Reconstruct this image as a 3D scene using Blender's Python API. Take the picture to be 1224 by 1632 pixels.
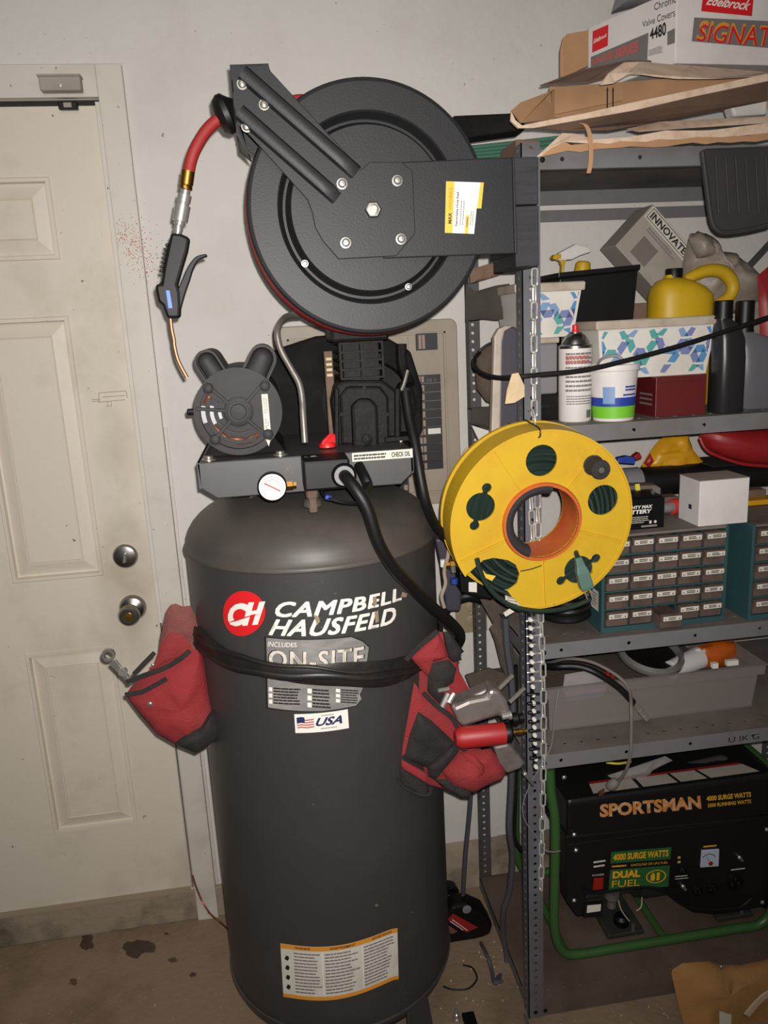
import bpy, bmesh, math, random
from mathutils import Vector as V, Matrix, noise

for o in list(bpy.data.objects):
    bpy.data.objects.remove(o, do_unlink=True)
SC = bpy.context.scene
COL = SC.collection
R = math.radians
PI = math.pi
rnd = random.Random(7)

# ------------------------------------------------------------------ camera, light, exposure
W_PX, H_PX, F_PX = 1224.0, 1632.0, 1256.0
YAW, PITCH, ROLL = R(7.73), R(13.22), R(2.93)
CAM = V((0.0, -2.0, 1.615))
_f = V((math.sin(YAW) * math.cos(PITCH), math.cos(YAW) * math.cos(PITCH), -math.sin(PITCH)))
_r = V((math.cos(YAW), -math.sin(YAW), 0.0))
_u = _r.cross(_f)
CR = _r * math.cos(ROLL) - _u * math.sin(ROLL)
CU = _u * math.cos(ROLL) + _r * math.sin(ROLL)
CF = _f
cd = bpy.data.cameras.new('camera')
cd.sensor_fit = 'VERTICAL'
cd.sensor_height = 36.0
cd.lens = F_PX / H_PX * 36.0
cd.clip_start = 0.02
cam = bpy.data.objects.new('camera', cd)
COL.objects.link(cam)
m = Matrix((CR, CU, -CF)).transposed().to_4x4()
m.translation = CAM
cam.matrix_world = m
SC.camera = cam

world = bpy.data.worlds.new('world')
SC.world = world
world.use_nodes = True
world.node_tree.nodes['Background'].inputs[0].default_value = (1.0, 0.97, 0.93, 1)
world.node_tree.nodes['Background'].inputs[1].default_value = 0.055


def lamp(name, kind, loc, target, energy, color, size=0.02, **kw):
    d = bpy.data.lights.new(name, kind)
    d.energy = energy
    d.color = color
    if kind == 'AREA':
        d.size = size
    else:
        d.shadow_soft_size = size
    for k, v in kw.items():
        setattr(d, k, v)
    o = bpy.data.objects.new(name, d)
    COL.objects.link(o)
    o.location = loc
    o.rotation_euler = (V(target) - V(loc)).to_track_quat('-Z', 'Y').to_euler()
    return o


# the phone's flash sits just beside its lens
lamp('phone_flash', 'SPOT', CAM + CR * 0.012 + CU * 0.022, (0.06, 0.0, 1.30), 126.0, (1.0, 0.955, 0.915), 0.006,
     spot_size=R(114), spot_blend=1.0)
# garage ceiling lamp, above and behind the photographer
lamp('ceiling_lamp', 'AREA', (-0.3, -2.3, 2.75), (0.0, -0.9, 0.8), 9.0, (1.0, 0.95, 0.88), 1.2)

SC.view_settings.view_transform = 'Standard'
SC.view_settings.look = 'None'
SC.view_settings.exposure = 0.0
SC.view_settings.gamma = 1.0
SC.view_settings.use_curve_mapping = False


# ------------------------------------------------------------------ pixel to place
def ray(px, py):
    return CF + CR * ((px - 612) / F_PX) - CU * ((py - 816) / F_PX)


def U(px, py, Y):
    d = ray(px, py)
    return CAM + d * ((Y - CAM.y) / d.y)


def UF(px, py, Z):
    d = ray(px, py)
    return CAM + d * ((Z - CAM.z) / d.z)


# ------------------------------------------------------------------ materials
def lin(c):
    return tuple(((x / 255.0) / 12.92 if x <= 10 else ((x / 255.0 + 0.055) / 1.055) ** 2.4) for x in c)


MATS = {}


def mat(name, rgb, rough=0.6, metal=0.0, dirt=None, dirt_amt=0.0, dirt_scale=6.0, grain=0.0, grain_scale=80.0,
        alpha=1.0, trans=0.0, coat=0.0, emit=None, stretch=None, lo=0.45, hi=0.7, spec=0.5, speck=None, speck_scale=60.0,
        speck_lo=0.72):
    if name in MATS:
        return MATS[name]
    mt = bpy.data.materials.new(name)
    mt.use_nodes = True
    nt = mt.node_tree
    b = nt.nodes['Principled BSDF']
    c = lin(rgb) + (1,)
    b.inputs['Base Color'].default_value = c
    b.inputs['Roughness'].default_value = rough
    b.inputs['Metallic'].default_value = metal
    b.inputs['Specular IOR Level'].default_value = spec
    if alpha < 1:
        b.inputs['Alpha'].default_value = alpha
    if trans:
        b.inputs['Transmission Weight'].default_value = trans
    if coat:
        b.inputs['Coat Weight'].default_value = coat
    if emit:
        b.inputs['Emission Color'].default_value = c
        b.inputs['Emission Strength'].default_value = emit
    tc = nt.nodes.new('ShaderNodeTexCoord')
    src = tc.outputs['Object']
    if stretch:
        mp = nt.nodes.new('ShaderNodeMapping')
        mp.inputs['Scale'].default_value = stretch
        nt.links.new(src, mp.inputs[0])
        src = mp.outputs[0]
    last = None
    if dirt:
        n = nt.nodes.new('ShaderNodeTexNoise')
        n.inputs['Scale'].default_value = dirt_scale
        n.inputs['Detail'].default_value = 6
        n.inputs['Roughness'].default_value = 0.62
        nt.links.new(src, n.inputs['Vector'])
        r = nt.nodes.new('ShaderNodeMapRange')
        r.inputs['From Min'].default_value = lo
        r.inputs['From Max'].default_value = hi
        r.inputs['To Max'].default_value = dirt_amt
        nt.links.new(n.outputs['Fac'], r.inputs['Value'])
        mx = nt.nodes.new('ShaderNodeMix')
        mx.data_type = 'RGBA'
        mx.inputs['A'].default_value = c
        mx.inputs['B'].default_value = lin(dirt) + (1,)
        nt.links.new(r.outputs[0], mx.inputs['Factor'])
        last = mx.outputs['Result']
    if speck:
        n = nt.nodes.new('ShaderNodeTexNoise')
        n.inputs['Scale'].default_value = speck_scale
        n.inputs['Detail'].default_value = 2
        nt.links.new(src, n.inputs['Vector'])
        r = nt.nodes.new('ShaderNodeMapRange')
        r.inputs['From Min'].default_value = speck_lo
        r.inputs['From Max'].default_value = speck_lo + 0.05
        nt.links.new(n.outputs['Fac'], r.inputs['Value'])
        mx = nt.nodes.new('ShaderNodeMix')
        mx.data_type = 'RGBA'
        if last:
            nt.links.new(last, mx.inputs['A'])
        else:
            mx.inputs['A'].default_value = c
        mx.inputs['B'].default_value = lin(speck) + (1,)
        nt.links.new(r.outputs[0], mx.inputs['Factor'])
        last = mx.outputs['Result']
    if last:
        nt.links.new(last, b.inputs['Base Color'])
    if grain:
        n = nt.nodes.new('ShaderNodeTexNoise')
        n.inputs['Scale'].default_value = grain_scale
        n.inputs['Detail'].default_value = 4
        nt.links.new(src, n.inputs['Vector'])
        bp = nt.nodes.new('ShaderNodeBump')
        bp.inputs['Strength'].default_value = grain
        bp.inputs['Distance'].default_value = 0.004
        nt.links.new(n.outputs['Fac'], bp.inputs['Height'])
        nt.links.new(bp.outputs[0], b.inputs['Normal'])
    MATS[name] = mt
    return mt


M = dict(
    wall=mat('painted_plaster', (208, 204, 198), 0.75, dirt=(170, 162, 150), dirt_amt=0.45, dirt_scale=2.2, grain=0.35, grain_scale=45, lo=0.5, hi=0.8, speck=(150, 138, 126), speck_scale=70, speck_lo=0.74),
    door=mat('door_paint', (208, 199, 184), 0.5, dirt=(150, 138, 112), dirt_amt=0.55, dirt_scale=3.5, lo=0.52, hi=0.8, grain=0.08, speck=(96, 84, 66), speck_scale=48, speck_lo=0.745),
    trim=mat('trim_paint', (203, 197, 187), 0.5, dirt=(158, 140, 122), dirt_amt=0.5, dirt_scale=7, lo=0.5, hi=0.8, speck=(120, 100, 84), speck_scale=90, speck_lo=0.73),
    gap=mat('dark_weatherstrip', (38, 36, 34), 0.8),
    floor=mat('stained_concrete', (138, 117, 95), 0.85, dirt=(84, 68, 52), dirt_amt=0.7, dirt_scale=3.4, grain=0.5, grain_scale=60, lo=0.46, hi=0.68, speck=(170, 156, 140), speck_scale=75, speck_lo=0.73),
    stem=mat('rough_concrete', (150, 136, 118), 0.9, dirt=(82, 70, 56), dirt_amt=0.8, dirt_scale=7, grain=0.9, grain_scale=30, lo=0.45, hi=0.65),
    oil=mat('oil_stain', (72, 57, 44), 0.6, dirt=(100, 84, 66), dirt_amt=0.6, dirt_scale=14),
    tank=mat('tank_grey_enamel', (55, 53, 52), 0.42, dirt=(78, 71, 66), dirt_amt=0.35, dirt_scale=5, lo=0.5, hi=0.85, grain=0.05, speck=(120, 110, 100), speck_scale=60, speck_lo=0.76),
    dome=mat('dusty_dome_enamel', (62, 59, 56), 0.5, dirt=(92, 82, 74), dirt_amt=0.6, dirt_scale=6, lo=0.42, hi=0.75),
    shroud=mat('shroud_grey_enamel', (64, 63, 64), 0.4, dirt=(82, 78, 74), dirt_amt=0.3, dirt_scale=8),
    black=mat('black_plastic', (10, 10, 11), 0.45, spec=0.35),
    blackm=mat('matte_black', (13, 12, 12), 0.8, spec=0.2, dirt=(38, 35, 32), dirt_amt=0.5, dirt_scale=12),
    reel=mat('black_powder_coat', (33, 34, 36), 0.5, spec=0.35, dirt=(27, 27, 29), dirt_amt=0.7, dirt_scale=8, grain=0.06, grain_scale=300),
    iron=mat('greasy_cast_iron', (15, 13, 12), 0.6, spec=0.2, dirt=(38, 31, 27), dirt_amt=0.6, dirt_scale=14, lo=0.45, hi=0.8, grain=0.3, grain_scale=60),
    motor=mat('motor_grey', (48, 47, 47), 0.6, spec=0.3, dirt=(34, 32, 31), dirt_amt=0.7, dirt_scale=12),
    rust=mat('rusty_brown', (104, 84, 70), 0.8, dirt=(60, 48, 40), dirt_amt=0.7, dirt_scale=20),
    chrome=mat('chrome', (205, 202, 196), 0.26, 0.8),
    steel=mat('bright_steel', (170, 166, 158), 0.34, 0.8, dirt=(120, 110, 98), dirt_amt=0.4, dirt_scale=30),
    zinc=mat('zinc_chain', (200, 198, 192), 0.4, 0.45, dirt=(140, 132, 120), dirt_amt=0.5, dirt_scale=40),
    nickel=mat('worn_nickel', (150, 146, 142), 0.3, 1.0),
    brass=mat('brass', (196, 150, 74), 0.3, 1.0),
    copper=mat('copper', (150, 98, 72), 0.45, 0.7),
    hose=mat('red_rubber_hose', (142, 36, 33), 0.55),
    rubber=mat('black_rubber', (15, 14, 14), 0.5, spec=0.4),
    cordgrey=mat('grey_cord', (70, 70, 76), 0.6),
    shelf=mat('shelf_grey_enamel', (112, 111, 112), 0.45, dirt=(92, 82, 72), dirt_amt=0.6, dirt_scale=7, lo=0.45, hi=0.75, grain=0.04),
    deck=mat('dirty_shelf_deck', (112, 104, 98), 0.6, dirt=(74, 64, 56), dirt_amt=0.7, dirt_scale=6, lo=0.42, hi=0.7),
    post=mat('post_grey_enamel', (98, 98, 104), 0.45, dirt=(78, 72, 68), dirt_amt=0.5, dirt_scale=10),
    backpost=mat('dark_galvanised_post', (74, 75, 74), 0.5, dirt=(56, 52, 48), dirt_amt=0.5, dirt_scale=10),
    redpaint=mat('signal_red', (206, 30, 34), 0.45),
    white=mat('white_print', (226, 222, 214), 0.55),
    offwhite=mat('aged_white_label', (206, 200, 188), 0.6, dirt=(170, 160, 146), dirt_amt=0.4, dirt_scale=30),
    ink=mat('black_ink', (24, 22, 22), 0.6),
    inkgrey=mat('grey_ink', (112, 108, 106), 0.6),
    labelgrey=mat('silver_grey_label', (120, 118, 116), 0.45, dirt=(160, 156, 150), dirt_amt=0.6, dirt_scale=14, stretch=(1, 1, 3)),
    navy=mat('navy_ink', (30, 36, 78), 0.6),
    orange=mat('orange_print', (212, 140, 44), 0.6),
    yellow=mat('yellow_label', (226, 178, 52), 0.5),
    yreel=mat('yellow_plastic', (200, 162, 38), 0.5, spec=0.35, dirt=(176, 112, 38), dirt_amt=0.5, dirt_scale=9, lo=0.48, hi=0.8, speck=(130, 92, 36), speck_scale=55, speck_lo=0.74),
    yorange=mat('orange_plastic', (190, 84, 40), 0.5, dirt=(196, 126, 38), dirt_amt=0.6, dirt_scale=8),
    foam=mat('black_foam', (44, 42, 43), 0.9, grain=0.5, grain_scale=300),
    cord=mat('green_cord', (26, 44, 37), 0.5),
    plug=mat('green_plug', (74, 104, 94), 0.5),
    redcloth=mat('red_canvas', (134, 34, 37), 0.85, dirt=(92, 42, 42), dirt_amt=0.5, dirt_scale=10, grain=0.4, grain_scale=220),
    fadedcloth=mat('faded_red_canvas', (118, 66, 61), 0.85, dirt=(96, 50, 47), dirt_amt=0.5, dirt_scale=10, grain=0.4, grain_scale=220),
    blackcloth=mat('black_canvas', (27, 25, 24), 0.85, dirt=(52, 45, 40), dirt_amt=0.5, dirt_scale=14, grain=0.4, grain_scale=200),
    belt=mat('black_elastic', (26, 24, 23), 0.42, dirt=(50, 42, 36), dirt_amt=0.6, dirt_scale=18),
    card=mat('corrugated_cardboard', (172, 132, 96), 0.85, dirt=(138, 104, 76), dirt_amt=0.5, dirt_scale=6),
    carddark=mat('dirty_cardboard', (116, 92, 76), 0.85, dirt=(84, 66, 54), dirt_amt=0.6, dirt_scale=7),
    cardedge=mat('torn_card_edge', (206, 182, 160), 0.9, dirt=(168, 136, 108), dirt_amt=0.6, dirt_scale=40),
    boxwhite=mat('white_carton', (214, 208, 204), 0.6, dirt=(176, 168, 160), dirt_amt=0.4, dirt_scale=8),
    boxgrey=mat('grey_carton', (158, 150, 140), 0.7, dirt=(124, 116, 108), dirt_amt=0.5, dirt_scale=8),
    boxgreydark=mat('dark_carton_side', (112, 104, 98), 0.7),
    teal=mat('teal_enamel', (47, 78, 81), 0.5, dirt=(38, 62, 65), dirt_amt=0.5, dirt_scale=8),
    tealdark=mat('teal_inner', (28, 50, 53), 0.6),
    drawer=mat('smoky_drawer_plastic', (96, 82, 74), 0.25, dirt=(66, 56, 50), dirt_amt=0.7, dirt_scale=22),
    oilyellow=mat('oil_jug_yellow', (190, 154, 20), 0.5, dirt=(150, 120, 40), dirt_amt=0.35, dirt_scale=14, lo=0.5, hi=0.8),
    oilgrey=mat('oil_bottle_grey', (92, 92, 96), 0.4),
    oilblack=mat('oil_bottle_black', (34, 33, 35), 0.35),
    maroon=mat('dark_red_carton', (88, 18, 22), 0.5),
    lime=mat('lime_print', (112, 184, 44), 0.5),
    blue=mat('blue_print', (36, 62, 148), 0.5),
    lblue=mat('light_blue_print', (120, 148, 186), 0.5),
    sky=mat('sky_blue_print', (82, 132, 176), 0.5),
    peri=mat('periwinkle_print', (112, 122, 166), 0.5),
    aqua=mat('aqua_print', (84, 152, 150), 0.5),
    binwhite=mat('white_bin_plastic', (208, 204, 196), 0.4, dirt=(168, 150, 128), dirt_amt=0.5, dirt_scale=9, lo=0.52, hi=0.8),
    binrim=mat('grubby_bin_rim', (176, 164, 148), 0.5, dirt=(134, 116, 98), dirt_amt=0.6, dirt_scale=14),
    cloth=mat('grey_plastic_bag', (146, 134, 122), 0.5, dirt=(112, 102, 92), dirt_amt=0.5, dirt_scale=10, grain=0.4, grain_scale=40),
    ybag=mat('yellow_plastic_film', (196, 142, 26), 0.35, grain=0.4, grain_scale=26),
    redlid=mat('red_plastic_lid', (140, 28, 30), 0.45),
    genblack=mat('generator_black', (20, 20, 20), 0.38),
    gengreen=mat('generator_green', (58, 94, 48), 0.4),
    gendark=mat('generator_shade', (40, 44, 36), 0.7, dirt=(62, 58, 46), dirt_amt=0.6, dirt_scale=14),
    lgreen=mat('label_green', (40, 92, 46), 0.5),
    bronze=mat('bronze_lettering', (196, 128, 62), 0.4, dirt=(214, 196, 170), dirt_amt=0.7, dirt_scale=60),
    gold=mat('gold_lettering', (224, 168, 28), 0.5),
    clear=mat('cloudy_clear_plastic', (150, 142, 138), 0.35, alpha=0.42),
    bagclear=mat('clear_plastic_film', (190, 184, 182), 0.2, alpha=0.4),
    amber=mat('amber_plastic', (178, 84, 18), 0.4, dirt=(110, 56, 18), dirt_amt=0.6, dirt_scale=10),
    cup=mat('white_cup_plastic', (206, 202, 202), 0.4),
    tan=mat('tan_suede', (156, 114, 64), 0.9, dirt=(122, 86, 48), dirt_amt=0.6, dirt_scale=7, grain=0.3, grain_scale=90),
    tansilver=mat('buff_paper', (196, 170, 146), 0.8),
    beige=mat('panel_beige', (158, 146, 130), 0.5, dirt=(130, 118, 104), dirt_amt=0.4, dirt_scale=8),
    plate=mat('tan_cover_plate', (146, 134, 104), 0.5),
    breaker=mat('breaker_black', (30, 29, 29), 0.5),
    bswitch=mat('breaker_toggle', (150, 132, 116), 0.5),
    rubbermat=mat('ribbed_rubber_mat', (44, 40, 38), 0.7, dirt=(64, 56, 50), dirt_amt=0.5, dirt_scale=9),
    wood=mat('black_stained_wood', (44, 43, 46), 0.7, dirt=(26, 26, 28), dirt_amt=0.8, dirt_scale=9, stretch=(1.2, 1.2, 9), grain=0.5, grain_scale=14),
    ragbrown=mat('brown_rag', (84, 72, 62), 0.95, dirt=(58, 50, 44), dirt_amt=0.6, dirt_scale=12, grain=0.5, grain_scale=120),
    paperdark=mat('dark_canvas_sheet', (58, 53, 49), 0.9, dirt=(80, 70, 62), dirt_amt=0.4, dirt_scale=10),
    leaf=mat('purple_grey_plastic', (66, 62, 72), 0.4),
    greyplas=mat('grey_plastic', (120, 118, 120), 0.45),
    tape=mat('masking_tape', (200, 178, 142), 0.8, dirt=(160, 136, 104), dirt_amt=0.5, dirt_scale=30),
    ytape=mat('yellow_tape', (214, 200, 60), 0.5),
    tube=mat('sealant_red', (196, 50, 40), 0.5),
    gunblack=mat('blow_gun_black', (9, 9, 10), 0.5, spec=0.3),
    gunblue=mat('blue_badge', (58, 108, 190), 0.4),
    redtool=mat('red_tool_paint', (150, 28, 29), 0.5),
    alu=mat('cast_aluminium', (140, 132, 127), 0.42, 0.6, dirt=(98, 90, 84), dirt_amt=0.6, dirt_scale=24),
    purple=mat('pink_purple_print', (178, 140, 176), 0.4),
    greenhose=mat('green_tubing', (74, 118, 98), 0.4),
    glassface=mat('gauge_face', (222, 220, 216), 0.3),
    meter=mat('meter_face', (178, 186, 204), 0.4),
    rocker=mat('red_rocker', (150, 30, 20), 0.4),
    greenlead=mat('lead_yellow', (196, 180, 60), 0.5),
    wirewhite=mat('wire_insulation', (176, 160, 140), 0.6),
    rustdeck=mat('rusty_bottom_deck', (98, 82, 72), 0.8, dirt=(70, 54, 44), dirt_amt=0.7, dirt_scale=6, lo=0.4, hi=0.65),
    grime=mat('old_grime', (150, 136, 116), 0.8),
    stator=mat('stator_steel', (120, 120, 126), 0.4, 0.5),
    peel=mat('peeled_print', (140, 122, 102), 0.7),
    redspeck=mat('red_overspray', (176, 88, 84), 0.7),
)

# ------------------------------------------------------------------ mesh helpers
ORG = {}


class MB:
    def __init__(s, T=None):
        s.v, s.f, s.T = [], [], T

    def add(s, vs, fs):
        n = len(s.v)
        s.v += [(s.T @ V(p)) if s.T else V(p) for p in vs]
        s.f += [tuple(i + n for i in q) for q in fs]
        return s

    def box(s, x0, x1, y0, y1, z0, z1):
        vs = [(x, y, z) for x in (x0, x1) for y in (y0, y1) for z in (z0, z1)]
        return s.add(vs, [(0, 1, 3, 2), (4, 6, 7, 5), (0, 4, 5, 1), (2, 3, 7, 6), (0, 2, 6, 4), (1, 5, 7, 3)])

    def obox(s, c, ex, ey, ez):
        """box about centre c with half-extent vectors"""
        c, ex, ey, ez = V(c), V(ex), V(ey), V(ez)
        vs = [c + ex * a + ey * b + ez * d for a in (-1, 1) for b in (-1, 1) for d in (-1, 1)]
        return s.add(vs, [(0, 1, 3, 2), (4, 6, 7, 5), (0, 4, 5, 1), (2, 3, 7, 6), (0, 2, 6, 4), (1, 5, 7, 3)])

    def slab(s, pts, off):
        """polygon extruded by vector off"""
        pts = [V(p) for p in pts]
        off = V(off)
        n = len(pts)
        vs = pts + [p + off for p in pts]
        fs = [tuple(range(n)), tuple(range(2 * n - 1, n - 1, -1))]
        fs += [(i, n + i, n + (i + 1) % n, (i + 1) % n) for i in range(n)]
        return s.add(vs, fs)

    def loft(s, rings, cap=True, closed=True):
        n = len(rings[0])
        vs = [p for r in rings for p in r]
        fs = []
        for k in range(len(rings) - 1):
            for i in range(n if closed else n - 1):
                j = (i + 1) % n
                fs.append((k * n + i, k * n + j, (k + 1) * n + j, (k + 1) * n + i))
        if cap:
            fs.append(tuple(range(n - 1, -1, -1)))
            fs.append(tuple(range((len(rings) - 1) * n, len(rings) * n)))
        return s.add(vs, fs)

    def lathe(s, prof, origin=(0, 0, 0), axis=(0, 0, 1), seg=32, cap=True, squash=None):
        o, a = V(origin), V(axis).normalized()
        e1 = a.orthogonal().normalized()
        if abs(a.z) < 0.9:
            e1 = V((0, 0, 1)).cross(a).normalized()
        e2 = a.cross(e1)
        rings = []
        for r, h in prof:
            r = max(r, 1e-5)
            rings.append([o + a * h + (e1 * math.cos(t) + e2 * math.sin(t)) * r for t in [2 * PI * i / seg for i in range(seg)]])
        return s.loft(rings, cap)

    def tube(s, path, r, seg=10, smooth=0, closed=False, cap=True):
        path = [V(p) for p in path]
        if smooth:
            path = spline(path, smooth, closed)
        n = len(path)
        rad = r if callable(r) else (lambda t: r)
        t0 = (path[1] - path[0]).normalized()
        e1 = t0.orthogonal().normalized()
        rings = []
        for i, p in enumerate(path):
            if closed:
                t = (path[(i + 1) % n] - path[i - 1]).normalized()
            else:
                t = (path[min(i + 1, n - 1)] - path[max(i - 1, 0)]).normalized()
            e1 = (e1 - t * e1.dot(t))
            e1 = e1.normalized() if e1.length > 1e-6 else t.orthogonal().normalized()
            e2 = t.cross(e1)
            rr = rad(i / max(1, n - 1))
            rings.append([p + (e1 * math.cos(a) + e2 * math.sin(a)) * rr for a in [2 * PI * k / seg for k in range(seg)]])
        if closed:
            rings.append(rings[0])
            return s.loft(rings, False)
        return s.loft(rings, cap)

    def ball(s, c, r, seg=16, rings=10):
        c = V(c)
        r = (r, r, r) if not hasattr(r, '__len__') else r
        rg = []
        for k in range(rings + 1):
            ph = PI * k / rings
            q = max(math.sin(ph), 1e-4)
            rg.append([c + V((r[0] * q * math.cos(2 * PI * i / seg), r[1] * q * math.sin(2 * PI * i / seg), -r[2] * math.cos(ph))) for i in range(seg)])
        return s.loft(rg, False)

    def pillow(s, pts, bulge, normal, back=0.006, steps=8, wr=0.0, seed=1, cen=None, rseg=3):
        """soft padded bag: outline pts bulging along normal"""
        rr = random.Random(seed)
        nrm = V(normal).normalized()
        P = []
        pts = [V(p) for p in pts]
        for i, p in enumerate(pts):
            q = pts[(i + 1) % len(pts)]
            for k in range(rseg):
                P.append(p.lerp(q, k / rseg))
        c = V(cen) if cen else sum(P, V()) / len(P)
        ph = [rr.uniform(0, 6.28) for _ in range(6)]

        so = V((seed * 1.7, seed * 0.9, seed * 2.3))

        def wav(i, t):
            q = c.lerp(P[i], 1 - t)
            return wr * 2.2 * (noise.noise(q * 22 + so) + .6 * noise.noise(q * 48 - so))
        rings = []
        for k in range(steps, 0, -1):
            t = k / steps
            rings.append([c.lerp(p, 1 - t + 1e-3) - nrm * back * math.sqrt(max(0, 1 - (1 - t) ** 2)) for p in P])
        for k in range(0, steps + 1):
            t = k / steps
            rings.append([c.lerp(p, 1 - t + 1e-3) + nrm * ((bulge + wav(i, t) * (t > 0)) * math.sqrt(max(0, 1 - (1 - t) ** 2))) for i, p in enumerate(P)])
        return s.loft(rings, True)

    def mapped(s, flat, fn):
        vs, fs = flat
        return s.add([fn(*p) for p in vs], fs)

    def build(s, name, material, parent=None, smooth=False, bevel=0.0, angle=35, label=None):
        me = bpy.data.meshes.new(name)
        if parent is not None:
            org = ORG[parent.name]
        else:
            xs = [p.x for p in s.v]; ys = [p.y for p in s.v]; zs = [p.z for p in s.v]
            org = V(((min(xs) + max(xs)) / 2, (min(ys) + max(ys)) / 2, min(zs)))
        me.from_pydata([p - org for p in s.v], [], s.f)
        bm = bmesh.new()
        bm.from_mesh(me)
        bmesh.ops.recalc_face_normals(bm, faces=bm.faces)
        bm.to_mesh(me)
        bm.free()
        me.materials.append(M[material])
        if smooth:
            me.polygons.foreach_set('use_smooth', [True] * len(me.polygons))
            me.set_sharp_from_angle(angle=R(angle))
        o = bpy.data.objects.new(name, me)
        COL.objects.link(o)
        if parent is not None:
            o.parent = parent
            ORG[o.name] = org
        else:
            o.location = org
            ORG[o.name] = org
        if bevel:
            b = o.modifiers.new('bevel', 'BEVEL')
            b.width = bevel
            b.segments = 2
            b.limit_method = 'ANGLE'
            b.angle_limit = R(40)
        if label:
            o['label'] = label
        return o


def spline(P, k=8, closed=False):
    out = []
    n = len(P)
    rng = range(n) if closed else range(n - 1)
    for i in rng:
        if closed:
            a, b, c, d = P[i - 1], P[i], P[(i + 1) % n], P[(i + 2) % n]
        else:
            a, b, c, d = P[max(i - 1, 0)], P[i], P[i + 1], P[min(i + 2, n - 1)]
        for j in range(k):
            t = j / k
            out.append(0.5 * ((2 * b) + (c - a) * t + (2 * a - 5 * b + 4 * c - d) * t * t + (3 * b - a - 3 * c + d) * t ** 3))
    if not closed:
        out.append(P[-1].copy())
    return out


def tag(o, label, cat, group=None):
    o['label'] = label
    o['category'] = cat
    if group:
        o['group'] = group
    return o


def thing(name, label, cat, loc, group=None):
    o = bpy.data.objects.new(name, None)
    COL.objects.link(o)
    o.empty_display_size = 0.05
    o.location = loc
    ORG[o.name] = V(loc)
    return tag(o, label, cat, group)


def struct(o, label=None):
    o['kind'] = 'structure'
    if label:
        o['label'] = label
    return o


def twin(o, parent, delta=(0, 0, 0), name=None):
    """copy of a part sharing its mesh, moved by delta"""
    c = o.copy()
    COL.objects.link(c)
    c.parent = parent
    c.location = o.location + V(delta)
    ORG[c.name] = ORG[o.name]
    return c


def px(pts, Y):
    return [U(a, b, Y) for a, b in pts]


# flat shapes: ([(x,y)...], faces)
TXT = {}


def text2d(sx, bold=0.0, width=None, height=1.0, shear=0.0, spacing=1.0):
    """lettering as flat mesh, left aligned, cap height = height, fitted to width"""
    key = (sx, bold, spacing)
    if key not in TXT:
        c = bpy.data.curves.new('txt', 'FONT')
        c.body = sx
        c.size = 1.0
        c.offset = bold
        c.space_character = spacing
        c.resolution_u = 3
        o = bpy.data.objects.new('txt', c)
        COL.objects.link(o)
        dg = bpy.context.evaluated_depsgraph_get()
        me = bpy.data.meshes.new_from_object(o.evaluated_get(dg))
        vs = [(p.co.x, p.co.y) for p in me.vertices]
        fs = [tuple(p.vertices) for p in me.polygons]
        bpy.data.objects.remove(o, do_unlink=True)
        bpy.data.meshes.remove(me)
        x0 = min(p[0] for p in vs); x1 = max(p[0] for p in vs)
        y0 = min(p[1] for p in vs); y1 = max(p[1] for p in vs)
        TXT[key] = ([((p[0] - x0) / (x1 - x0), (p[1] - y0) / (y1 - y0)) for p in vs], fs, (x1 - x0) / (y1 - y0))
    vs, fs, asp = TXT[key]
    w = width if width else asp * height
    return [(x * w + shear * y * height, y * height) for x, y in vs], fs


def bold2d(sx, width, height, shear, dx, dy, bold=0.0):
    """heavy lettering: the same outline thickened by small shifts"""
    base = text2d(sx, bold=bold, width=width - 2 * dx, height=height - 2 * dy, shear=shear, spacing=1.09)
    return join2d(*[shift(base, dx * (1 + i), dy * (1 + j)) for i, j in ((-1, -1), (1, -1), (0, 0), (-1, 1), (1, 1))])


def rect2d(x0, x1, y0, y1, nx=1, ny=1):
    vs = [(x0 + (x1 - x0) * i / nx, y0 + (y1 - y0) * j / ny) for j in range(ny + 1) for i in range(nx + 1)]
    fs = [(j * (nx + 1) + i, j * (nx + 1) + i + 1, (j + 1) * (nx + 1) + i + 1, (j + 1) * (nx + 1) + i) for j in range(ny) for i in range(nx)]
    return vs, fs


def poly2d(pts):
    return list(pts), [tuple(range(len(pts)))]


def disc2d(cx, cy, rx, ry=None, n=28):
    ry = ry or rx
    return poly2d([(cx + rx * math.cos(2 * PI * i / n), cy + ry * math.sin(2 * PI * i / n)) for i in range(n)])


def ring2d(cx, cy, r0, r1, n=32, a0=0.0, a1=2 * PI, sy=1.0):
    vs, fs = [], []
    for i in range(n + 1):
        t = a0 + (a1 - a0) * i / n
        vs += [(cx + r0 * math.cos(t), cy + r0 * sy * math.sin(t)), (cx + r1 * math.cos(t), cy + r1 * sy * math.sin(t))]
    for i in range(n):
        fs.append((2 * i, 2 * i + 1, 2 * i + 3, 2 * i + 2))
    return vs, fs


def shift(flat, dx, dy):
    return [(x + dx, y + dy) for x, y in flat[0]], flat[1]


def join2d(*fl):
    vs, fs = [], []
    for a, b in fl:
        n = len(vs)
        vs += a
        fs += [tuple(i + n for i in q) for q in b]
    return vs, fs


def words2d(x0, x1, y0, y1, rows, seed=1, fill=0.55, wmin=0.03, wmax=0.10, ragged=0.2):
    """rows of tiny print too small to read: dashes the size of words"""
    rr = random.Random(seed)
    out = []
    W = x1 - x0
    rh = (y1 - y0) / rows
    for k in range(rows):
        y = y1 - rh * (k + 0.5)
        x = x0
        xe = x1 - W * ragged * rr.random()
        while x < xe:
            w = W * rr.uniform(wmin, wmax)
            out.append(rect2d(x, min(x + w, xe), y - rh * fill / 2, y + rh * fill / 2))
            x += w + W * 0.012
    return join2d(*out)


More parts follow.
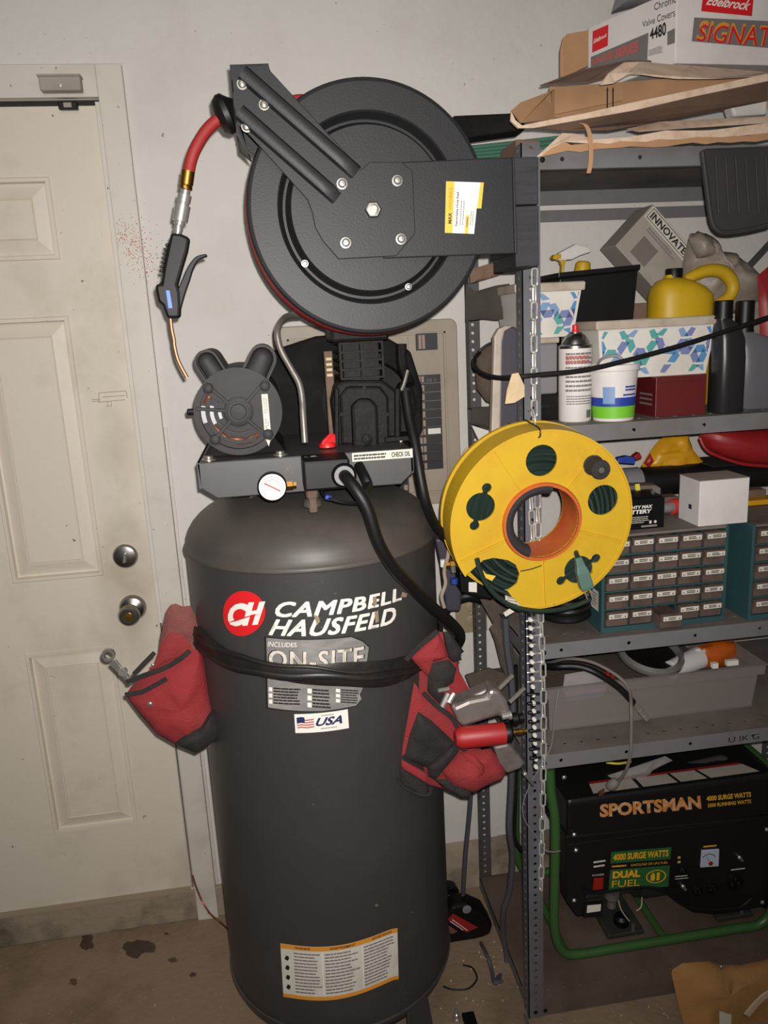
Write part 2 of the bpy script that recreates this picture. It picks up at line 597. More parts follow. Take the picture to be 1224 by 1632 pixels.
def plane_fn(o, ex, ey, off=(0, 0, 0)):
    o, ex, ey, off = V(o), V(ex), V(ey), V(off)
    return lambda x, y: o + ex * x + ey * y + off


def quad_fn(a, b, c, d, off=(0, 0, 0)):
    """unit square onto corners a(0,0) b(1,0) c(1,1) d(0,1)"""
    a, b, c, d, off = V(a), V(b), V(c), V(d), V(off)
    return lambda x, y: (a * (1 - x) + b * x) * (1 - y) + (d * (1 - x) + c * x) * y + off


def decal(name, material, flat, fn, parent, label=None):
    return MB().mapped(flat, fn).build(name, material, parent, label=label)


def hole_strip(mb, o, ex, ey, n, pitch, width, hr, th, skip=None):
    """metal strip along ex with a row of round holes; th = thickness vector"""
    o, ex, ey, th = V(o), V(ex).normalized(), V(ey).normalized(), V(th)
    k8 = [(math.cos(PI / 4 * i), math.sin(PI / 4 * i)) for i in range(8)]
    for c in range(n):
        cx = pitch * (c + 0.5)
        hw, hh = pitch / 2, width / 2
        outer = [(hw, 0), (hw, hh), (0, hh), (-hw, hh), (-hw, 0), (-hw, -hh), (0, -hh), (hw, -hh)]
        pts = [o + ex * (cx + a) + ey * (hh + b) for a, b in outer] + [o + ex * (cx + a * hr) + ey * (hh + b * hr) for a, b in k8]
        vs = pts + [p + th for p in pts]
        fs = []
        for i in range(8):
            j = (i + 1) % 8
            fs += [(i, j, 8 + j, 8 + i), (16 + i, 24 + i, 24 + j, 16 + j), (8 + i, 8 + j, 24 + j, 24 + i)]
        mb.add(vs, fs)
    a, b = o, o + ex * (pitch * n)
    for p, q in ((a, b), (a + ey * width, b + ey * width)):
        mb.add([p, q, q + th, p + th], [(0, 1, 2, 3)])


def bolt(parent, p, axis, r, h, material='chrome', name='bolt', dome=True, hexa=False):
    mb = MB()
    if hexa:
        mb.lathe([(r, 0), (r, h * .8), (r * .85, h)], p, axis, 6)
    elif dome:
        mb.lathe([(r * 1.25, 0), (r * 1.25, h * .18), (r, h * .2), (r * .95, h * .6), (r * .6, h * .95), (0, h)], p, axis, 14)
    else:
        mb.lathe([(r, 0), (r, h)], p, axis, 14)
    return mb.build(name, material, parent, smooth=True)

# ------------------------------------------------------------------ the setting
DX1 = -0.335            # latch edge of door
DX0 = DX1 - 0.86
DZ0, DZ1 = 0.10, 2.13
cas_o = U(192.6, 100.6, -0.018)
CX = cas_o.x            # outer edge of casing
CZ = cas_o.z            # top of casing
w = MB()
w.box(-2.4, DX0 - 0.012, 0, 0.12, 0, 2.75)
w.box(DX1 + 0.012, 2.4, 0, 0.12, 0, 2.75)
w.box(DX0 - 0.012, DX1 + 0.012, 0, 0.12, DZ1 + 0.012, 2.75)
struct(w.build('wall_back', 'wall'), 'white painted garage wall behind the compressor and shelving')
struct(MB().box(-2.4, 2.4, -3.4, 0.12, -0.1, 0).build('floor', 'floor'), 'stained brown concrete garage floor')

# door leaf: stiles and rails around raised panels
door = struct(MB().box(DX0, DX1, 0.017, 0.045, DZ0, DZ1).build('door_1', 'door'), 'dirty white six-panel door with two metal locks')
nt = M['door'].node_tree
bs = nt.nodes['Principled BSDF']
prev = bs.inputs['Base Color'].links[0].from_socket
tcn = nt.nodes.new('ShaderNodeTexCoord')
last_ = prev
for gx, gy, rad_, amt in ((208, 930, .20, .75), (195, 700, .13, .35)):
    g_ = U(gx, gy, 0) - ORG['door_1']
    mp_ = nt.nodes.new('ShaderNodeMapping')
    mp_.inputs['Location'].default_value = (-g_.x * 2.0, 0, -g_.z)
    mp_.inputs['Scale'].default_value = (2.0, 0, 1)
    nt.links.new(tcn.outputs['Object'], mp_.inputs[0])
    ln = nt.nodes.new('ShaderNodeVectorMath'); ln.operation = 'LENGTH'
    nt.links.new(mp_.outputs[0], ln.inputs[0])
    mr_ = nt.nodes.new('ShaderNodeMapRange')
    mr_.inputs['From Min'].default_value = rad_
    mr_.inputs['From Max'].default_value = 0.02
    mr_.inputs['To Max'].default_value = amt
    nt.links.new(ln.outputs['Value'], mr_.inputs['Value'])
    nz = nt.nodes.new('ShaderNodeTexNoise')
    nz.inputs['Scale'].default_value = 16
    nz.inputs['Detail'].default_value = 6
    nt.links.new(tcn.outputs['Object'], nz.inputs['Vector'])
    ml_ = nt.nodes.new('ShaderNodeMath'); ml_.operation = 'MULTIPLY'
    nt.links.new(mr_.outputs[0], ml_.inputs[0]); nt.links.new(nz.outputs['Fac'], ml_.inputs[1])
    mx_ = nt.nodes.new('ShaderNodeMix'); mx_.data_type = 'RGBA'
    nt.links.new(ml_.outputs[0], mx_.inputs['Factor'])
    nt.links.new(last_, mx_.inputs['A'])
    mx_.inputs['B'].default_value = lin((128, 112, 76)) + (1,)
    last_ = mx_.outputs['Result']
nt.links.new(last_, bs.inputs['Base Color'])
pxr = U(165, 915, 0).x
pxl = U(20, 933, 0).x
dc = (DX0 + DX1) / 2
cols = [(pxl, pxr), (2 * dc - pxr, 2 * dc - pxl)]
rows = [(U(100, 413, 0).z, U(82, 281, 0).z), (U(165, 918, 0).z, U(113, 503, 0).z), (U(225, 1314, 0).z, U(185, 1029, 0).z)]
FY = 0.004
xs = sorted([DX0, DX1] + [x for c in cols for x in c])
for a, b in ((xs[0], xs[1]), (xs[2], xs[3]), (xs[4], xs[5])):
    MB().box(a, b, FY, 0.017, DZ0, DZ1).build('stile', 'door', door)
zs = sorted([DZ0, DZ1] + [z for c in rows for z in c])
for a, b in ((zs[0], zs[1]), (zs[2], zs[3]), (zs[4], zs[5]), (zs[6], zs[7])):
    for c in cols:
        MB().box(c[0], c[1], FY, 0.017, a, b).build('rail', 'door', door)
for c0, c1 in cols:
    for z0, z1 in rows:
        rings = []
        for ins, y in ((0, FY), (0.002, FY - 0.003), (0.010, FY - 0.003), (0.012, FY + 0.010), (0.016, FY + 0.011), (0.044, FY + 0.0015), (0.046, FY + 0.0035), (0.048, FY + 0.0008)):
            rings.append([V((c0 + ins, y, z0 + ins)), V((c1 - ins, y, z0 + ins)), V((c1 - ins, y, z1 - ins)), V((c0 + ins, y, z1 - ins))])
        mb = MB().loft(rings, False)
        mb.add(rings[-1], [(0, 1, 2, 3)])
        mb.build('panel', 'door', door)

# locks
p = U(200, 886, FY)
kd = MB().lathe([(0.031, 0), (0.031, -0.004), (0.027, -0.010), (0.016, -0.013), (0, -0.0135)], p, (0, 1, 0), 32).build('deadbolt', 'nickel', door, True)
MB().obox(p + V((0.002, -0.019, 0.001)), V((0.004, 0, 0)), (0, 0.007, 0), V((0.003, 0, 0.013))).build('thumb_turn', 'chrome', kd, bevel=0.002)
p = U(212, 968, FY)
kn = MB().lathe([(0.034, 0), (0.034, -0.004), (0.029, -0.014), (0.015, -0.020), (0.0135, -0.038), (0.022, -0.046), (0.0265, -0.056), (0.0265, -0.064), (0.022, -0.072), (0.012, -0.073), (0, -0.070)], p, (0, 1, 0), 32).build('door_knob', 'nickel', door, True)
MB().lathe([(0.011, -0.072), (0.011, -0.075), (0, -0.0755)], p, (0, 1, 0), 16).build('key_cylinder', 'brass', kn, True)
# outline left where a slide bolt used to be
a = U(146, 640, FY); 
mk = []
for x0, y0, x1, y1 in ((158, 626, 201, 623), (158, 626, 157, 641), (157, 641, 200, 637), (201, 623, 203, 634), (146, 637, 160, 636), (146, 640, 160, 639), (163, 633, 200, 630), (172, 640, 171, 648), (177, 640, 178, 647), (171, 648, 178, 647)):
    a, b = U(x0, y0, FY - 0.0004), U(x1, y1, FY - 0.0004)
    mk.append((a, b))
mb = MB()
for a, b in mk:
    mb.tube([a, b], 0.0007, 6)
mb.build('old_bolt_outline', 'grime', door, label='grubby outline left by a removed slide bolt')
# edge strip and jamb
struct(MB().box(DX1 + 0.001, DX1 + 0.0125, 0.008, 0.05, DZ0, DZ1 + 0.012).box(DX0 - 0.012, DX1, 0.008, 0.05, DZ1 + 0.001, DZ1 + 0.0125).build('trim_3', 'gap'), 'dark gap and weatherstrip around the door edge')
mb = MB().box(DX1 + 0.0125, CX, -0.018, 0, 0.0, CZ).box(DX0 - 0.07, DX1 + 0.0125, -0.018, 0, DZ1 + 0.0125, CZ).box(DX0 - 0.07, DX0 - 0.0125, -0.018, 0, 0, DZ1 + 0.0125)
tr = struct(mb.build('trim_1', 'trim', bevel=0.002), 'off-white wooden casing around the door')
MB().box(DX1 + 0.003, DX1 + 0.0125, -0.012, 0.004, DZ0, DZ1 + 0.004).build('door_stop', 'trim', tr)
MB().tube([(DX1 + 0.008, -0.014, z) for z in (0.11, 0.9)], 0.0028, 8).build('weatherstrip_bead', 'chrome', tr)
MB().box(CX + 0.001, CX + 0.008, -0.006, 0, 0.1, 1.4).build('caulk_bead', 'trim', tr)
# red overspray speckles over casing and wall
rr = random.Random(3)
mb = MB(); mb2 = MB()
for k in range(420):
    t = rr.random()
    x = 186 + 62 * t + rr.gauss(0, 9)
    y = 366 + 55 * t + rr.gauss(0, 13 + 14 * t)
    P = U(x, y, -0.0185)
    if P.x > CX - 0.001:
        P = U(x, y, -0.0006)
        tgt = mb2
    elif P.x < DX1 + 0.015:
        continue
    else:
        tgt = mb
    s = rr.uniform(0.0004, 0.0012)
    tgt.add([P + V((-s, 0, -s)), P + V((s, 0, -s)), P + V((s * .6, 0, s)), P + V((-s, 0, s))], [(0, 1, 2, 3)])
o = mb.build('red_overspray', 'redspeck', tr); o['kind'] = 'stuff'
wall = bpy.data.objects['wall_back']
o = mb2.build('red_overspray', 'redspeck', wall); o['kind'] = 'stuff'

# closer bracket on head casing, sensor on top of the door
a, b = U(69, 150, -0.018), U(131, 126, -0.018)
cb = thing('door_closer_bracket', 'small pinkish beige metal bracket screwed to the top casing of the door', 'bracket', V(((a.x + b.x) / 2, -0.03, a.z)))
MB().box(a.x, b.x, -0.046, -0.018, a.z, b.z).build('bracket_body', 'boxgrey', cb, bevel=0.003)
MB().box(a.x - 0.002, b.x + 0.002, -0.050, -0.018, b.z - 0.002, b.z + 0.002).build('top_flange', 'boxgrey', cb, bevel=0.001)
bolt(cb, V(((a.x + b.x) / 2, -0.046, (a.z + b.z) / 2 - 0.005)), (0, -1, 0), 0.003, 0.002, 'chrome', 'screw')
a, b = U(95, 176, 0), U(124, 163, 0)
sb = thing('door_catch', 'tiny black and grey catch at the top edge of the door', 'catch', V(((a.x + b.x) / 2, 0, a.z)))
MB().box(a.x, b.x, -0.010, FY, a.z, b.z).build('catch_body', 'black', sb, bevel=0.002)
MB().box(a.x + 0.012, b.x - 0.012, -0.013, -0.010, a.z + 0.003, b.z - 0.003).build('catch_plate', 'boxgrey', sb, bevel=0.001)

# concrete curb under door and rough footing under the wall
mb = MB()
mb.box(-2.4, CX + 0.03, -0.012, 0.12, 0, DZ0 - 0.004)
cu_ = struct(mb.build('trim_2', 'stem', bevel=0.004), 'stained concrete curb below the door')
MB().box(DX0 - .01, DX1 + .01, -0.016, 0.004, DZ0 - 0.0045, DZ0 + 0.0005).build('threshold_strip', 'grime', cu_)
rr = random.Random(11)
rows_ = []
NX = 60
for k, (y, z) in enumerate(((0.0, 0.125), (-0.008, 0.118), (-0.016, 0.095), (-0.022, 0.060), (-0.030, 0.035), (-0.040, 0.012), (-0.046, 0.0))):
    rows_.append([V((CX + 0.03 + (2.4 - CX) * i / NX, y + (rr.uniform(-.006, .006) if 0 < k < 6 else 0), max(0, z + (rr.uniform(-.012, .012) if 0 < k < 6 else 0)))) for i in range(NX + 1)])
mb = MB().loft(rows_, False, False)
struct(mb.build('trim_4', 'stem', smooth=True, angle=60), 'rough concrete footing along the base of the wall')
st = MB()
fl = bpy.data.objects['floor']
for cx_, cy_, rx, ry, sd in ((138, 1500, 12, 17, 1), (219, 1511, 26, 16, 2), (117, 1565, 8, 6, 3), (308, 1553, 6, 5, 4), (265, 1488, 4, 2, 6), (275, 1530, 10, 5, 7)):
    r2 = random.Random(sd)
    P = []
    for i in range(16):
        t = 2 * PI * i / 16
        k = r2.uniform(.6, 1.15)
        q = UF(cx_ + rx * k * math.cos(t), cy_ + ry * k * math.sin(t), 0.0008)
        P.append(q)
    MB().add(P, [tuple(range(16))]).build('oil_stain', 'oil', fl)

# breaker panel
a, b = U(432, 520, -0.004), U(727, 507, -0.004)
z1, z0 = b.z, U(718, 800, -0.004).z
x0, x1 = a.x, b.x
bp = thing('breaker_panel', 'beige metal breaker panel on the wall behind the compressor pump', 'breaker panel', V(((x0 + x1) / 2, -0.01, z0)))
pts = []
for cx_, cz_, a0 in ((x1 - .02, z1 - .02, 0), (x0 + .02, z1 - .02, 90), (x0 + .02, z0 + .02, 180), (x1 - .02, z0 + .02, 270)):
    for k in range(5):
        t = R(a0 + k * 22.5)
        pts.append(V((cx_ + .02 * math.cos(t), 0, cz_ + .02 * math.sin(t))))
MB().slab(pts, (0, -0.012, 0)).build('cover', 'beige', bp, bevel=0.003)
xi0, xi1 = x0 + 0.035, U(712, 600, -0.016).x
mb = MB()
for q in ((xi0, xi0 + .006, z0 + .03, z1 - .03), (xi1 - .006, xi1, z0 + .03, z1 - .03), (xi0, xi1, z1 - .036, z1 - .03), (xi0, xi1, z0 + .03, z0 + .036)):
    mb.box(q[0], q[1], -0.018, -0.012, q[2], q[3])
mb.build('raised_border', 'beige', bp, bevel=0.001)
c0 = U(658, 640, -0.016).x
MB().box(c0 - .006, c0 + .006, -0.017, -0.012, z0 + .04, z1 - .04).build('centre_rib', 'beige', bp)
xa, xb = U(664, 640, -0.018).x, U(703, 640, -0.018).x
zt, zb = U(680, 597, -0.018).z, U(690, 748, -0.018).z
n = 11
for k in range(n):
    za = zt + (zb - zt) * k / n
    ze = zt + (zb - zt) * (k + 1) / n
    br = MB().box(xa, xb, -0.020, -0.012, ze + .0008, za - .0008).build('breaker', 'breaker', bp)
    if k not in ():
        for q in (0, 1):
            MB().box(xa + .004 + q * .009, xa + .0105 + q * .009, -0.026, -0.020, ze + .004, za - .003).build('toggle', 'bswitch', br)
    if k == 6:
        MB().box(xa + .026, xb - .004, -0.0206, -0.020, ze + .004, za - .004).build('circuit_tag', 'white', br)
    if k == 0:
        decal('rating', 'inkgrey', text2d('20 2', width=.026, height=.008), plane_fn((xa + .026, -.0206, ze + .004), (1, 0, 0), (0, 0, 1)), br)
za, ze = U(680, 531, -.018).z, U(680, 558, -.018).z
xq0, xq1 = U(663, 545, -.018).x, U(697, 545, -.018).x
br = MB().box(xq0, xq1, -0.020, -0.012, ze, za).build('main_breaker', 'breaker', bp)
for q in (0, 1):
    MB().box(xq0 + .005 + q * .009, xq0 + .012 + q * .009, -0.026, -0.02, ze + .004, za - .004).build('toggle', 'bswitch', br)
for k in range(12):
    xq = c0 - 0.05
    za = zt - .02 - .028 * k
    if za < z0 + .06:
        break
    br = MB().box(xq - .045, xq + .03, -0.020, -0.012, za - .026, za).build('breaker', 'breaker', bp)
    MB().box(xq + .016, xq + .026, -0.026, -0.02, za - .020, za - .006).build('toggle', 'bswitch', br)
# receptacle cover plate on the wall
a, b = U(727, 1010, -0.004), U(775, 945, -0.004)
pl = thing('receptacle_plate', 'tan receptacle cover plate on the wall behind the rear shelf post', 'wall plate', V(((a.x + b.x) / 2, -.003, a.z)))
MB().box(a.x, b.x, -0.007, 0, a.z, b.z).build('cover', 'plate', pl, bevel=0.002)
cx_ = (a.x + b.x) / 2
for dz in (0.02, -0.02):
    MB().lathe([(0.016, 0), (0.016, .002), (.014, .003)], (cx_, -0.007, (a.z + b.z) / 2 + dz), (0, -1, 0), 20).build('socket', 'plate', pl, True)
bolt(pl, V((cx_, -.007, (a.z + b.z) / 2)), (0, -1, 0), .0025, .0015, 'steel', 'screw')
# copper wire at the foot of the casing
cw = MB().tube([U(307, 1395, -0.024), U(312, 1412, -0.026), U(322, 1436, -0.030), U(335, 1456, -0.06), U(349, 1468, -0.10), UF(362, 1480, .004)], 0.0026, 8, 6).build('copper_wire', 'copper', smooth=True)
tag(cw, 'bent copper wire hanging from the bottom corner of the door casing', 'wire')

# ------------------------------------------------------------------ air compressor
TX, TY, TR = 0.060, -0.45, 0.248


def TS(px_, py_, rad=TR):
    """pixel to (angle from front, height) on the tank wall"""
    d = ray(px_, py_)
    ox, oy = CAM.x - TX, CAM.y - TY
    A = d.x ** 2 + d.y ** 2
    B = 2 * (ox * d.x + oy * d.y)
    C = ox * ox + oy * oy - rad * rad
    t = (-B - math.sqrt(max(0, B * B - 4 * A * C))) / (2 * A)
    p = CAM + d * t
    return math.atan2(p.x - TX, -(p.y - TY)), p.z


def tank_pt(th, z, off=0.0):
    return V((TX + (TR + off) * math.sin(th), TY - (TR + off) * math.cos(th), z))


def wrap(flat, off, step=R(2.5)):
    """flat mesh in (theta,z) cut along verticals and laid on the tank"""
    bm = bmesh.new()
    vv = [bm.verts.new((a, b, 0)) for a, b in flat[0]]
    for q in flat[1]:
        try:
            bm.faces.new([vv[i] for i in q])
        except ValueError:
            pass
    xs_ = [a for a, b in flat[0]]
    x = math.ceil(min(xs_) / step) * step
    while x < max(xs_):
        bmesh.ops.bisect_plane(bm, geom=bm.verts[:] + bm.edges[:] + bm.faces[:], plane_co=(x, 0, 0), plane_no=(1, 0, 0))
        x += step
    bm.verts.index_update()
    vs = [tank_pt(v.co.x, v.co.y, off) for v in bm.verts]
    fs = [tuple(v.index for v in f.verts) for f in bm.faces]
    bm.free()
    return vs, fs


def tank_quad(c):
    """unit square onto four pixel corners (bl, br, tr, tl) in tank coordinates"""
    q = [TS(*p) for p in c]

    def fn(x, y):
        f = [(1 - x) * (1 - y), x * (1 - y), x * y, (1 - x) * y]
        return (sum(f[i] * q[i][0] for i in range(4)), sum(f[i] * q[i][1] for i in range(4)))
    return fn


def fit(flat, fn):
    return [fn(*p) for p in flat[0]], flat[1]


def tdecal(name, material, flat, parent, off=0.0008, label=None):
    mb = MB()
    mb.add(*wrap(flat, off))
    return mb.build(name, material, parent, label=label)


comp = thing('air_compressor', 'tall dark grey upright air compressor with a pump and motor on its tank', 'air compressor', V((TX, TY, 0)))
AX = (TX, TY, 0)
ZS = 1.215
prof = []
for k in range(9):
    t = PI / 2 * k / 8
    prof.append((max(0.0005, TR * math.sin(t)), 0.245 - 0.085 * math.cos(t)))
prof += [(TR, 0.30), (TR, 0.6), (TR, 0.9), (TR, ZS - 0.006)]
tank = MB().lathe(prof, AX, (0, 0, 1), 96, cap=False).build('tank', 'tank', comp, True)
prof = [(TR, ZS - 0.006), (TR + 0.0035, ZS - 0.004), (TR + 0.004, ZS), (TR + 0.002, ZS + 0.004)]
for k in range(0, 13):
    t = PI / 2 * k / 12
    prof.append((max(0.0005, (TR - 0.001) * math.cos(t) ** 0.75), ZS + 0.006 + 0.098 * math.sin(t)))
MB().lathe(prof, AX, (0, 0, 1), 96, cap=False).build('tank_top', 'dome', comp, True, angle=50)
MB().lathe([(TR - 0.001, 0.246), (TR + 0.003, 0.248), (TR + 0.003, 0.252), (TR - 0.001, 0.254)], AX, (0, 0, 1), 96, cap=False).build('weld_seam', 'tank', tank, True)
for k, an in enumerate((35, 145, 215, 325)):
    d = V((math.sin(R(an)), -math.cos(R(an)), 0))
    e = V((d.y, -d.x, 0))
    c = V((TX, TY, 0))
    rings = []
    for r_, z_, hw in ((0.245, 0.33, 0.018), (0.247, 0.24, 0.030), (0.262, 0.08, 0.042), (0.268, 0.006, 0.046), (0.315, 0.004, 0.046)):
        q = c + d * r_
        rings.append([q + e * hw + V((0, 0, z_)), q - e * hw + V((0, 0, z_)), q - e * hw * .98 + V((0, 0, max(0, z_ - .004))) - d * .006, q + e * hw * .98 + V((0, 0, max(0, z_ - .004))) - d * .006])
    MB().loft(rings).build('foot', 'tank', comp, bevel=0.002)

# maker's lettering
disc = fit(disc2d(0.5, 0.5, 0.5, n=40), tank_quad([(356, 1014), (423, 1010), (423, 939), (356, 942)]))
lg = tdecal('logo_disc', 'redpaint', disc, comp, 0.0006, 'red round emblem with white initials')
fnl = tank_quad([(361, 998), (419, 994), (424, 958), (362, 960)])
tdecal('initials', 'white', fit(text2d('C', bold=0.055, width=0.50, height=0.98, shear=0.10), fnl), lg, 0.0012)
hx = []
for x0, x1 in ((0.54, 0.68), (0.80, 0.94)):
    hx.append(poly2d([(x0 - .06, 0.0), (x1 - .06, 0.0), (x1 + .05, 1.0), (x0 + .05, 1.0)]))
hx.append(poly2d([(0.55, 0.42), (0.86, 0.50), (0.87, 0.66), (0.56, 0.60)]))
tdecal('initials', 'white', fit(join2d(*hx), fnl), lg, 0.0012)
tdecal('swoosh', 'redpaint', fit(poly2d([(0.02, 0.14), (0.30, 0.30), (0.62, 0.42), (1.0, 0.46), (0.62, 0.37), (0.3, 0.22)]), fnl), lg, 0.0017)
tdecal('name_lettering', 'white', fit(bold2d('CAMPBELL', 0.965, 1.0, 0.036, 0.0052, 0.034), tank_quad([(434, 983), (645, 954), (640, 935), (438, 958)])), comp, 0.0008)
tdecal('name_lettering', 'white', fit(bold2d('HAUSFELD', 0.965, 1.0, 0.036, 0.0052, 0.034), tank_quad([(428, 1012), (634, 991), (633, 965), (434, 986)])), comp, 0.0008)
for k_, pp_ in enumerate(([(593, 952), (599, 950), (600, 962), (595, 968)], [(596, 976), (602, 972), (603, 990), (598, 993)], [(500, 979), (508, 982), (510, 990), (505, 996)], [(640, 943), (648, 946), (646, 952), (638, 951)])):
    tdecal('peeled_patch', 'peel', poly2d([TS(*q_) for q_ in pp_]), comp, 0.0016)
LB = [(421, 1014), (560, 1013), (578, 1020), (589, 1030), (585, 1060), (579, 1098), (574, 1108), (577, 1115), (568, 1126), (513, 1135), (424, 1129)]
tdecal('label_border', 'ink', poly2d([TS(*p) for p in LB]), comp, 0.0003)
cx_ = sum(p[0] for p in LB) / len(LB); cy_ = sum(p[1] for p in LB) / len(LB)
lab = tdecal('feature_label', 'labelgrey', poly2d([TS(cx_ + (x - cx_) * .97, cy_ + (y - cy_) * .965) for x, y in LB]), comp, 0.0006, 'worn grey feature label partly under the strap')
tdecal("lettering", "white", fit(text2d("INCLUDES", width=1, height=1), tank_quad([(427, 1030), (473, 1031), (473, 1024), (428, 1022)])), lab, 0.001)
tdecal('lettering', 'ink', fit(bold2d('ON-SITE', 1, 1, 0, 0.009, 0.035), tank_quad([(427, 1064), (581, 1063), (582, 1028), (427, 1034)])), lab, 0.0009)
tdecal('lettering', 'offwhite', fit(bold2d('ON-SITE', 1, 1, 0, 0.005, 0.018), tank_quad([(429, 1063), (579, 1062), (580, 1029), (429, 1035)])), lab, 0.0013)
for q, sd in (((436, 1122, 480, 1094), 1), ((498, 1128, 528, 1096), 2), ((543, 1120, 572, 1097), 3)):
    f4 = tank_quad([(q[0], q[1]), (q[2], q[1] + 2), (q[2], q[3] + 2), (q[0], q[3])])
    tdecal('small_print', 'ink', fit(words2d(0, 1, 0, 1, 6, sd, 0.5, 0.12, 0.3, 0.15), f4), lab, 0.001)
    for k in range(3):
        tdecal('tick_box', 'white', fit(rect2d(-0.17 if sd == 1 else -0.26, -0.04, 0.72 - .35 * k, 0.95 - .35 * k), f4), lab, 0.001)
us = tank_quad([(471, 1168), (556, 1160), (554, 1130), (469, 1138)])
ul = tdecal('origin_sticker', 'white', fit(rect2d(0, 1, 0, 1), us), comp, 0.0007, 'white sticker with a flag and navy lettering')
tdecal('lettering', 'navy', fit(shift(text2d('USA', bold=0.035, width=0.52, height=0.44, shear=0.2), 0.36, 0.32), us), ul, 0.0012)
fl_ = []
for k in range(4):
    fl_.append(poly2d([(0.04, .70 - .13 * k), (.12, .74 - .13 * k), (.22, .70 - .13 * k), (.36, .74 - .13 * k), (.36, .67 - .13 * k), (.22, .63 - .13 * k), (.12, .67 - .13 * k), (.04, .63 - .13 * k)]))
tdecal('flag_stripes', 'redspeck', fit(join2d(*fl_), us), ul, 0.0010)
tdecal('flag_canton', 'navy', fit(poly2d([(0.04, .82), (.12, .86), (.19, .83), (.19, .52), (.11, .55), (.04, .50)]), us), ul, 0.0013)
tdecal('small_print', 'inkgrey', fit(words2d(.5, .75, .82, .9, 1, 4), us), ul, 0.0011)
tdecal('small_print', 'inkgrey', fit(words2d(.48, .82, .14, .22, 1, 5), us), ul, 0.0011)


def warnfn(x, y):
    # label edges follow the tank wall
    x_ = 447 + 186 * x + 5 * (1 - y) * (1 - x) + 2 * (1 - y) * x
    top = 1503 + (-24) * x + 17 * math.sin(PI * min(1, x / 0.95)) * 0.9
    bot = 1588 + (-28) * x + 19 * math.sin(PI * min(1, x / 0.95)) * 0.9
    return TS(x_, bot + (top - bot) * y)


def grid_fit(flat, fn):
    return [fn(*p) for p in flat[0]], flat[1]


wl = tdecal('warning_label', 'offwhite', grid_fit(rect2d(0, 1, 0, 1, 24, 1), warnfn), comp, 0.0007, 'white and orange warning label low on the tank')
tdecal('orange_band', 'orange', grid_fit(join2d(rect2d(0, 1, 0.915, 1, 24, 1), rect2d(0, 1, 0, 0.07, 24, 1)), warnfn), wl, 0.0012)
for s_, w_, x_ in (('WARNING', .13, .125), ('AVERTISSEMENT', .22, .42), ('ADVERTENCIA', .17, .78)):
    tdecal('lettering', 'ink', grid_fit(shift(text2d(s_, width=w_, height=.045, bold=.02), x_, .935), warnfn), wl, 0.0016)
tdecal('small_print', 'inkgrey', grid_fit(join2d(words2d(.11, .345, .1, .88, 13, 1, .42, .08, .2, .3), words2d(.375, .69, .1, .88, 13, 2, .42, .07, .16, .3), words2d(.71, .98, .1, .88, 13, 3, .42, .08, .2, .3)), warnfn), wl, 0.0011)
tdecal('column_rule', 'white', grid_fit(join2d(rect2d(.352, .36, .08, .9), rect2d(.696, .702, .08, .9)), warnfn), wl, 0.0013)
tdecal('pictogram', 'ink', grid_fit(join2d(*[poly2d([(.03, y), (.055, y - .03), (.07, y + .02), (.065, y + .06), (.045, y + .07), (.035, y + .03)]) for y in (.18, .36, .54, .72)]), warnfn), wl, 0.0012)

# mounting deck with chamfered front apron
DY0, DY1 = -0.635, -0.27
a, b = U(312, 733, DY0), U(659, 719, DY0)
dx0, dx1, dzt = a.x, b.x, (a.z + b.z) / 2
dzb = dzt - 0.064
ap = [(dx0, dzt), (dx1, dzt), (dx1, dzb + .022), (dx1 - .024, dzb), (dx0 + .03, dzb), (dx0 + .003, dzb + .02)]
deck = MB().slab([V((x, DY0, z)) for x, z in ap], (0, 0.004, 0)).build('deck_apron', 'shroud', comp, bevel=0.002)
MB().slab([V((x, DY1, z)) for x, z in ap], (0, -0.004, 0)).build('deck_apron', 'shroud', comp, bevel=0.002)
MB().box(dx0, dx1, DY0, DY1, dzt - .004, dzt).build('deck_plate', 'shroud', comp, bevel=0.002)
for x in (dx0 + .001, dx1 - .005):
    MB().box(x, x + .004, DY0, DY1, dzt - .045, dzt).build('deck_side', 'shroud', comp)
for x in (dx0 + .10, dx1 - .10):
    MB().box(x - .02, x + .02, DY0 + .13, DY1 - .05, ZS + .06, dzt - .004).build('saddle', 'shroud', comp)
lf = plane_fn((U(561, 727, DY0).x, DY0 - .0008, dzt - .017), (1, 0, 0), (0, 0, 1))
sw_ = dx1 - U(561, 727, DY0).x
st_ = decal('deck_sticker', 'offwhite', rect2d(0, sw_ - .002, 0, .0155), lf, comp, 'cream sticker strip along the deck edge')
lf2 = plane_fn((U(561, 727, DY0).x, DY0 - .0014, dzt - .017), (1, 0, 0), (0, 0, 1))
decal('lettering', 'ink', join2d(shift(text2d('CHECK OIL', bold=.03, width=.034, height=.0088), sw_ - .040, .0032), words2d(.003, sw_ - .048, .002, .013, 2, 8, .55, .06, .15, .1)), lf2, st_)

# motor
mc = U(380, 656, -0.60)
mr = 0.0765
mY = -0.60
motor = MB().lathe([(mr * .97, 0.012), (mr, 0.02), (mr, 0.25), (mr * .95, 0.262), (0.02, 0.265)], (mc.x, mY, mc.z), (0, 1, 0), 48).build('motor', 'motor', comp, True)
MB().lathe([(mr * .80, .018), (mr * .2, .016), (.0005, .016)], (mc.x, mY, mc.z), (0, 1, 0), 40).build('stator', 'blackm', motor, True)
pf = plane_fn((mc.x, mY, mc.z), (1, 0, 0), (0, 0, 1))


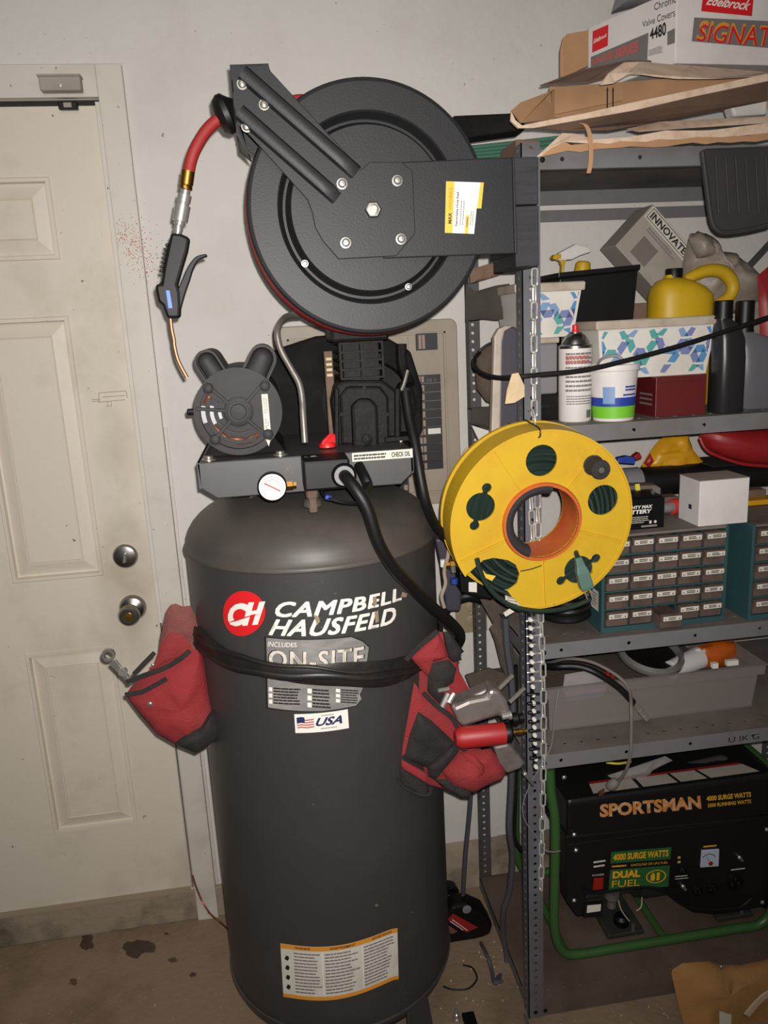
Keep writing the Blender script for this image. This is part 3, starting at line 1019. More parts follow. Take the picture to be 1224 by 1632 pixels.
def sector(name, material, r0, r1, a0, a1, y0, y1, par):
    mb = MB()
    vs, fs = ring2d(0, 0, r0, r1, max(4, int(abs(a1 - a0) / 6)), R(a0), R(a1))
    n = len(vs)
    A = [V((mc.x + x, y0, mc.z + y)) for x, y in vs]
    B = [V((mc.x + x, y1, mc.z + y)) for x, y in vs]
    F = list(fs) + [tuple(i + n for i in q) for q in fs]
    for i in range(0, n - 2, 2):
        F += [(i, i + 2, n + i + 2, n + i), (i + 1, n + i + 1, n + i + 3, i + 3)]
    F += [(0, 1, n + 1, n), (n - 2, 2 * n - 2, 2 * n - 1, n - 1)]
    return mb.add(A + B, F).build(name, material, par, True)


bell = sector('end_bell', 'motor', 0.018, mr * .99, -52, 148, mY, mY + .012, motor)
sector('end_bell_rim', 'motor', mr * .86, mr, 148, 308, mY, mY + .014, motor)
for a0, r0, r1 in ((180, .050, .056), (180, .036, .042)):
    sector('vent_bar', 'motor', r0, r1, 152, 300, mY + .001, mY + .006, motor)
for r0, r1, a0, a1 in ((.057, .0645, 168, 196), (.043, .0495, 165, 205), (.030, .0355, 170, 200)):
    sector('stator_plate', 'stator', r0, r1, a0, a1, mY + .008, mY + .012, motor)
for k, (a0, rr_) in enumerate(((150, .056), (222, .050), (236, .052), (262, .050), (276, .054), (290, .052))):
    t = R(a0)
    c = V((mc.x + rr_ * math.cos(t), mY + .010, mc.z + rr_ * math.sin(t)))
    e = V((-math.sin(t), 0, math.cos(t)))
    MB().tube([c - e * .012, c + V((0, -.004, 0)), c + e * .012], .0045, 8, 3).build('winding', 'copper', motor, True)
MB().lathe([(.026, 0), (.026, .004), (.021, .006), (.019, .006), (.0185, .003), (.014, .003), (.013, .008), (0, .009)], (mc.x, mY, mc.z), (0, -1, 0), 28).build('bearing_hub', 'motor', motor, True)
for an in (45, 135, 225, 315, 172):
    t = R(an)
    d = V((math.cos(t), 0, math.sin(t)))
    MB().obox(V((mc.x, mY - .001, mc.z)) + d * .047, d * .026, V((0, .005, 0)), d.cross(V((0, 1, 0))) * .0028).build('rib', 'motor', motor, bevel=.001)
for an in (40, 138, 226, 318):
    t = R(an)
    c = V((mc.x + .064 * math.cos(t), mY, mc.z + .064 * math.sin(t)))
    MB().lathe([(.0095, 0), (.009, .006), (.006, .008), (0, .008)], c, (0, -1, 0), 12).build('boss', 'motor', motor, True)
MB().lathe([(.006, 0), (.006, .012), (.004, .014)], (mc.x - mr, mY + .03, mc.z + .002), (-1, 0, 0), 10).build('side_bolt', 'black', motor, True)


def tombstone(base, tip, rad, n=10):
    d = (tip - base).normalized()
    e = V((0, 1, 0)).cross(d).normalized()
    P = [base + e * rad, ] + [tip + e * rad * math.cos(PI * k / n) + d * rad * math.sin(PI * k / n) for k in range(n + 1)] + [base - e * rad]
    return P, d


for tipx, tipy, rd in ((329, 577, .021), (418, 572, .0245)):
    tip = U(tipx, tipy, mY + .01)
    bs = V((mc.x, tip.y, mc.z)).lerp(tip, .45)
    P, d = tombstone(bs, tip, rd)
    Q, d = tombstone(bs, tip, rd - .0035)
    cq = sum(Q, V()) / len(Q)
    sc_ = lambda s_, y_: [cq + (p - cq) * s_ + V((0, y_, 0)) for p in Q]
    rings = [[p + V((0, .15, 0)) for p in P], [p + V((0, .004, 0)) for p in P], P, Q, sc_(1, .016), sc_(.93, .016), sc_(.90, .010), sc_(.78, .002), sc_(.5, -.003), sc_(.2, -.005)]
    MB().loft(rings).build('capacitor_cover', 'motor', motor, True, angle=50)
q0 = U(422, 628, mY)
lf = plane_fn((q0.x - .0005, mY - .0008, q0.z), (1, 0, 0), (0, 0, 1))
ml = decal('motor_tag', 'offwhite', poly2d([(-.0055, 0), (.0055, 0), (.0055, -.075), (0, -.092), (-.0055, -.075)]), lf, motor, 'long white pointed tag with small black lettering')
decal('lettering', 'ink', join2d(*[([(y * -1 + .0, x) for x, y in shift(text2d(s_, width=w_, height=.0026), o_, r_)[0]], text2d(s_, width=w_, height=.0026)[1]) for s_, w_, o_, r_ in (('230 VOLTS', .028, -.034, .0005), ('60 HZ', .018, -.060, .0005), ('CLOCKWISE', .026, -.034, -.0035), ('ONLY', .010, -.056, -.0035))]), plane_fn((q0.x - .0005, mY - .0013, q0.z), (1, 0, 0), (0, 0, 1)), ml)
for x in (mc.x - .058, mc.x + .066):
    MB().lathe([(.013, 0), (.013, .002), (.008, .003), (.008, .007), (0, .008)], (x, DY0 + .028, dzt), (0, 0, 1), 16).build('mount_bolt', 'steel', comp, True)
MB().slab([V((mc.x - .07, mY + .02, dzt)), V((mc.x + .078, mY + .02, dzt)), V((mc.x + .055, mY + .02, dzt + .035)), V((mc.x - .045, mY + .02, dzt + .03))], (0, .2, 0)).build('motor_base', 'blackm', comp, bevel=.003)

# belt guard behind motor and pump
gp = [(398, 600), (440, 557), (505, 536), (600, 528), (655, 560), (674, 620), (674, 690), (655, 712), (398, 706)]
g = MB().slab(px(gp, -.335), (0, .06, 0)).build('belt_guard', 'blackm', comp, bevel=.006)
gc = U(590, 640, -.34)
MB().lathe([(.098, .004), (.101, -.006), (.086, -.010), (.080, -.002), (.03, -.002), (.028, -.008), (.0, -.008)], gc, (0, 1, 0), 40).build('flywheel', 'iron', comp, True)

# pump: crankcase with an octagonal cover, finned cylinder, head
pY = -.53
pc = U(590, 650, pY)
pump = MB().slab(px([(536, 712), (528, 640), (534, 612), (550, 606), (610, 606), (632, 622), (640, 650), (640, 712)], pY), (0, .14, 0)).build('pump', 'iron', comp, bevel=.006)
MB().slab(px([(543, 708), (541, 630), (552, 615), (605, 615), (618, 632), (620, 708)], pY), (0, -.012, 0)).build('crankcase_cover', 'iron', pump, bevel=.005)
MB().slab(px([(561, 712), (558, 646), (570, 634), (590, 634), (600, 646), (602, 712)], pY - .012), (0, -.02, 0)).build('sight_housing', 'iron', pump, bevel=.006)
for k in range(8):
    t = 2 * PI * k / 8
    q = U(580 + 36 * math.cos(t), 660 + 42 * math.sin(t), pY - .012)
    MB().lathe([(.004, 0), (.004, .004), (0, .004)], q, (0, -1, 0), 6).build('cover_screw', 'iron', pump)
for x in (532, 628):
    MB().slab(px([(x, 712), (x, 618), (x + 8, 618), (x + 8, 712)], pY - .002), (0, -.014, 0)).build('cast_rib', 'iron', pump, bevel=.003)
q = U(585, 700, pY - .04)
MB().lathe([(.010, 0), (.010, .008), (.006, .009), (.006, .014), (0, .015)], q, (0, -1, 0), 8).build('oil_plug', 'iron', pump)
a, b = U(543, 606, pY - .005), U(610, 546, pY - .005)
for k in range(5):
    z = a.z + (b.z - a.z) * k / 4
    MB().box(a.x, b.x, pY - .006, pY + .12, z, z + .004).build('cylinder_fin', 'iron', pump)
MB().box(a.x + .008, b.x - .008, pY + .006, pY + .11, a.z - .005, b.z).build('cylinder', 'iron', pump)
xm = (a.x + b.x) / 2
for x in (a.x, xm - .002, b.x - .004):
    MB().box(x, x + .004, pY - .009, pY + .01, a.z, b.z + .004).build('fin_post', 'iron', pump)
for x in (xm - .006, b.x - .003):
    for z in (a.z + .015, a.z + .034):
        MB().box(x - .006, x - .003, pY - .0085, pY - .0075, z, z + .010).build('fin_lug', 'iron', pump)
MB().box(a.x - .012, b.x + .014, pY + .004, pY + .13, b.z + .004, b.z + .055).build('cylinder_head', 'iron', pump, bevel=.006)
# rusty slotted bracket beside the pump
bx = MB()
A = U(516, 560, pY + .04); B = U(528, 700, pY + .04)
bx.box(A.x, A.x + .016, pY + .04, pY + .06, B.z, A.z)
bs_ = bx.build('slotted_bracket', 'rust', comp, bevel=.002)
for k in range(4):
    z = A.z - .012 - .010 * k
    MB().box(A.x + .003, A.x + .0135, pY + .0375, pY + .040, z - .005, z).build('slot_rib', 'tape', bs_)
# elbow and intake at right of the head
q = [U(640, 548, pY + .02), U(641, 580, pY + .02), U(648, 600, pY + .01), U(654, 612, pY)]
MB().tube(q, .010, 10, 4).build('outlet_pipe', 'iron', comp, True)
MB().tube([U(650, 590, pY - .01), U(644, 612, pY - .012), U(640, 622, pY - .012)], .0035, 8, 3).build('hose_barb', 'steel', comp, True)
MB().slab(px([(636, 612), (655, 605), (664, 640), (660, 690), (648, 706), (634, 706)], pY + .05), (0, .04, 0)).build('crank_end_cover', 'iron', comp, bevel=.008)
bolt(comp, U(639, 703, pY - .015), (0, -1, 0), .0045, .005, 'steel', 'deck_bolt')
MB().box(U(612, 712, pY).x, U(655, 712, pY).x, pY - .02, pY + .1, dzt, dzt + .010).build('pump_foot', 'iron', comp, bevel=.002)

# bright discharge tube
tubep = [U(486, 706, -.655), U(483, 660, -.64), U(482, 640, -.63), U(477, 612, -.62), U(463, 586, -.61), U(447, 556, -.60), U(442, 530, -.59), U(448, 512, -.57), U(462, 503, -.54), U(490, 502, -.50)]
MB().tube(tubep, .0058, 12, 5).build('discharge_tube', 'steel', comp, True)

# pressure switch
sY0 = -.715
a, b = U(482, 736, sY0), U(560, 778, sY0)
zt_ = a.z
sY1 = UF(472, 705, zt_).y
sY1 = min(sY1, -.638)
sw = MB().box(a.x, b.x, sY0, sY1, b.z, zt_).build('pressure_switch', 'black', comp, bevel=.004)
kc = V(((UF(522, 712, zt_)).x, (UF(522, 712, zt_)).y, zt_))
kb = MB().lathe([(.0155, 0), (.0155, .004), (.012, .009), (0, .009)], kc, (0, 0, 1), 20).build('switch_knob', 'redpaint', sw, True)
MB().slab([kc + V((-.013, -.004, .006)), kc + V((.013, .004, .006)), kc + V((.013, .004, .022)), kc + V((.005, 0, .025)), kc + V((-.010, -.003, .013))], V((.0024, -.0075, 0))).build('knob_grip', 'redpaint', kb, bevel=.001)
lo_ = UF(483, 730, zt_ + .0006)
tf = plane_fn((lo_.x + .002, lo_.y, zt_ + .0007), (1, 0, 0), (0, 1, 0))
decal('lettering', 'white', join2d(shift(text2d('OFF', width=.008, height=.004), 0, .002), shift(text2d('AUTO', width=.013, height=.004), .010, .001), disc2d(.016, .012, .005, n=14), rect2d(0, .005, .012, .0135)), tf, sw)
g0 = U(548, 757, sY0)
MB().lathe([(.021, 0), (.021, .006), (.018, .010), (.017, .006), (.009, .006), (.007, .010)], g0, (0, -1, 0), 24).build('cord_gland', 'black', sw, True)
MB().lathe([(.0165, .0065), (.0165, .0085), (.008, .0085)], g0, (0, -1, 0), 20).build('gland_washer', 'greyplas', sw, True)
n0 = U(497, 779, -.675)
MB().lathe([(.011, 0), (.011, -.014), (.008, -.015), (.008, -.04)], n0, (0, 0, 1), 8).build('nipple', 'rust', comp, True)
MB().lathe([(.017, 0), (.015, .01), (.010, .014)], U(499, 806, -.665), (0, 0, 1), 14).build('tank_fitting', 'dome', comp, True)
gg = U(434, 776, -.70)
ga = MB().lathe([(.021, 0), (.0245, .004), (.0245, .018), (.0225, .020), (.022, .017)], gg + V((0, .016, 0)), (0, -1, 0), 32).build('pressure_gauge', 'black', comp, True)
MB().lathe([(.0222, .0), (.0222, .0015), (.0, .0015)], gg + V((0, .0, 0)), (0, -1, 0), 32, cap=False).build('gauge_face', 'glassface', ga, True)
gf = plane_fn(gg + V((0, -.0022, 0)), (1, 0, 0), (0, 0, 1))
tk = []
for k in range(19):
    t = R(-40 + 260 * k / 18)
    c_, s_ = math.cos(t), math.sin(t)
    r0_ = .0165 if k % 2 else .015
    tk.append(poly2d([(r0_ * c_ - .0003 * s_, r0_ * s_ + .0003 * c_), (.0195 * c_ - .0003 * s_, .0195 * s_ + .0003 * c_), (.0195 * c_ + .0003 * s_, .0195 * s_ - .0003 * c_), (r0_ * c_ + .0003 * s_, r0_ * s_ - .0003 * c_)]))
decal('tick_marks', 'ink', join2d(*tk), gf, ga)
decal('red_arc', 'redspeck', ring2d(0, 0, .0122, .0130, 20, R(10), R(200)), gf, ga)
MB().obox(gg + V((0, -.003, 0)), V((.0125, 0, -.0075)), V((0, .0005, 0)), V((.0005, 0, .0009))).build('needle', 'redpaint', ga)
MB().lathe([(.008, 0), (.008, .010), (.006, .011), (.006, .016)], U(457, 774, -.69), (1, 0, 0), 6).build('gauge_fitting', 'brass', comp)
# unloader tube with blue collar
MB().tube([U(512, 778, -.68), U(517, 790, -.70), U(530, 796, -.71), U(550, 801, -.71), U(575, 802, -.70)], .003, 8, 5).build('unloader_tube', 'rubber', comp, True)
MB().lathe([(.0048, -.005), (.0048, .005)], U(523, 793, -.705), (1, 0, -.35), 12).build('tube_collar', 'blue', comp, True)
# power cords
MB().tube([U(549, 758, -.725), U(556, 766, -.745), U(570, 784, -.76), U(586, 812, -.765), U(602, 862, -.760), U(625, 902, -.745), U(655, 934, -.72), U(690, 968, -.66), U(716, 990, -.60), U(733, 1010, -.56), U(730, 1026, -.53), U(716, 1030, -.50)], .0105, 12, 6).build('power_cord', 'rubber', comp, True)
MB().tube([U(572, 742, -.66), U(582, 762, -.69), U(586, 775, -.70), U(580, 788, -.73)], .009, 10, 5).build('cord_loop', 'rubber', comp, True)
MB().tube([U(646, 625, -.53), U(652, 665, -.55), U(662, 710, -.58), U(670, 760, -.60), U(680, 805, -.60), U(697, 842, -.56), U(720, 860, -.50), U(745, 862, -.45)], .0095, 12, 6).build('air_line', 'rubber', comp, True)

# ------------------------------------------------------------------ tool belt strapped round the tank
tb = thing('tool_belt', 'black strap round the tank carrying two red and black tool pouches', 'tool belt', V((TX, TY - .2, .70)))
bl = [TS(332, 1032, TR + .006), TS(420, 1066, TR + .006), TS(500, 1074, TR + .006), TS(580, 1077, TR + .006), TS(650, 1066, TR + .006)]


def belt_z(th):
    if th <= bl[0][0]:
        return bl[0][1]
    if th >= bl[-1][0]:
        return bl[-1][1]
    for (t0, z0_), (t1, z1_) in zip(bl, bl[1:]):
        if t0 <= th <= t1:
            return z0_ + (z1_ - z0_) * (th - t0) / (t1 - t0)


def belt_strip(name, dz, hw, off, amp, ph):
    rings = []
    n = 96
    for i in range(n + 1):
        th = -PI + 2 * PI * i / n
        z = belt_z(th) + dz + amp * math.sin(3 * th + ph) + .002 * math.sin(11 * th + ph)
        h = hw * (1 + .25 * math.sin(4 * th + ph * 2))
        cr = []
        for k in range(10):
            t = 2 * PI * k / 10
            cr.append(tank_pt(th, z + h * math.sin(t), off + .0045 * math.cos(t)))
        rings.append(cr)
    return MB().loft(rings, False).build(name, 'belt', tb, True, angle=60)


belt_strip('belt', 0.0, .0215, .0055, .002, 0)
belt_strip('belt_fold', -.009, .0065, .0072, .006, 1.2)
belt_strip('belt_fold', .009, .005, .0068, .004, 2.6)


def pk(crop, sc, pts):
    return [(crop[0] + x / sc, crop[1] + y / sc) for x, y in pts]


# left pouch
C3, S3 = (140, 930), 4.708
LPY = -.545
body = pk(C3, S3, [(470, 640), (600, 560), (760, 500), (850, 500), (885, 600), (915, 800), (955, 930), (1000, 1060), (990, 1140), (900, 1215), (810, 1268), (650, 1205), (520, 1130), (390, 980), (285, 840), (320, 780)])
lp = MB().pillow(px(body, LPY), .040, (0, -1, 0), .030, 7, .004, 3).build('pouch', 'redcloth', tb, True, angle=70, label='red canvas pouch with black edging at the left of the tank')
flap = pk(C3, S3, [(545, 400), (590, 200), (620, 160), (660, 150), (710, 172), (770, 165), (830, 290), (887, 405), (835, 440), (850, 520), (700, 560), (520, 620)])
MB().pillow(px(flap, LPY + .02), .012, (0, -1, 0), .006, 5, .004, 5).build('back_flap', 'fadedcloth', lp, True, angle=70)
inn = pk(C3, S3, [(560, 430), (620, 365), (700, 375), (770, 460), (800, 520), (620, 590), (480, 650)])
MB().pillow(px(inn, LPY - .004), .008, (0, -1, 0), .004, 4, .002, 6).build('lining', 'redcloth', lp, True, angle=70)


def ribbon(name, material, path, hw, th, parent, up=(0, 0, 1), off=(0, 0, 0)):
    """flat tape of half width hw following a path"""
    P = spline([V(p) + V(off) for p in path], 5)
    rings = []
    for i, p in enumerate(P):
        t = (P[min(i + 1, len(P) - 1)] - P[max(i - 1, 0)]).normalized()
        n = V((0, -1, 0))
        n = (n - t * n.dot(t)).normalized()
        s_ = t.cross(n)
        rings.append([p + s_ * hw - n * th, p + s_ * hw + n * th, p - s_ * hw + n * th, p - s_ * hw - n * th])
    return MB().loft(rings).build(name, material, parent, bevel=.0008)


ribbon('edge_binding', 'blackcloth', px(pk(C3, S3, [(290, 740), (420, 690), (560, 640), (680, 575), (765, 505)]), LPY - .040), .0045, .002, lp)
ribbon('pocket_binding', 'blackcloth', px(pk(C3, S3, [(278, 835), (400, 815), (500, 765), (590, 715)]), LPY - .042), .0042, .002, lp)
ribbon('inner_binding', 'blackcloth', px(pk(C3, S3, [(345, 680), (430, 590), (500, 520)]), LPY - .010), .004, .003, lp)
btm = pk(C3, S3, [(650, 1205), (715, 1115), (740, 1100), (850, 1050), (950, 930), (1005, 1060), (992, 1150), (900, 1220), (812, 1272)])
MB().pillow(px(btm, LPY - .026), .024, (0, -1, 0), .02, 5, .002, 9).build('base_patch', 'blackcloth', lp, True, angle=70)
bolt(lp, U(*pk(C3, S3, [(468, 905)])[0], LPY - .040), (0, -1, 0), .0042, .0025, 'steel', 'rivet')
bolt(lp, U(*pk(C3, S3, [(488, 612)])[0], LPY - .020), (0, -1, 0), .003, .002, 'steel', 'rivet')

# right pouch
C2, S2 = (600, 960), 4.08
RPY = -.645


def rp(name, material, pts, dy, bulge, seed=1, parent=None, back=.008, wr=.003, cen=None):
    return MB().pillow(px(pk(C2, S2, pts), RPY + dy), bulge, (0, -1, 0), back, 6, wr, seed, None).build(name, material, parent or tb, True, angle=70)


r0 = rp('pouch', 'redcloth', [(190, 375), (300, 270), (400, 190), (470, 200), (520, 320), (540, 450), (600, 560), (560, 800), (600, 960), (830, 1130), (620, 1235), (440, 1210), (330, 1180), (160, 1070), (170, 950), (245, 700), (240, 520)], .03, .010, 2, None, .04)
r0['label'] = 'red canvas pouch holding air tools at the right of the tank'
rp('upper_flap', 'redcloth', [(215, 350), (400, 190), (440, 260), (465, 350), (345, 390), (330, 480)], -.010, .012, 3, r0)
rp('side_flap', 'blackcloth', [(430, 190), (470, 190), (570, 320), (545, 340), (555, 375), (500, 390), (460, 350)], -.008, .010, 4, r0)
rp('inner_pocket', 'blackcloth', [(340, 400), (470, 370), (520, 430), (500, 520), (440, 560), (430, 680), (330, 580)], -.006, .010, 5, r0)
rp('pocket_panel', 'blackcloth', [(270, 710), (360, 770), (510, 910), (520, 960), (350, 1080), (180, 1010), (215, 860)], -.030, .016, 6, r0)
rp('side_panel', 'redcloth', [(245, 520), (300, 600), (420, 700), (500, 770), (580, 960), (500, 900), (380, 800), (300, 720), (250, 720), (215, 860), (165, 1000), (170, 940)], -.018, .008, 7, r0)
rp('lower_panel', 'redcloth', [(165, 1020), (330, 1110), (335, 1180), (160, 1075)], -.024, .008, 8, r0)
rp('strap', 'blackcloth', [(330, 1060), (500, 920), (545, 950), (380, 1150), (340, 1130)], -.040, .012, 9, r0)
rp('base_patch', 'blackcloth', [(150, 1060), (330, 1170), (350, 1250), (300, 1270), (150, 1190)], -.020, .014, 10, r0)
rp('tool_pocket', 'redcloth', [(430, 1100), (540, 990), (640, 965), (740, 950), (830, 1060), (840, 1120), (620, 1230), (480, 1180)], -.028, .030, 11, r0)
rp('pocket_rim', 'redcloth', [(560, 985), (640, 1000), (700, 1060), (700, 1110), (650, 1170), (690, 1100), (680, 1050), (610, 1000)], -.056, .005, 12, r0)
rp('bottom_edge', 'blackcloth', [(380, 1150), (470, 1150), (620, 1230), (610, 1265), (560, 1260), (430, 1200)], -.028, .008, 13, r0)
ribbon('edge_binding', 'blackcloth', px(pk(C2, S2, [(190, 375), (240, 320), (300, 265), (400, 185)]), RPY - .022), .005, .003, r0)
ribbon('pocket_binding', 'blackcloth', px(pk(C2, S2, [(305, 590), (400, 680), (490, 750), (540, 850), (575, 960)]), RPY - .034), .004, .003, r0)
ribbon('base_piping', 'blackcloth', px(pk(C2, S2, [(135, 1150), (180, 1200), (260, 1240), (340, 1250), (350, 1200)]), RPY - .030), .003, .003, r0)

# tools kept in the pouches
wr_ = thing('combination_wrench', 'chrome ring spanner sticking out of the left red pouch', 'wrench', U(196, 1080, LPY - .012))
c = U(*pk(C3, S3, [(155, 535)])[0], LPY - .012)
MB().lathe([(.0075, -.003), (.0125, -.003), (.0125, .003), (.0075, .003), (.0075, -.003)], c, (0, 1, 0), 12, cap=False).build('ring_end', 'steel', wr_, True)
q = [U(*p_, LPY - .012) for p_ in pk(C3, S3, [(185, 585), (250, 660), (330, 745)])]
rings = []
for i, p_ in enumerate(q):
    t = (q[-1] - q[0]).normalized()
    s_ = t.cross(V((0, 1, 0)))
    hw = (.0075, .006, .006)[i]
    rings.append([p_ + s_ * hw + V((0, .0025, 0)), p_ + s_ * hw - V((0, .0025, 0)), p_ - s_ * hw - V((0, .0025, 0)), p_ - s_ * hw + V((0, .0025, 0))])
MB().loft(rings).build('shank', 'steel', wr_, bevel=.001)
w2 = thing('ratchet_wrench', 'short chrome wrench tucked beside the ring spanner in the left pouch', 'wrench', U(200, 1078, LPY - .022))
c = U(*pk(C3, S3, [(262, 660)])[0], LPY - .022)
MB().lathe([(.0035, -.003), (.0085, -.003), (.0085, .003), (.0035, .003), (.0035, -.003)], c, (0, 1, 0), 12, cap=False).build('ring_end', 'chrome', w2, True)
MB().tube([c + V((.005, 0, -.007)), U(*pk(C3, S3, [(320, 750)])[0], LPY - .022)], .003, 8).build('shank', 'chrome', w2, True)

aY = RPY - .055
aw = thing('air_ratchet', 'red-bodied air tool with a brass nipple lying in the right pouch', 'air tool', U(770, 1180, aY))
a, b = U(*pk(C2, S2, [(545, 880)])[0], aY), U(*pk(C2, S2, [(830, 850)])[0], aY)
d = (b - a)
L_ = d.length
MB().lathe([(.014, -.01), (.0205, .0), (.0205, L_), (.019, L_ + .001)], a, d, 20).build('body', 'redtool', aw, True)
MB().lathe([(.0185, L_), (.0195, L_ + .004), (.0195, L_ + .010), (.016, L_ + .014), (.010, L_ + .015)], a, d, 20).build('rear_cap', 'black', aw, True)
MB().lathe([(.006, L_ + .013), (.006, L_ + .020), (.0045, L_ + .021), (.0045, L_ + .026), (.006, L_ + .027), (.006, L_ + .034), (.004, L_ + .036), (.004, L_ + .044)], a, d, 12).build('air_nipple', 'brass', aw, True)
iw = thing('impact_wrench', 'grey cast aluminium impact wrench wedged into the top of the right pouch', 'air tool', U(760, 1150, RPY - .02))
pts = pk(C2, S2, [(490, 690), (600, 640), (720, 615), (740, 570), (800, 575), (850, 640), (880, 730), (840, 780), (800, 740), (690, 775), (560, 815), (530, 780)])
MB().slab(px(pts, RPY - .045), (0, .05, 0)).build('housing', 'alu', iw, bevel=.007)
pts = pk(C2, S2, [(620, 610), (730, 560), (800, 560), (820, 590), (720, 612), (630, 640)])
MB().slab(px(pts, RPY - .030), (0, .035, 0)).build('top_housing', 'alu', iw, bevel=.005)
q0_, q1_ = U(*pk(C2, S2, [(770, 930)])[0], RPY - .02), U(*pk(C2, S2, [(910, 1070)])[0], RPY - .03)
MB().slab([U(*p_, RPY - .035) for p_ in pk(C2, S2, [(760, 940), (860, 915), (970, 1050), (940, 1085), (850, 1120), (800, 1050)])], (0, .032, 0)).build('handle', 'alu', iw, bevel=.006)
MB().lathe([(.006, 0), (.006, .012), (.0085, .013), (.0085, .018)], U(*pk(C2, S2, [(815, 745)])[0], RPY - .05), (1, 0, .1), 12).build('trigger_pin', 'chrome', iw, True)
MB().lathe([(.012, 0), (.012, .010), (.009, .014), (.009, .022)], U(*pk(C2, S2, [(880, 760)])[0], RPY - .04), (1, 0, .05), 14).build('anvil_collar', 'black', iw, True)
for k, (p0, p1, lab_) in enumerate((((790, 565), (885, 475), 'upper'), ((865, 650), (962, 558), 'lower'))):
    a, b = U(*pk(C2, S2, [p0])[0], RPY + .0), U(*pk(C2, S2, [p1])[0], RPY + .01)
    ch = MB().tube([a, a.lerp(b, .5), b], lambda t: .0048 - .0012 * t * 0, 8).build('chisel_shank', 'steel', smooth=True)
    tag(ch, ['upper of two steel chisel shanks poking out behind the impact wrench', 'lower of two steel chisel shanks poking out behind the impact wrench'][k], 'chisel', 'chisels in the right pouch')
nf = thing('hose_fitting', 'small bright hose fittings lying in the inner pocket of the right pouch', 'fitting', U(*pk(C2, S2, [(470, 640)])[0], RPY - .02))
for a, b, r_ in (((425, 685), (470, 590), .006), ((470, 650), (505, 590), .005), ((400, 575), (470, 560), .004)):
    MB().tube([U(*pk(C2, S2, [a])[0], RPY - .026), U(*pk(C2, S2, [b])[0], RPY - .022)], r_, 8).build('brass_stem', 'chrome', nf, True)
sc2 = thing('screwdriver_bit', 'small chrome bit hanging below the impact wrench handle', 'bit', U(*pk(C2, S2, [(990, 1150)])[0], RPY + .01))
a, b = U(*pk(C2, S2, [(965, 1115)])[0], RPY), U(*pk(C2, S2, [(1020, 1185)])[0], RPY)
MB().tube([a, b], .0035, 6).build('shaft', 'steel', sc2)
MB().ball(a, .005).build('tip', 'chrome', sc2, True)

# ------------------------------------------------------------------ hose reel
RY = -.665
rc = U(589, 334, RY)
RR = .1985
reel = thing('hose_reel', 'large black steel hose reel with red hose above the compressor', 'hose reel', rc - V((0, -.06, .2)))
prof = [(.012, .004), (.05, .004), (.1255, .004), (.1275, .001), (.1345, -.020), (.1385, -.020), (.1450, .000), (.1475, .003), (.1885, .003), (.1930, .0012), (.1960, -.004), (.1960, -.010), (.194, -.011), (.19, -.003), (.15, -.003), (.146, -.022), (.127, -.022), (.12, -.002), (.012, -.002)]
MB().lathe(prof, rc, (0, -1, 0), 96, cap=False).build('side_disc', 'reel', reel, True, angle=11, label='dished black disc facing the room')
prof2 = [(.012, 0), (.13, 0), (.134, .010), (.148, .010), (.152, 0), (.19, 0), (RR, .010), (RR - .002, .013), (.15, .004), (.012, .004)]
MB().lathe(prof2, rc + V((0, .112, 0)), (0, 1, 0), 96, cap=False).build('rear_disc', 'reel', reel, True)
MB().lathe([(.085, .008), (.085, .10)], rc, (0, 1, 0), 48).build('drum', 'reel', reel, True)
mb = MB()
for rad in (.105, .125, .145, .165, .1885):
    for k in range(4):
        y = .034 + .0195 * k
        mb.tube([rc + V((rad * math.cos(2 * PI * i / 64), y, rad * math.sin(2 * PI * i / 64))) for i in range(64)], .0098, 8, 0, True)
hose = mb.build('hose_coil', 'hose', reel, True, label='red rubber hose wound between the discs')
# plates in front of the disc
BY = RY - .020
br = MB().slab(px([(640, 258), (817, 250), (821, 404), (610, 412)], BY + .003), (0, .005, 0)).build('side_bracket', 'reel', reel, bevel=.002, label='flat black mounting plate with a label')
MB().slab([U(817, 250, BY + .003), U(821, 404, BY + .003), U(821, 404, BY + .003) + V((0, .15, 0)), U(817, 250, BY + .003) + V((0, .15, 0))], (.004, 0, 0)).build('bracket_flange', 'reel', reel, bevel=.001)
hp = [(366, 103), (427, 101), (431, 113), (480, 166), (576, 270), (590, 258), (640, 258), (658, 273), (662, 372), (632, 408), (540, 413), (515, 385), (502, 362), (498, 340), (490, 318), (470, 296), (420, 240), (388, 206), (374, 196)]
arm = MB().slab(px(hp, BY), (0, .003, 0)).build('guide_arm', 'reel', reel, bevel=.0012, label='black pressed-steel guide arm rising to the upper left')
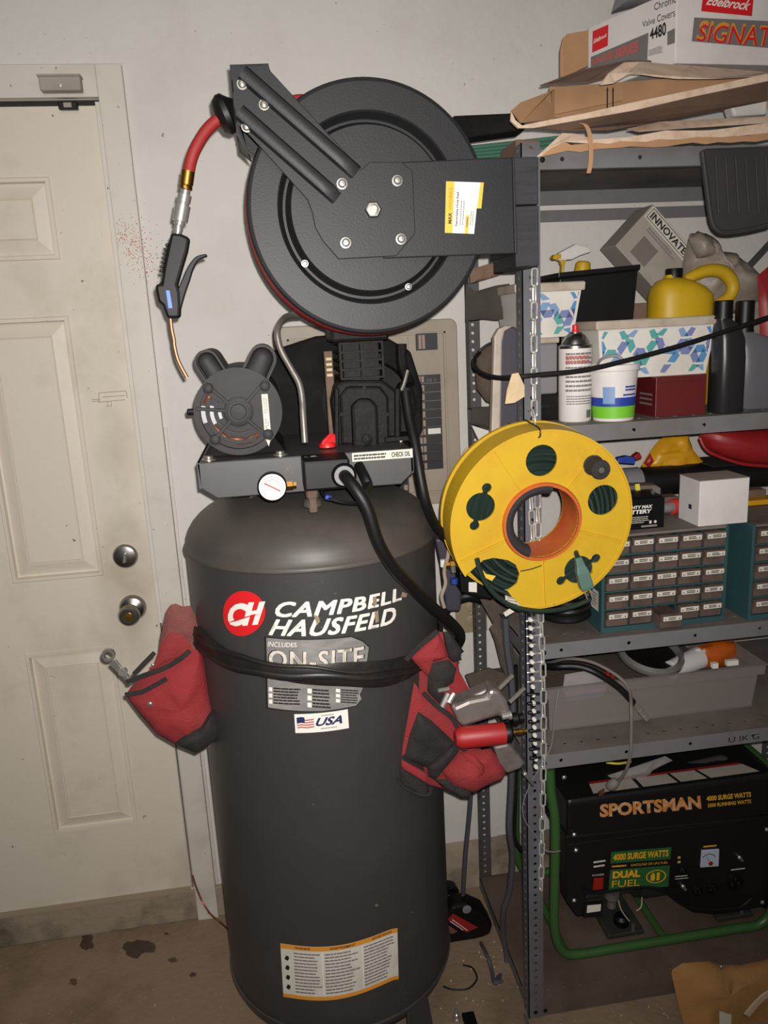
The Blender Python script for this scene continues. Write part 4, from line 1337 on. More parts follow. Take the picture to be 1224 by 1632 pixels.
# rear arm plate of the same bracket, bent top and end flange
MB().slab([p + V((0, .125, 0)) for p in px([(366, 103), (427, 101), (431, 113), (576, 270), (540, 340), (388, 206), (374, 196)], BY)], (0, .003, 0)).build('rear_arm', 'reel', reel, bevel=.001)
a, b = U(366, 103, BY), U(428, 101, BY)
MB().slab([a, b, b + V((0, .125, 0)), a + V((0, .125, 0))], (0, 0, -.003)).build('arm_top', 'reel', reel)
a, b = U(366, 103, BY), U(394, 245, BY)
MB().slab([a, U(374, 190, BY), U(377, 215, BY), b, b + V((.004, .06, 0)), U(377, 215, BY) + V((0, .12, 0)), a + V((0, .12, 0))], (.003, 0, 0)).build('end_flange', 'reel', reel, bevel=.0008)
for p0, p1 in (((386, 116), (568, 276)), ((381, 178), (538, 316))):
    A, B = U(*p0, BY), U(*p1, BY)
    t = (B - A).normalized()
    s_ = t.cross(V((0, 1, 0))).normalized()
    rings = []
    L_ = (B - A).length
    for k in range(13):
        f_ = k / 12
        h = .0085 if f_ < .86 else .0085 * (1 - ((f_ - .86) / .14) ** 2) + .0004
        c = A.lerp(B, f_)
        rings.append([c + s_ * .0125 + V((0, .001, 0)), c + s_ * .0085 - V((0, h * .8, 0)), c + s_ * .004 - V((0, h, 0)), c - s_ * .004 - V((0, h, 0)), c - s_ * .0085 - V((0, h * .8, 0)), c - s_ * .0125 + V((0, .001, 0))])
    MB().loft(rings).build('pressed_rib', 'reel', arm, True, angle=25)
for p_ in ((386, 134), (421, 167), (393, 202)):
    bolt(reel, U(*p_, BY), (0, -1, 0), .0065, .005, 'steel', 'bolt')
for p_ in ((545, 293), (633, 288), (551, 387), (639, 381)):
    bolt(reel, U(*p_, BY), (0, -1, 0), .0068, .0065, 'chrome', 'bolt')
for p_ in ((486, 420), (651, 457)):
    bolt(reel, U(*p_, RY - .0045), (0, -1, 0), .0045, .004, 'chrome', 'screw')
for p_ in ((529, 343), (596, 403), (653, 333)):
    MB().lathe([(.0042, 0), (.0042, .0008), (.003, .0008), (.003, 0)], U(*p_, BY), (0, -1, 0), 14, cap=False).build('spot_weld', 'reel', arm, True)
c = U(594, 335, BY)
nut = MB().lathe([(.0135, 0), (.0135, .006), (.0115, .008), (.0085, .008), (.0085, .003)], c, (0, -1, 0), 6, cap=False).build('swivel_nut', 'brass', reel)
nut.data.materials[0] = M['nickel']
MB().lathe([(.0084, 0), (.0084, .0095), (.006, .010), (.0058, .004), (0, .004)], c, (0, -1, 0), 16).build('shaft_end', 'steel', nut, True)
# label
lf = quad_fn(U(709, 371, BY + .002), U(763, 373, BY + .002), U(771, 291, BY + .002), U(711, 289, BY + .002))
lab = decal('maker_label', 'white', poly2d([(0, 0), (.86, 0), (.87, .5), (1, .5), (1, 1), (0, 1)]), lf, br, 'yellow and white maker label turned on its side')
lf = quad_fn(U(709, 371, BY + .002), U(763, 373, BY + .002), U(771, 291, BY + .002), U(711, 289, BY + .002), (0, -.0005, 0))
decal('yellow_band', 'yellow', join2d(rect2d(0, .22, 0, 1), poly2d([(.88, .5), (1, .5), (1, 1), (.91, 1)]), rect2d(.58, .68, 0, .36)), lf, lab)
lf = quad_fn(U(709, 371, BY + .002), U(763, 373, BY + .002), U(771, 291, BY + .002), U(711, 289, BY + .002), (0, -.0009, 0))


def rot90(flat):
    return [(-y, x) for x, y in flat[0]], flat[1]


decal('lettering', 'ink', join2d(shift(rot90(text2d('MAX', bold=.04, width=.22, height=.10)), .18, .18), shift(rot90(text2d('Retractable Hose Reel', bold=.03, width=.66, height=.06)), .35, .14), shift(rot90(text2d('WARNING', bold=.03, width=.2, height=.05)), .655, .12)), lf, lab)
decal('lettering', 'orange', shift(rot90(text2d('WORKS', bold=.04, width=.45, height=.10)), .18, .44), lf, lab)
decal('small_print', 'inkgrey', join2d(*[shift(rot90(words2d(0, w_, 0, .03, 1, s_, .8)), x_, .16) for x_, w_, s_ in ((.45, .5, 1), (.52, .6, 2), (.74, .3, 3), (.80, .3, 4))]), lf, lab)
# roller guide and outgoing hose
g0 = U(359, 182, BY + .055)
gx = V((math.cos(R(-22)), 0, math.sin(R(-22))))
gd = V((0.93, 0, .36)).normalized()
MB().lathe([(.012, -.016), (.024, -.012), (.030, -.004), (.030, .004), (.022, .012), (.016, .02)], g0, gd, 20, cap=True).build('hose_stop', 'rubber', reel, True)
MB().tube([rc + V((-.085, .05, .165)), U(480, 160, BY + .07), U(420, 172, BY + .062), U(375, 180, BY + .058), U(352, 188, BY + .05), U(330, 207, BY + .045), U(312, 236, BY + .04), U(304, 258, BY + .038), U(300, 280, BY + .036)], .0094, 14, 6).build('hose_end', 'hose', reel, True, label='short red hose end curving down from the reel')
gY = BY + .036
a, b = U(300, 273, gY), U(296, 302, gY)
d = b - a
MB().lathe([(.0104, 0), (.0104, d.length * .75), (.0088, d.length * .76), (.0100, d.length * .85), (.0100, d.length)], a, d, 16).build('ferrule', 'brass', reel, True)

# blow gun
gun = thing('blow_gun', 'black air blow gun with thin copper nozzle hanging on the red hose', 'blow gun', U(298, 602, gY))
a, b = U(296, 303, gY), U(283, 372, gY)
d = b - a
L_ = d.length
MB().lathe([(.0075, 0), (.0075, .10 * L_), (.0108, .11 * L_), (.0108, .28 * L_), (.0095, .29 * L_), (.0095, .34 * L_), (.0122, .35 * L_), (.0122, .72 * L_), (.0085, .73 * L_), (.0085, .80 * L_), (.0065, .81 * L_), (.0075, .9 * L_), (.0065, L_ * 1.02)], a, d, 18).build('quick_coupler', 'chrome', gun, True, angle=30)
C1, S1 = (0, 80), 3.4
gp = pk(C1, S1, [(925, 988), (975, 992), (1028, 1015), (1015, 1090), (985, 1190), (962, 1270), (975, 1310), (978, 1380), (975, 1452), (905, 1455), (880, 1385), (855, 1362), (842, 1300), (840, 1268), (872, 1264), (885, 1180), (905, 1080)])
MB().slab(px(gp, gY - .011), (0, .022, 0)).build('grip', 'gunblack', gun, bevel=.005)
for k in range(7):
    f_ = .08 + .1 * k
    p0 = U(*pk(C1, S1, [(912 - 40 * f_ * 1.2, 1040 + 230 * f_)])[0], gY)
    MB().obox(p0, V((.0025, 0, .0003)), V((0, .011, 0)), V((0, 0, .0022))).build('grip_ridge', 'gunblack', gun, bevel=.001)
lv = [U(*p_, gY) for p_ in pk(C1, S1, [(958, 1400), (985, 1310), (1012, 1240), (1035, 1180), (1070, 1130), (1122, 1112)])]
P = spline(lv, 5)
rings = []
for i, p_ in enumerate(P):
    t = (P[min(i + 1, len(P) - 1)] - P[max(0, i - 1)]).normalized()
    s_ = t.cross(V((0, 1, 0))).normalized()
    hw = .0065 * (1 - .72 * (i / (len(P) - 1)) ** 1.5)
    rings.append([p_ + s_ * hw + V((0, .008, 0)), p_ + s_ * hw - V((0, .008, 0)), p_ - s_ * hw - V((0, .008, 0)), p_ - s_ * hw + V((0, .008, 0))])
MB().loft(rings).build('lever', 'gunblack', gun, bevel=.0015)
lq = pk(C1, S1, [(898, 1300), (920, 1302), (936, 1398), (912, 1400)])
MB().slab(px(lq, gY - .0113), (0, -.0008, 0)).build('badge', 'gunblue', gun, bevel=.0005)
MB().tube([U(*p_, gY) for p_ in pk(C1, S1, [(923, 1445), (930, 1510), (942, 1570)])] + [U(278, 552, gY), U(284, 575, gY), U(298, 602, gY)], .0032, 10, 5).build('nozzle', 'copper', gun, True)

# ------------------------------------------------------------------ wooden block on the post
blk = thing('mounting_block', 'black stained wooden block between the hose reel and the shelf post', 'wood block', U(840, 425, -.6))
a, b = U(820, 252, -.645), U(859, 425, -.645)
zt_, zb_ = U(840, 250, -.645).z, U(840, 425, -.645).z
zm = (zt_ + zb_) / 2 + .012
MB().box(a.x, b.x, -.645, -.511, zm + .001, zt_).build('timber', 'wood', blk, bevel=.002)
MB().box(a.x + .001, b.x + .001, -.643, -.511, zb_, zm - .001).build('timber', 'wood', blk, bevel=.002)
for p_ in ((862, 268), (863, 397)):
    q = U(*p_, -.60)
    MB().lathe([(.0075, 0), (.0075, .006), (.004, .007), (.004, .014), (0, .014)], (b.x, q.y, q.z), (1, 0, 0), 6).build('bolt', 'iron', blk)

# ------------------------------------------------------------------ chain
def link_mesh(c, t, n, parent, Lo=.0365, Wd=.0150, wr=.0020):
    """stadium link about c, long axis t, lying in the plane t,n"""
    hl, r_ = Lo / 2 - Wd / 2, Wd / 2 - wr
    P = []
    for k in range(9):
        a_ = PI * k / 8
        P.append(c + t * (hl + r_ * math.sin(a_)) + n * (r_ * math.cos(a_)))
    for k in range(9):
        a_ = PI * k / 8
        P.append(c - t * (hl + r_ * math.sin(a_)) - n * (r_ * math.cos(a_)))
    return MB().tube(P, wr, 6, 0, True).build('link', 'zinc', parent, True)


def chain(name, label, pts, group=None, ph=0):
    P = spline([V(p) for p in pts], 20)
    th = thing(name, label, 'chain', P[-1], group)
    pitch = .0305
    acc, k = 0.0, ph
    nxt = pitch / 2
    for i in range(len(P) - 1):
        seg = (P[i + 1] - P[i]).length
        while acc + seg >= nxt:
            f_ = (nxt - acc) / seg
            c = P[i].lerp(P[i + 1], f_)
            t = (P[i + 1] - P[i]).normalized()
            n = V((1, 0, 0)) if k % 2 == 0 else V((.12, -1, 0)).normalized()
            n = (n - t * n.dot(t)).normalized()
            link_mesh(c, t, n, th)
            k += 1
            nxt += pitch
        acc += seg
    return th


CY = -.528
chain('chain', 'long zinc chain hanging down the front shelf post past the yellow reel', [U(852, 428, CY), U(851, 560, CY), U(852, 690, CY), U(856, 780, CY), U(859, 900, CY), U(862, 985, CY), U(866, 1090, CY), U(866, 1230, CY), U(864, 1330, CY), U(862, 1424, CY)])
chain('chain', 'short second strand of zinc chain seen through the middle of the yellow reel', [U(846, 790, -.524), U(849, 860, -.524), U(852, 920, -.524), U(855, 980, -.524)], None, 1)

# ------------------------------------------------------------------ yellow cord reel
YY = -.615
yc = U(864, 832, YY)
yn = V((0, -math.cos(R(5)), -math.sin(R(5))))
ye1 = V((1, 0, 0))
ye2 = yn.cross(ye1) * -1
if ye2.z < 0:
    ye2 = -ye2
YR = .1775
YI = .093
cr = thing('cord_reel', 'round yellow plastic cord reel with an orange centre hanging on the chain', 'cord reel', yc - ye2 * YR)


def yp(x, y, h=0.0):
    return yc + ye1 * x + ye2 * y + yn * h


ysc = YR / 142.0          # metres per photo pixel on the reel face


def ypx(x, y):
    q = U(x, y, YY)
    d = ray(x, y)
    t = (yc - CAM).dot(yn) / d.dot(yn)
    q = CAM + d * t - yc
    return q.dot(ye1), q.dot(ye2)


# face with cut-outs, built by filling between loops
def disc_with_holes(h0, h1, outer, holes, name, material, parent):
    bm = bmesh.new()
    loops = []
    for L_ in [outer] + holes:
        vs = [bm.verts.new((x, y, 0)) for x, y in L_]
        for i in range(len(vs)):
            bm.edges.new((vs[i], vs[(i + 1) % len(vs)]))
        loops.append(len(vs))
    bmesh.ops.triangle_fill(bm, edges=bm.edges[:], use_beauty=True)
    bm.verts.index_update()
    vs = [(v.co.x, v.co.y) for v in bm.verts]
    fs = [tuple(v.index for v in f.verts) for f in bm.faces]
    bm.free()
    n = len(vs)
    mb = MB()
    F = list(fs) + [tuple(reversed([i + n for i in q])) for q in fs]
    s0 = 0
    for ln in loops:
        for i in range(ln):
            j = (i + 1) % ln
            F.append((s0 + i, s0 + j, n + s0 + j, n + s0 + i))
        s0 += ln
    mb.add([yp(x, y, h0) for x, y in vs] + [yp(x, y, h1) for x, y in vs], F)
    return mb.build(name, material, parent)


def circ(cx_, cy_, r_, n=24, a0=0, a1=360):
    return [(cx_ + r_ * math.cos(R(a0 + (a1 - a0) * i / (n if a1 - a0 == 360 else n - 1))), cy_ + r_ * math.sin(R(a0 + (a1 - a0) * i / (n if a1 - a0 == 360 else n - 1)))) for i in range(n)]


def keyhole(cx_, cy_, r_, ang, rs, dist):
    """round window with a small keyhole ear on both sides at angle ang"""
    P = []
    w_ = rs * .55
    for s_ in (0, 180):
        A = ang + s_
        ear = (cx_ + dist * math.cos(R(A)), cy_ + dist * math.sin(R(A)))
        al = math.degrees(math.asin(w_ / r_))
        be = math.degrees(math.asin(w_ / rs))
        P += circ(ear[0], ear[1], rs, 12, A - 180 + be, A + 180 - be)
        P += circ(cx_, cy_, r_, 12, A + al, A + 180 - al)
    return P


S_ = ysc
wx = {k: ypx(*v) for k, v in dict(top=(863, 734), left=(766, 808), right=(961, 797), br=(922, 908), bl=(800, 905)).items()}
broken = [ypx(*p_) for p_ in ((760, 905), (770, 893), (786, 889), (800, 891), (810, 893), (822, 900), (828, 915), (824, 930), (815, 937), (808, 941), (815, 950), (835, 964))]
outer = []
# outer rim runs round from the broken chunk
a_s = math.degrees(math.atan2(broken[-1][1], broken[-1][0]))
a_e = math.degrees(math.atan2(broken[0][1], broken[0][0]))
if a_e < a_s:
    a_e += 360
outer = circ(0, 0, YR, 72, a_s, a_e) + broken
outer = outer[:72] + broken[1:-1]
holes = [circ(0, 0, .0705, 48), circ(*wx['top'], 24 * S_), circ(*wx['right'], 24 * S_), keyhole(*wx['left'], 22 * S_, 72, 7.5 * S_, 30 * S_), keyhole(*wx['br'], 23 * S_, 30, 7.5 * S_, 32 * S_)]
fd = disc_with_holes(0, -.004, outer, holes, 'front_flange', 'yreel', cr)
mb = MB()
mb.lathe([(YR - .002, -.004), (YR + .001, -.004), (YR + .001, .003), (YR - .0015, .003)], yc, yn, 72, cap=False)
# rim lip is trimmed to the unbroken arc
rimv = []
n = 72
A0, A1 = a_s, a_e
rings = []
for i in range(n + 1):
    t = R(A0 + (A1 - A0) * i / n)
    c_, s_ = math.cos(t), math.sin(t)
    rings.append([yp((YR - .003) * c_, (YR - .003) * s_, -.060), yp((YR + .0005) * c_, (YR + .0005) * s_, -.060), yp((YR + .0005) * c_, (YR + .0005) * s_, .003), yp((YR - .003) * c_, (YR - .003) * s_, .003)])
MB().loft(rings).build('rim_lip', 'yreel', fd)
for a_ in (123, 52, -18, -90 + 4, 202):
    t = R(a_)
    A, B = yp(.079 * math.cos(t), .079 * math.sin(t), .0006), yp(.170 * math.cos(t), .170 * math.sin(t), .0006)
    d = (B - A)
    s_ = d.normalized().cross(yn)
    MB().obox((A + B) / 2, d / 2, s_ * .0016, yn * .003).build('spoke_rib', 'yreel', fd)
BK = -.078
disc_with_holes(BK, BK - .004, circ(0, 0, YR, 72), [circ(0, 0, .0705, 48), circ(0, .11, .03), circ(.105, .03, .03), circ(-.105, .03, .03), circ(.06, -.09, .03)], 'rear_flange', 'yreel', cr)
MB().lathe([(YR - .002, BK - .006), (YR + .001, BK - .006), (YR + .001, BK + .003), (YR - .002, BK + .003), (YR - .002, BK - .006)], yc, yn, 72, cap=False).build('rear_rim_lip', 'yreel', cr)
MB().lathe([(.0705, .006), (.0755, .006), (.078, .001), (.078, BK + .002), (.074, BK - .002), (.0705, BK - .002), (.0705, .006)], yc, yn, 64, cap=False).build('hub_ring', 'yorange', cr, True, angle=30, label='orange inner ring of the reel')
# foam grip on the inner handle
rings = []
for i in range(25):
    t = R(76 + (248 - 76) * i / 24)
    c_, s_ = math.cos(t), math.sin(t)
    e_ = .0006 if i in (0, 24) else 1
    cc = yp(.066 * c_, .066 * s_, -.014)
    rad = V(ye1 * c_ + ye2 * s_)
    rings.append([cc + rad * (.0125 * math.cos(u_)) + yn * (.023 * math.sin(u_)) for u_ in [2 * PI * k / 12 for k in range(12)]])
MB().loft(rings).build('foam_grip', 'foam', cr, True, angle=50, label='black foam grip round part of the inner ring')
kx = ypx(945, 741)
MB().lathe([(.0195, .001), (.0195, .004), (.017, .005), (.0165, .030), (.0185, .034), (.0175, .038), (.008, .040), (.007, .036), (0, .036)], yp(kx[0], kx[1]), yn, 24).build('crank_knob', 'foam', cr, True)
MB().lathe([(.0055, .036), (.0055, .040), (0, .0405)], yp(kx[0], kx[1]), yn, 12).build('crank_screw', 'steel', cr, True)
# cord wound between the flanges
mb = MB()
r7 = random.Random(5)
for L_, rad in enumerate((.090, .104, .118, .132, .146, .157)):
    for k in range(6):
        h = -.012 - .0105 * k
        pts = []
        f1, f2 = r7.uniform(0, 6.28), r7.uniform(0, 6.28)
        for i in range(48):
            t = 2 * PI * i / 48
            rr_ = rad + .003 * math.sin(2 * t + f1)
            pts.append(yp(rr_ * math.cos(t), rr_ * math.sin(t), h + .004 * math.sin(3 * t + f2)))
        mb.tube(pts, .0048, 6, 0, True)
mb.build('wound_cord', 'cord', cr, True, label='dark green cord wound on the reel')
lo = [U(*p_, YY - .014) for p_ in ((760, 890), (766, 912), (778, 935), (800, 957), (830, 970)) ] + [U(870, 974, YY - .01), U(910, 968, YY), U(940, 955, YY + .005)]
MB().tube(lo, .0048, 8, 6).build('loose_cord', 'cord', cr, True)
# plug coming out of the lower right window
pg = MB()
A, B = U(921, 888, YY - .012), U(935, 938, YY - .02)
MB().tube([U(917, 876, YY + .02), U(919, 884, YY - .005), A], .0048, 8, 4).build('plug_lead', 'cord', cr, True)
d = (B - A).normalized()
s_ = d.cross(yn).normalized()
rings = []
for f_, hw, hd in ((0, .006, .006), (.25, .0085, .007), (.45, .012, .009), (.9, .0125, .010), (1, .0115, .009)):
    c = A.lerp(B, f_)
    rings.append([c + s_ * hw + yn * hd, c - s_ * hw + yn * hd, c - s_ * hw - yn * hd, c + s_ * hw - yn * hd])
plg = MB().loft(rings).build('plug', 'plug', cr, bevel=.002)
for q in (-1, 1):
    c = B + s_ * .005 * q
    MB().obox(c + d * .009, d * .010, s_ * .001, yn * .003).build('prong', 'chrome', plg)
# black tie over the rim, hook on the chain, crack
MB().tube([yp(-.012, YR + .003, .008), yp(-.011, YR + .004, -.02), yp(-.011, YR + .0035, -.05), yp(-.011, YR + .002, BK - .008), yp(-.011, YR - .012, BK - .008), yp(-.011, YR - .018, -.04), yp(-.0115, YR - .012, .006)], .0014, 6, 4, True).build('rim_tie', 'rubber', cr, True)
hk = yp(-.008, YR + .004, -.035)
MB().tube([hk + V((.0, .03, .022)), hk + V((0, .012, .026)), hk + V((0, 0, .018)), hk + V((0, -.006, .004)), hk + V((0, .004, -.008))], .0018, 8, 5).build('hook', 'zinc', cr, True)
MB().tube([yp(*ypx(829, 910), .0008), yp(*ypx(845, 907), .0008), yp(*ypx(863, 901), .0008)], .0011, 6, 4).build('crack', 'ink', cr)
tg = [U(*p_, YY + .030) for p_ in ((804, 926), (822, 936), (836, 965), (828, 974), (806, 966))]
t_ = MB().slab(tg, (0, .0008, 0)).build('hang_tag', 'offwhite', cr)
t2 = MB().slab([U(*p_, YY + .024) for p_ in ((802, 977), (812, 970), (820, 975), (806, 983))], (0, .0008, 0)).build('hang_tag', 'offwhite', cr)
decal('lettering', 'inkgrey', words2d(0, 1, 0, 1, 5, 3, .4, .1, .3), quad_fn(U(808, 962, YY + .0295), U(826, 966, YY + .0295), U(826, 945, YY + .0295), U(808, 942, YY + .0295)), t_)
pn = MB().slab([U(*p_, YY - .006) for p_ in ((766, 905), (775, 915), (790, 918), (784, 926), (772, 920))], (0, .001, 0)).build('plastic_shard', 'yellow', cr)

# ------------------------------------------------------------------ steel shelving
SX0, SX1, SY0, SY1 = .487, 1.401, -.508, -.050
unit = thing('shelving_unit', 'grey bolted steel shelving unit loaded with garage clutter', 'shelving', V(((SX0 + SX1) / 2, (SY0 + SY1) / 2, 0)))
PW, PT, HP = .036, .002, .0205


def post(x, y, sx, sy, name, material, z1=1.93):
    mb = MB()
    n = int(z1 / HP)
    hole_strip(mb, (x, y, 0), (0, 0, 1), (sx, 0, 0), n, HP, PW, .0042, (0, sy * PT, 0))
    hole_strip(mb, (x, y, 0), (0, 0, 1), (0, sy, 0), n, HP, PW, .0042, (sx * PT, 0, 0))
    return mb.build(name, material, unit)


post(SX0, SY0 - .002, 1, 1, 'post', 'post')
post(SX1, SY0 - .002, -1, 1, 'post', 'post')
post(SX0 + .004, SY1, 1, -1, 'post', 'backpost')
post(SX1, SY1, -1, -1, 'post', 'backpost')
SH = [1.915, 1.405, .947, .688, .036]
for k, z in enumerate(SH):
    x0, x1, y0, y1 = SX0 + .003, SX1 - .003, SY0, SY1 - .002
    sh = MB().box(x0, x1, y0 + .058, y1, z - .002, z).build('shelf_deck', 'rustdeck' if k == 4 else 'deck', unit)
    mb = MB()
    mb.box(x0, x1, y0, y0 + .018, z - .002, z)
    n = 23
    hole_strip(mb, (x0, y0 + .018, z - .002), (1, 0, 0), (0, 1, 0), n, (x1 - x0) / n, .040, .0045, (0, 0, .002))
    mb.build('deck_edge', 'rustdeck' if k == 4 else 'deck', sh)
    mb = MB()
    n = 6
    hole_strip(mb, (x0, y0 - .001, z - .034), (1, 0, 0), (0, 0, 1), n, (x1 - x0) / n, .034, .0042, (0, .0015, 0))
    mb.box(x0, x1, y0, y0 + .012, z - .034, z - .0325)
    mb.build('shelf_lip', 'rustdeck' if k == 4 else 'shelf', sh)
    MB().box(x0, x1, y1 - .0015, y1, z - .034, z).build('rear_lip', 'shelf', sh)
    MB().box(x0, x0 + .0015, y0, y1, z - .034, z).build('side_lip', 'shelf', sh)
    MB().box(x1 - .0015, x1, y0, y1, z - .034, z).build('side_lip', 'shelf', sh)
    for dx in (.016, .040):
        bolt(sh, V((SX0 + dx, y0 - .0035, z - .018)), (0, -1, 0), .004, .003, 'iron', 'bolt')
lz = SH[3]
q = U(1160, 1186, SY0)
decal('pencil_marks', 'ink', text2d('U IK G', width=.075, height=.013), plane_fn((q.x, SY0 - .0018, lz - .026), (1, 0, 0), (0, 0, 1)), bpy.data.objects['shelf_lip.003'])
# rear diagonal brace
A, B = U(1175, 445, -.035), U(1224, 392, -.035)
d = (B - A).normalized()
s_ = d.cross(V((0, 1, 0))).normalized() * .009
A = A - d * .25
B = B + d * .35
MB().slab([A - s_, B - s_, B + s_, A + s_], (0, .002, 0)).build('brace', 'backpost', unit)
MB().box(SX0 + .03, SX1 - .03, -.034, -.030, 1.845, 1.872).build('rear_stiffener', 'shelf', unit)

# ------------------------------------------------------------------ things on the top shelf
def on_plane(px_, py_, p0, n):
    d = ray(px_, py_)
    return CAM + d * ((V(p0) - CAM).dot(V(n)) / d.dot(V(n)))


def sheet(name, material, pts, th, parent=None, wr=0.0):
    """card sheet through (px, py, Y) points, thickness vector th"""
    return MB().slab([U(a, b, y) for a, b, y in pts], th).build(name, material, parent)


C0 = U(1076, 101, -.46)
zb = C0.z
L0 = UF(936, 150, zb)
R0 = UF(1330, 106, zb)
el = (L0 - C0).normalized()
er = (R0 - C0).normalized()
HB = U(942, 44, L0.y).z - zb
vb = thing('parts_carton', 'white automotive parts carton with red and orange lettering on the top shelf', 'carton', (C0 + L0 + R0) / 3)
mb = MB()
LL, LR = (L0 - C0).length, .34
mb.add([C0, C0 + er * LR, C0 + er * LR + el * LL, C0 + el * LL] + [p + V((0, 0, HB)) for p in (C0, C0 + er * LR, C0 + er * LR + el * LL, C0 + el * LL)], [(3, 2, 1, 0), (4, 5, 6, 7), (0, 1, 5, 4), (1, 2, 6, 5), (2, 3, 7, 6), (3, 0, 4, 7)])
mb.build('carton_body', 'boxwhite', vb, bevel=.002)
nl = el.cross(V((0, 0, 1)))
nl = nl if nl.dot(CAM - C0) > 0 else -nl
nr = er.cross(V((0, 0, 1)))
nr = nr if nr.dot(CAM - C0) > 0 else -nr


def face_fn(n, corners, off):
    q = [on_plane(x, y, C0, n) + n * off for x, y in corners]
    return quad_fn(*q)


def cart(name, material, flat, n, corners, off=.0008, parent=None):
    return decal(name, material, flat, face_fn(n, corners, off), parent or vb)


bd = cart('brand_badge', 'redpaint', rect2d(0, 1, 0, 1), nr, [(1117, 18), (1198, 26), (1201, -8), (1121, -14)])
cart('lettering', 'white', text2d('Edelbrock', bold=.02, width=1, height=1, shear=.1), nr, [(1124, 8), (1190, 17), (1193, 1), (1126, -6)], .0014, bd)
bd = cart('title_band', 'inkgrey', rect2d(0, 1, 0, 1), nr, [(1102, 66), (1262, 80), (1268, 36), (1106, 28)])
cart('lettering', 'orange', text2d('SIGNATURE', bold=.02, width=1, height=1, shear=.03), nr, [(1108, 65), (1282, 80), (1284, 46), (1111, 32)], .0013, bd)
cart('lettering', 'redpaint', text2d('SIGNATURE', bold=.0, width=1, height=1, shear=.03), nr, [(1109, 66), (1283, 80.5), (1284, 46), (1111, 40)], .0016, bd)
bd = cart('brand_badge', 'redpaint', rect2d(0, 1, 0, 1), nl, [(944, 84), (969, 73), (970, 39), (945, 50)])
cart('lettering', 'white', text2d('Edelbrock', bold=.02, width=1, height=1, shear=.1), nl, [(946, 70), (967, 59), (967, 53), (946, 63)], .0014, bd)
cart('lettering', 'ink', text2d('Chrome', width=1, height=1), nl, [(1043, 17), (1078, 4), (1078, -10), (1043, 6)])
cart('lettering', 'ink', text2d('Valve Covers', width=1, height=1), nl, [(1024, 44), (1076, 26), (1076, 13), (1024, 34)])
cart('lettering', 'ink', text2d('4480', bold=.03, width=1, height=1), nl, [(1036, 64), (1062, 56), (1062, 34), (1036, 47)])
cart('small_print', 'inkgrey', join2d(words2d(0, .6, 0, .42, 5, 2, .5), rect2d(.72, 1, .3, 1)), nl, [(1034, 90), (1076, 78), (1076, 45), (1034, 66)])
bd = cart('title_band', 'inkgrey', rect2d(0, 1, 0, 1), nl, [(942, 112), (1032, 96), (1034, 52), (942, 91)])
cart('lettering', 'redspeck', join2d(text2d('SIGNATURE', bold=.05, width=.45, height=.8), shift(text2d('SERIES', bold=.05, width=.48, height=.8), .5, 0)), nl, [(944, 104), (1020, 82), (1020, 58), (944, 93)], .0014, bd)
# pale object behind carton's left end
q = U(985, 8, -.28)
wb = MB().pillow(px([(975, 20), (985, -15), (1010, -40), (1060, -40), (1060, 10), (1010, 10)], -.27), .03, (0, -1, 0), .04, 5, .004, 3).build('folded_plastic', 'greyplas', smooth=True)
tag(wb, 'grey folded plastic behind the white parts carton at the top edge', 'plastic')

# opened flattened carton under it
oc = thing('flattened_carton', 'brown corrugated carton flattened and splayed open under the parts carton', 'cardboard', UF(1000, 190, 1.93))
sheet('inner_wall', 'card', [(878, 139, -.40), (1165, 118, -.40), (1224, 118, -.40), (1224, 172, -.40), (878, 188, -.40)], (0, .004, 0), oc)
fa = sheet('arrow_panel', 'card', [(876, 138, -.42), (993, 136, -.42), (993, 160, -.42), (876, 184, -.42)], (0, .003, 0), oc)
for x in (967, 976):
    MB().slab(px([(x, 172), (x, 143), (x - 1.5, 147), (x + 1.2, 138), (x + 3.5, 146), (x + 2, 143), (x + 2, 172)], -.4206), (0, .0004, 0)).build('printed_arrow', 'ink', fa)
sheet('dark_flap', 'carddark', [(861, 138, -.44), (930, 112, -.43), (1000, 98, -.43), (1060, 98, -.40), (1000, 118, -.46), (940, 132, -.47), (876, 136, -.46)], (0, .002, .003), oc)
sheet('torn_flap', 'cardedge', [(957, 136, -.545), (970, 118, -.54), (996, 100, -.52), (1020, 99, -.51), (1050, 103, -.50), (1224, 116, -.50), (1224, 121, -.54), (1140, 126, -.545), (1080, 126, -.545), (1040, 122, -.545), (1012, 117, -.545), (1000, 120, -.545), (978, 133, -.545)], (0, .003, .002), oc)
sheet('end_flap', 'card', [(893, 122, -.36), (893, 80, -.36), (898, 60, -.36), (904, 54, -.36), (938, 48, -.35), (938, 104, -.35), (897, 124, -.36)], (0, .004, 0), oc)
sheet('flap_tip', 'card', [(815, 176, -.52), (830, 163, -.50), (878, 145, -.46), (884, 142, -.44), (884, 190, -.47), (830, 196, -.53)], (0, .004, 0), oc)
sheet('front_edge', 'cardedge', [(815, 178, -.55), (822, 192, -.555), (832, 200, -.555), (860, 194, -.555), (930, 181, -.555), (1000, 165, -.555), (1110, 142, -.555), (1224, 117, -.555), (1224, 129, -.555), (1100, 155, -.555), (1010, 176, -.555), (930, 190, -.555), (850, 204, -.555), (826, 204, -.555), (814, 192, -.55)], (0, .006, 0), oc)
sheet('underside', 'carddark', [(832, 203, -.55), (930, 190, -.55), (1010, 176, -.55), (1100, 155, -.55), (1224, 129, -.55), (1224, 160, -.50), (1130, 178, -.48), (1040, 196, -.48), (970, 208, -.50), (900, 208, -.53)], (0, .003, 0), oc)
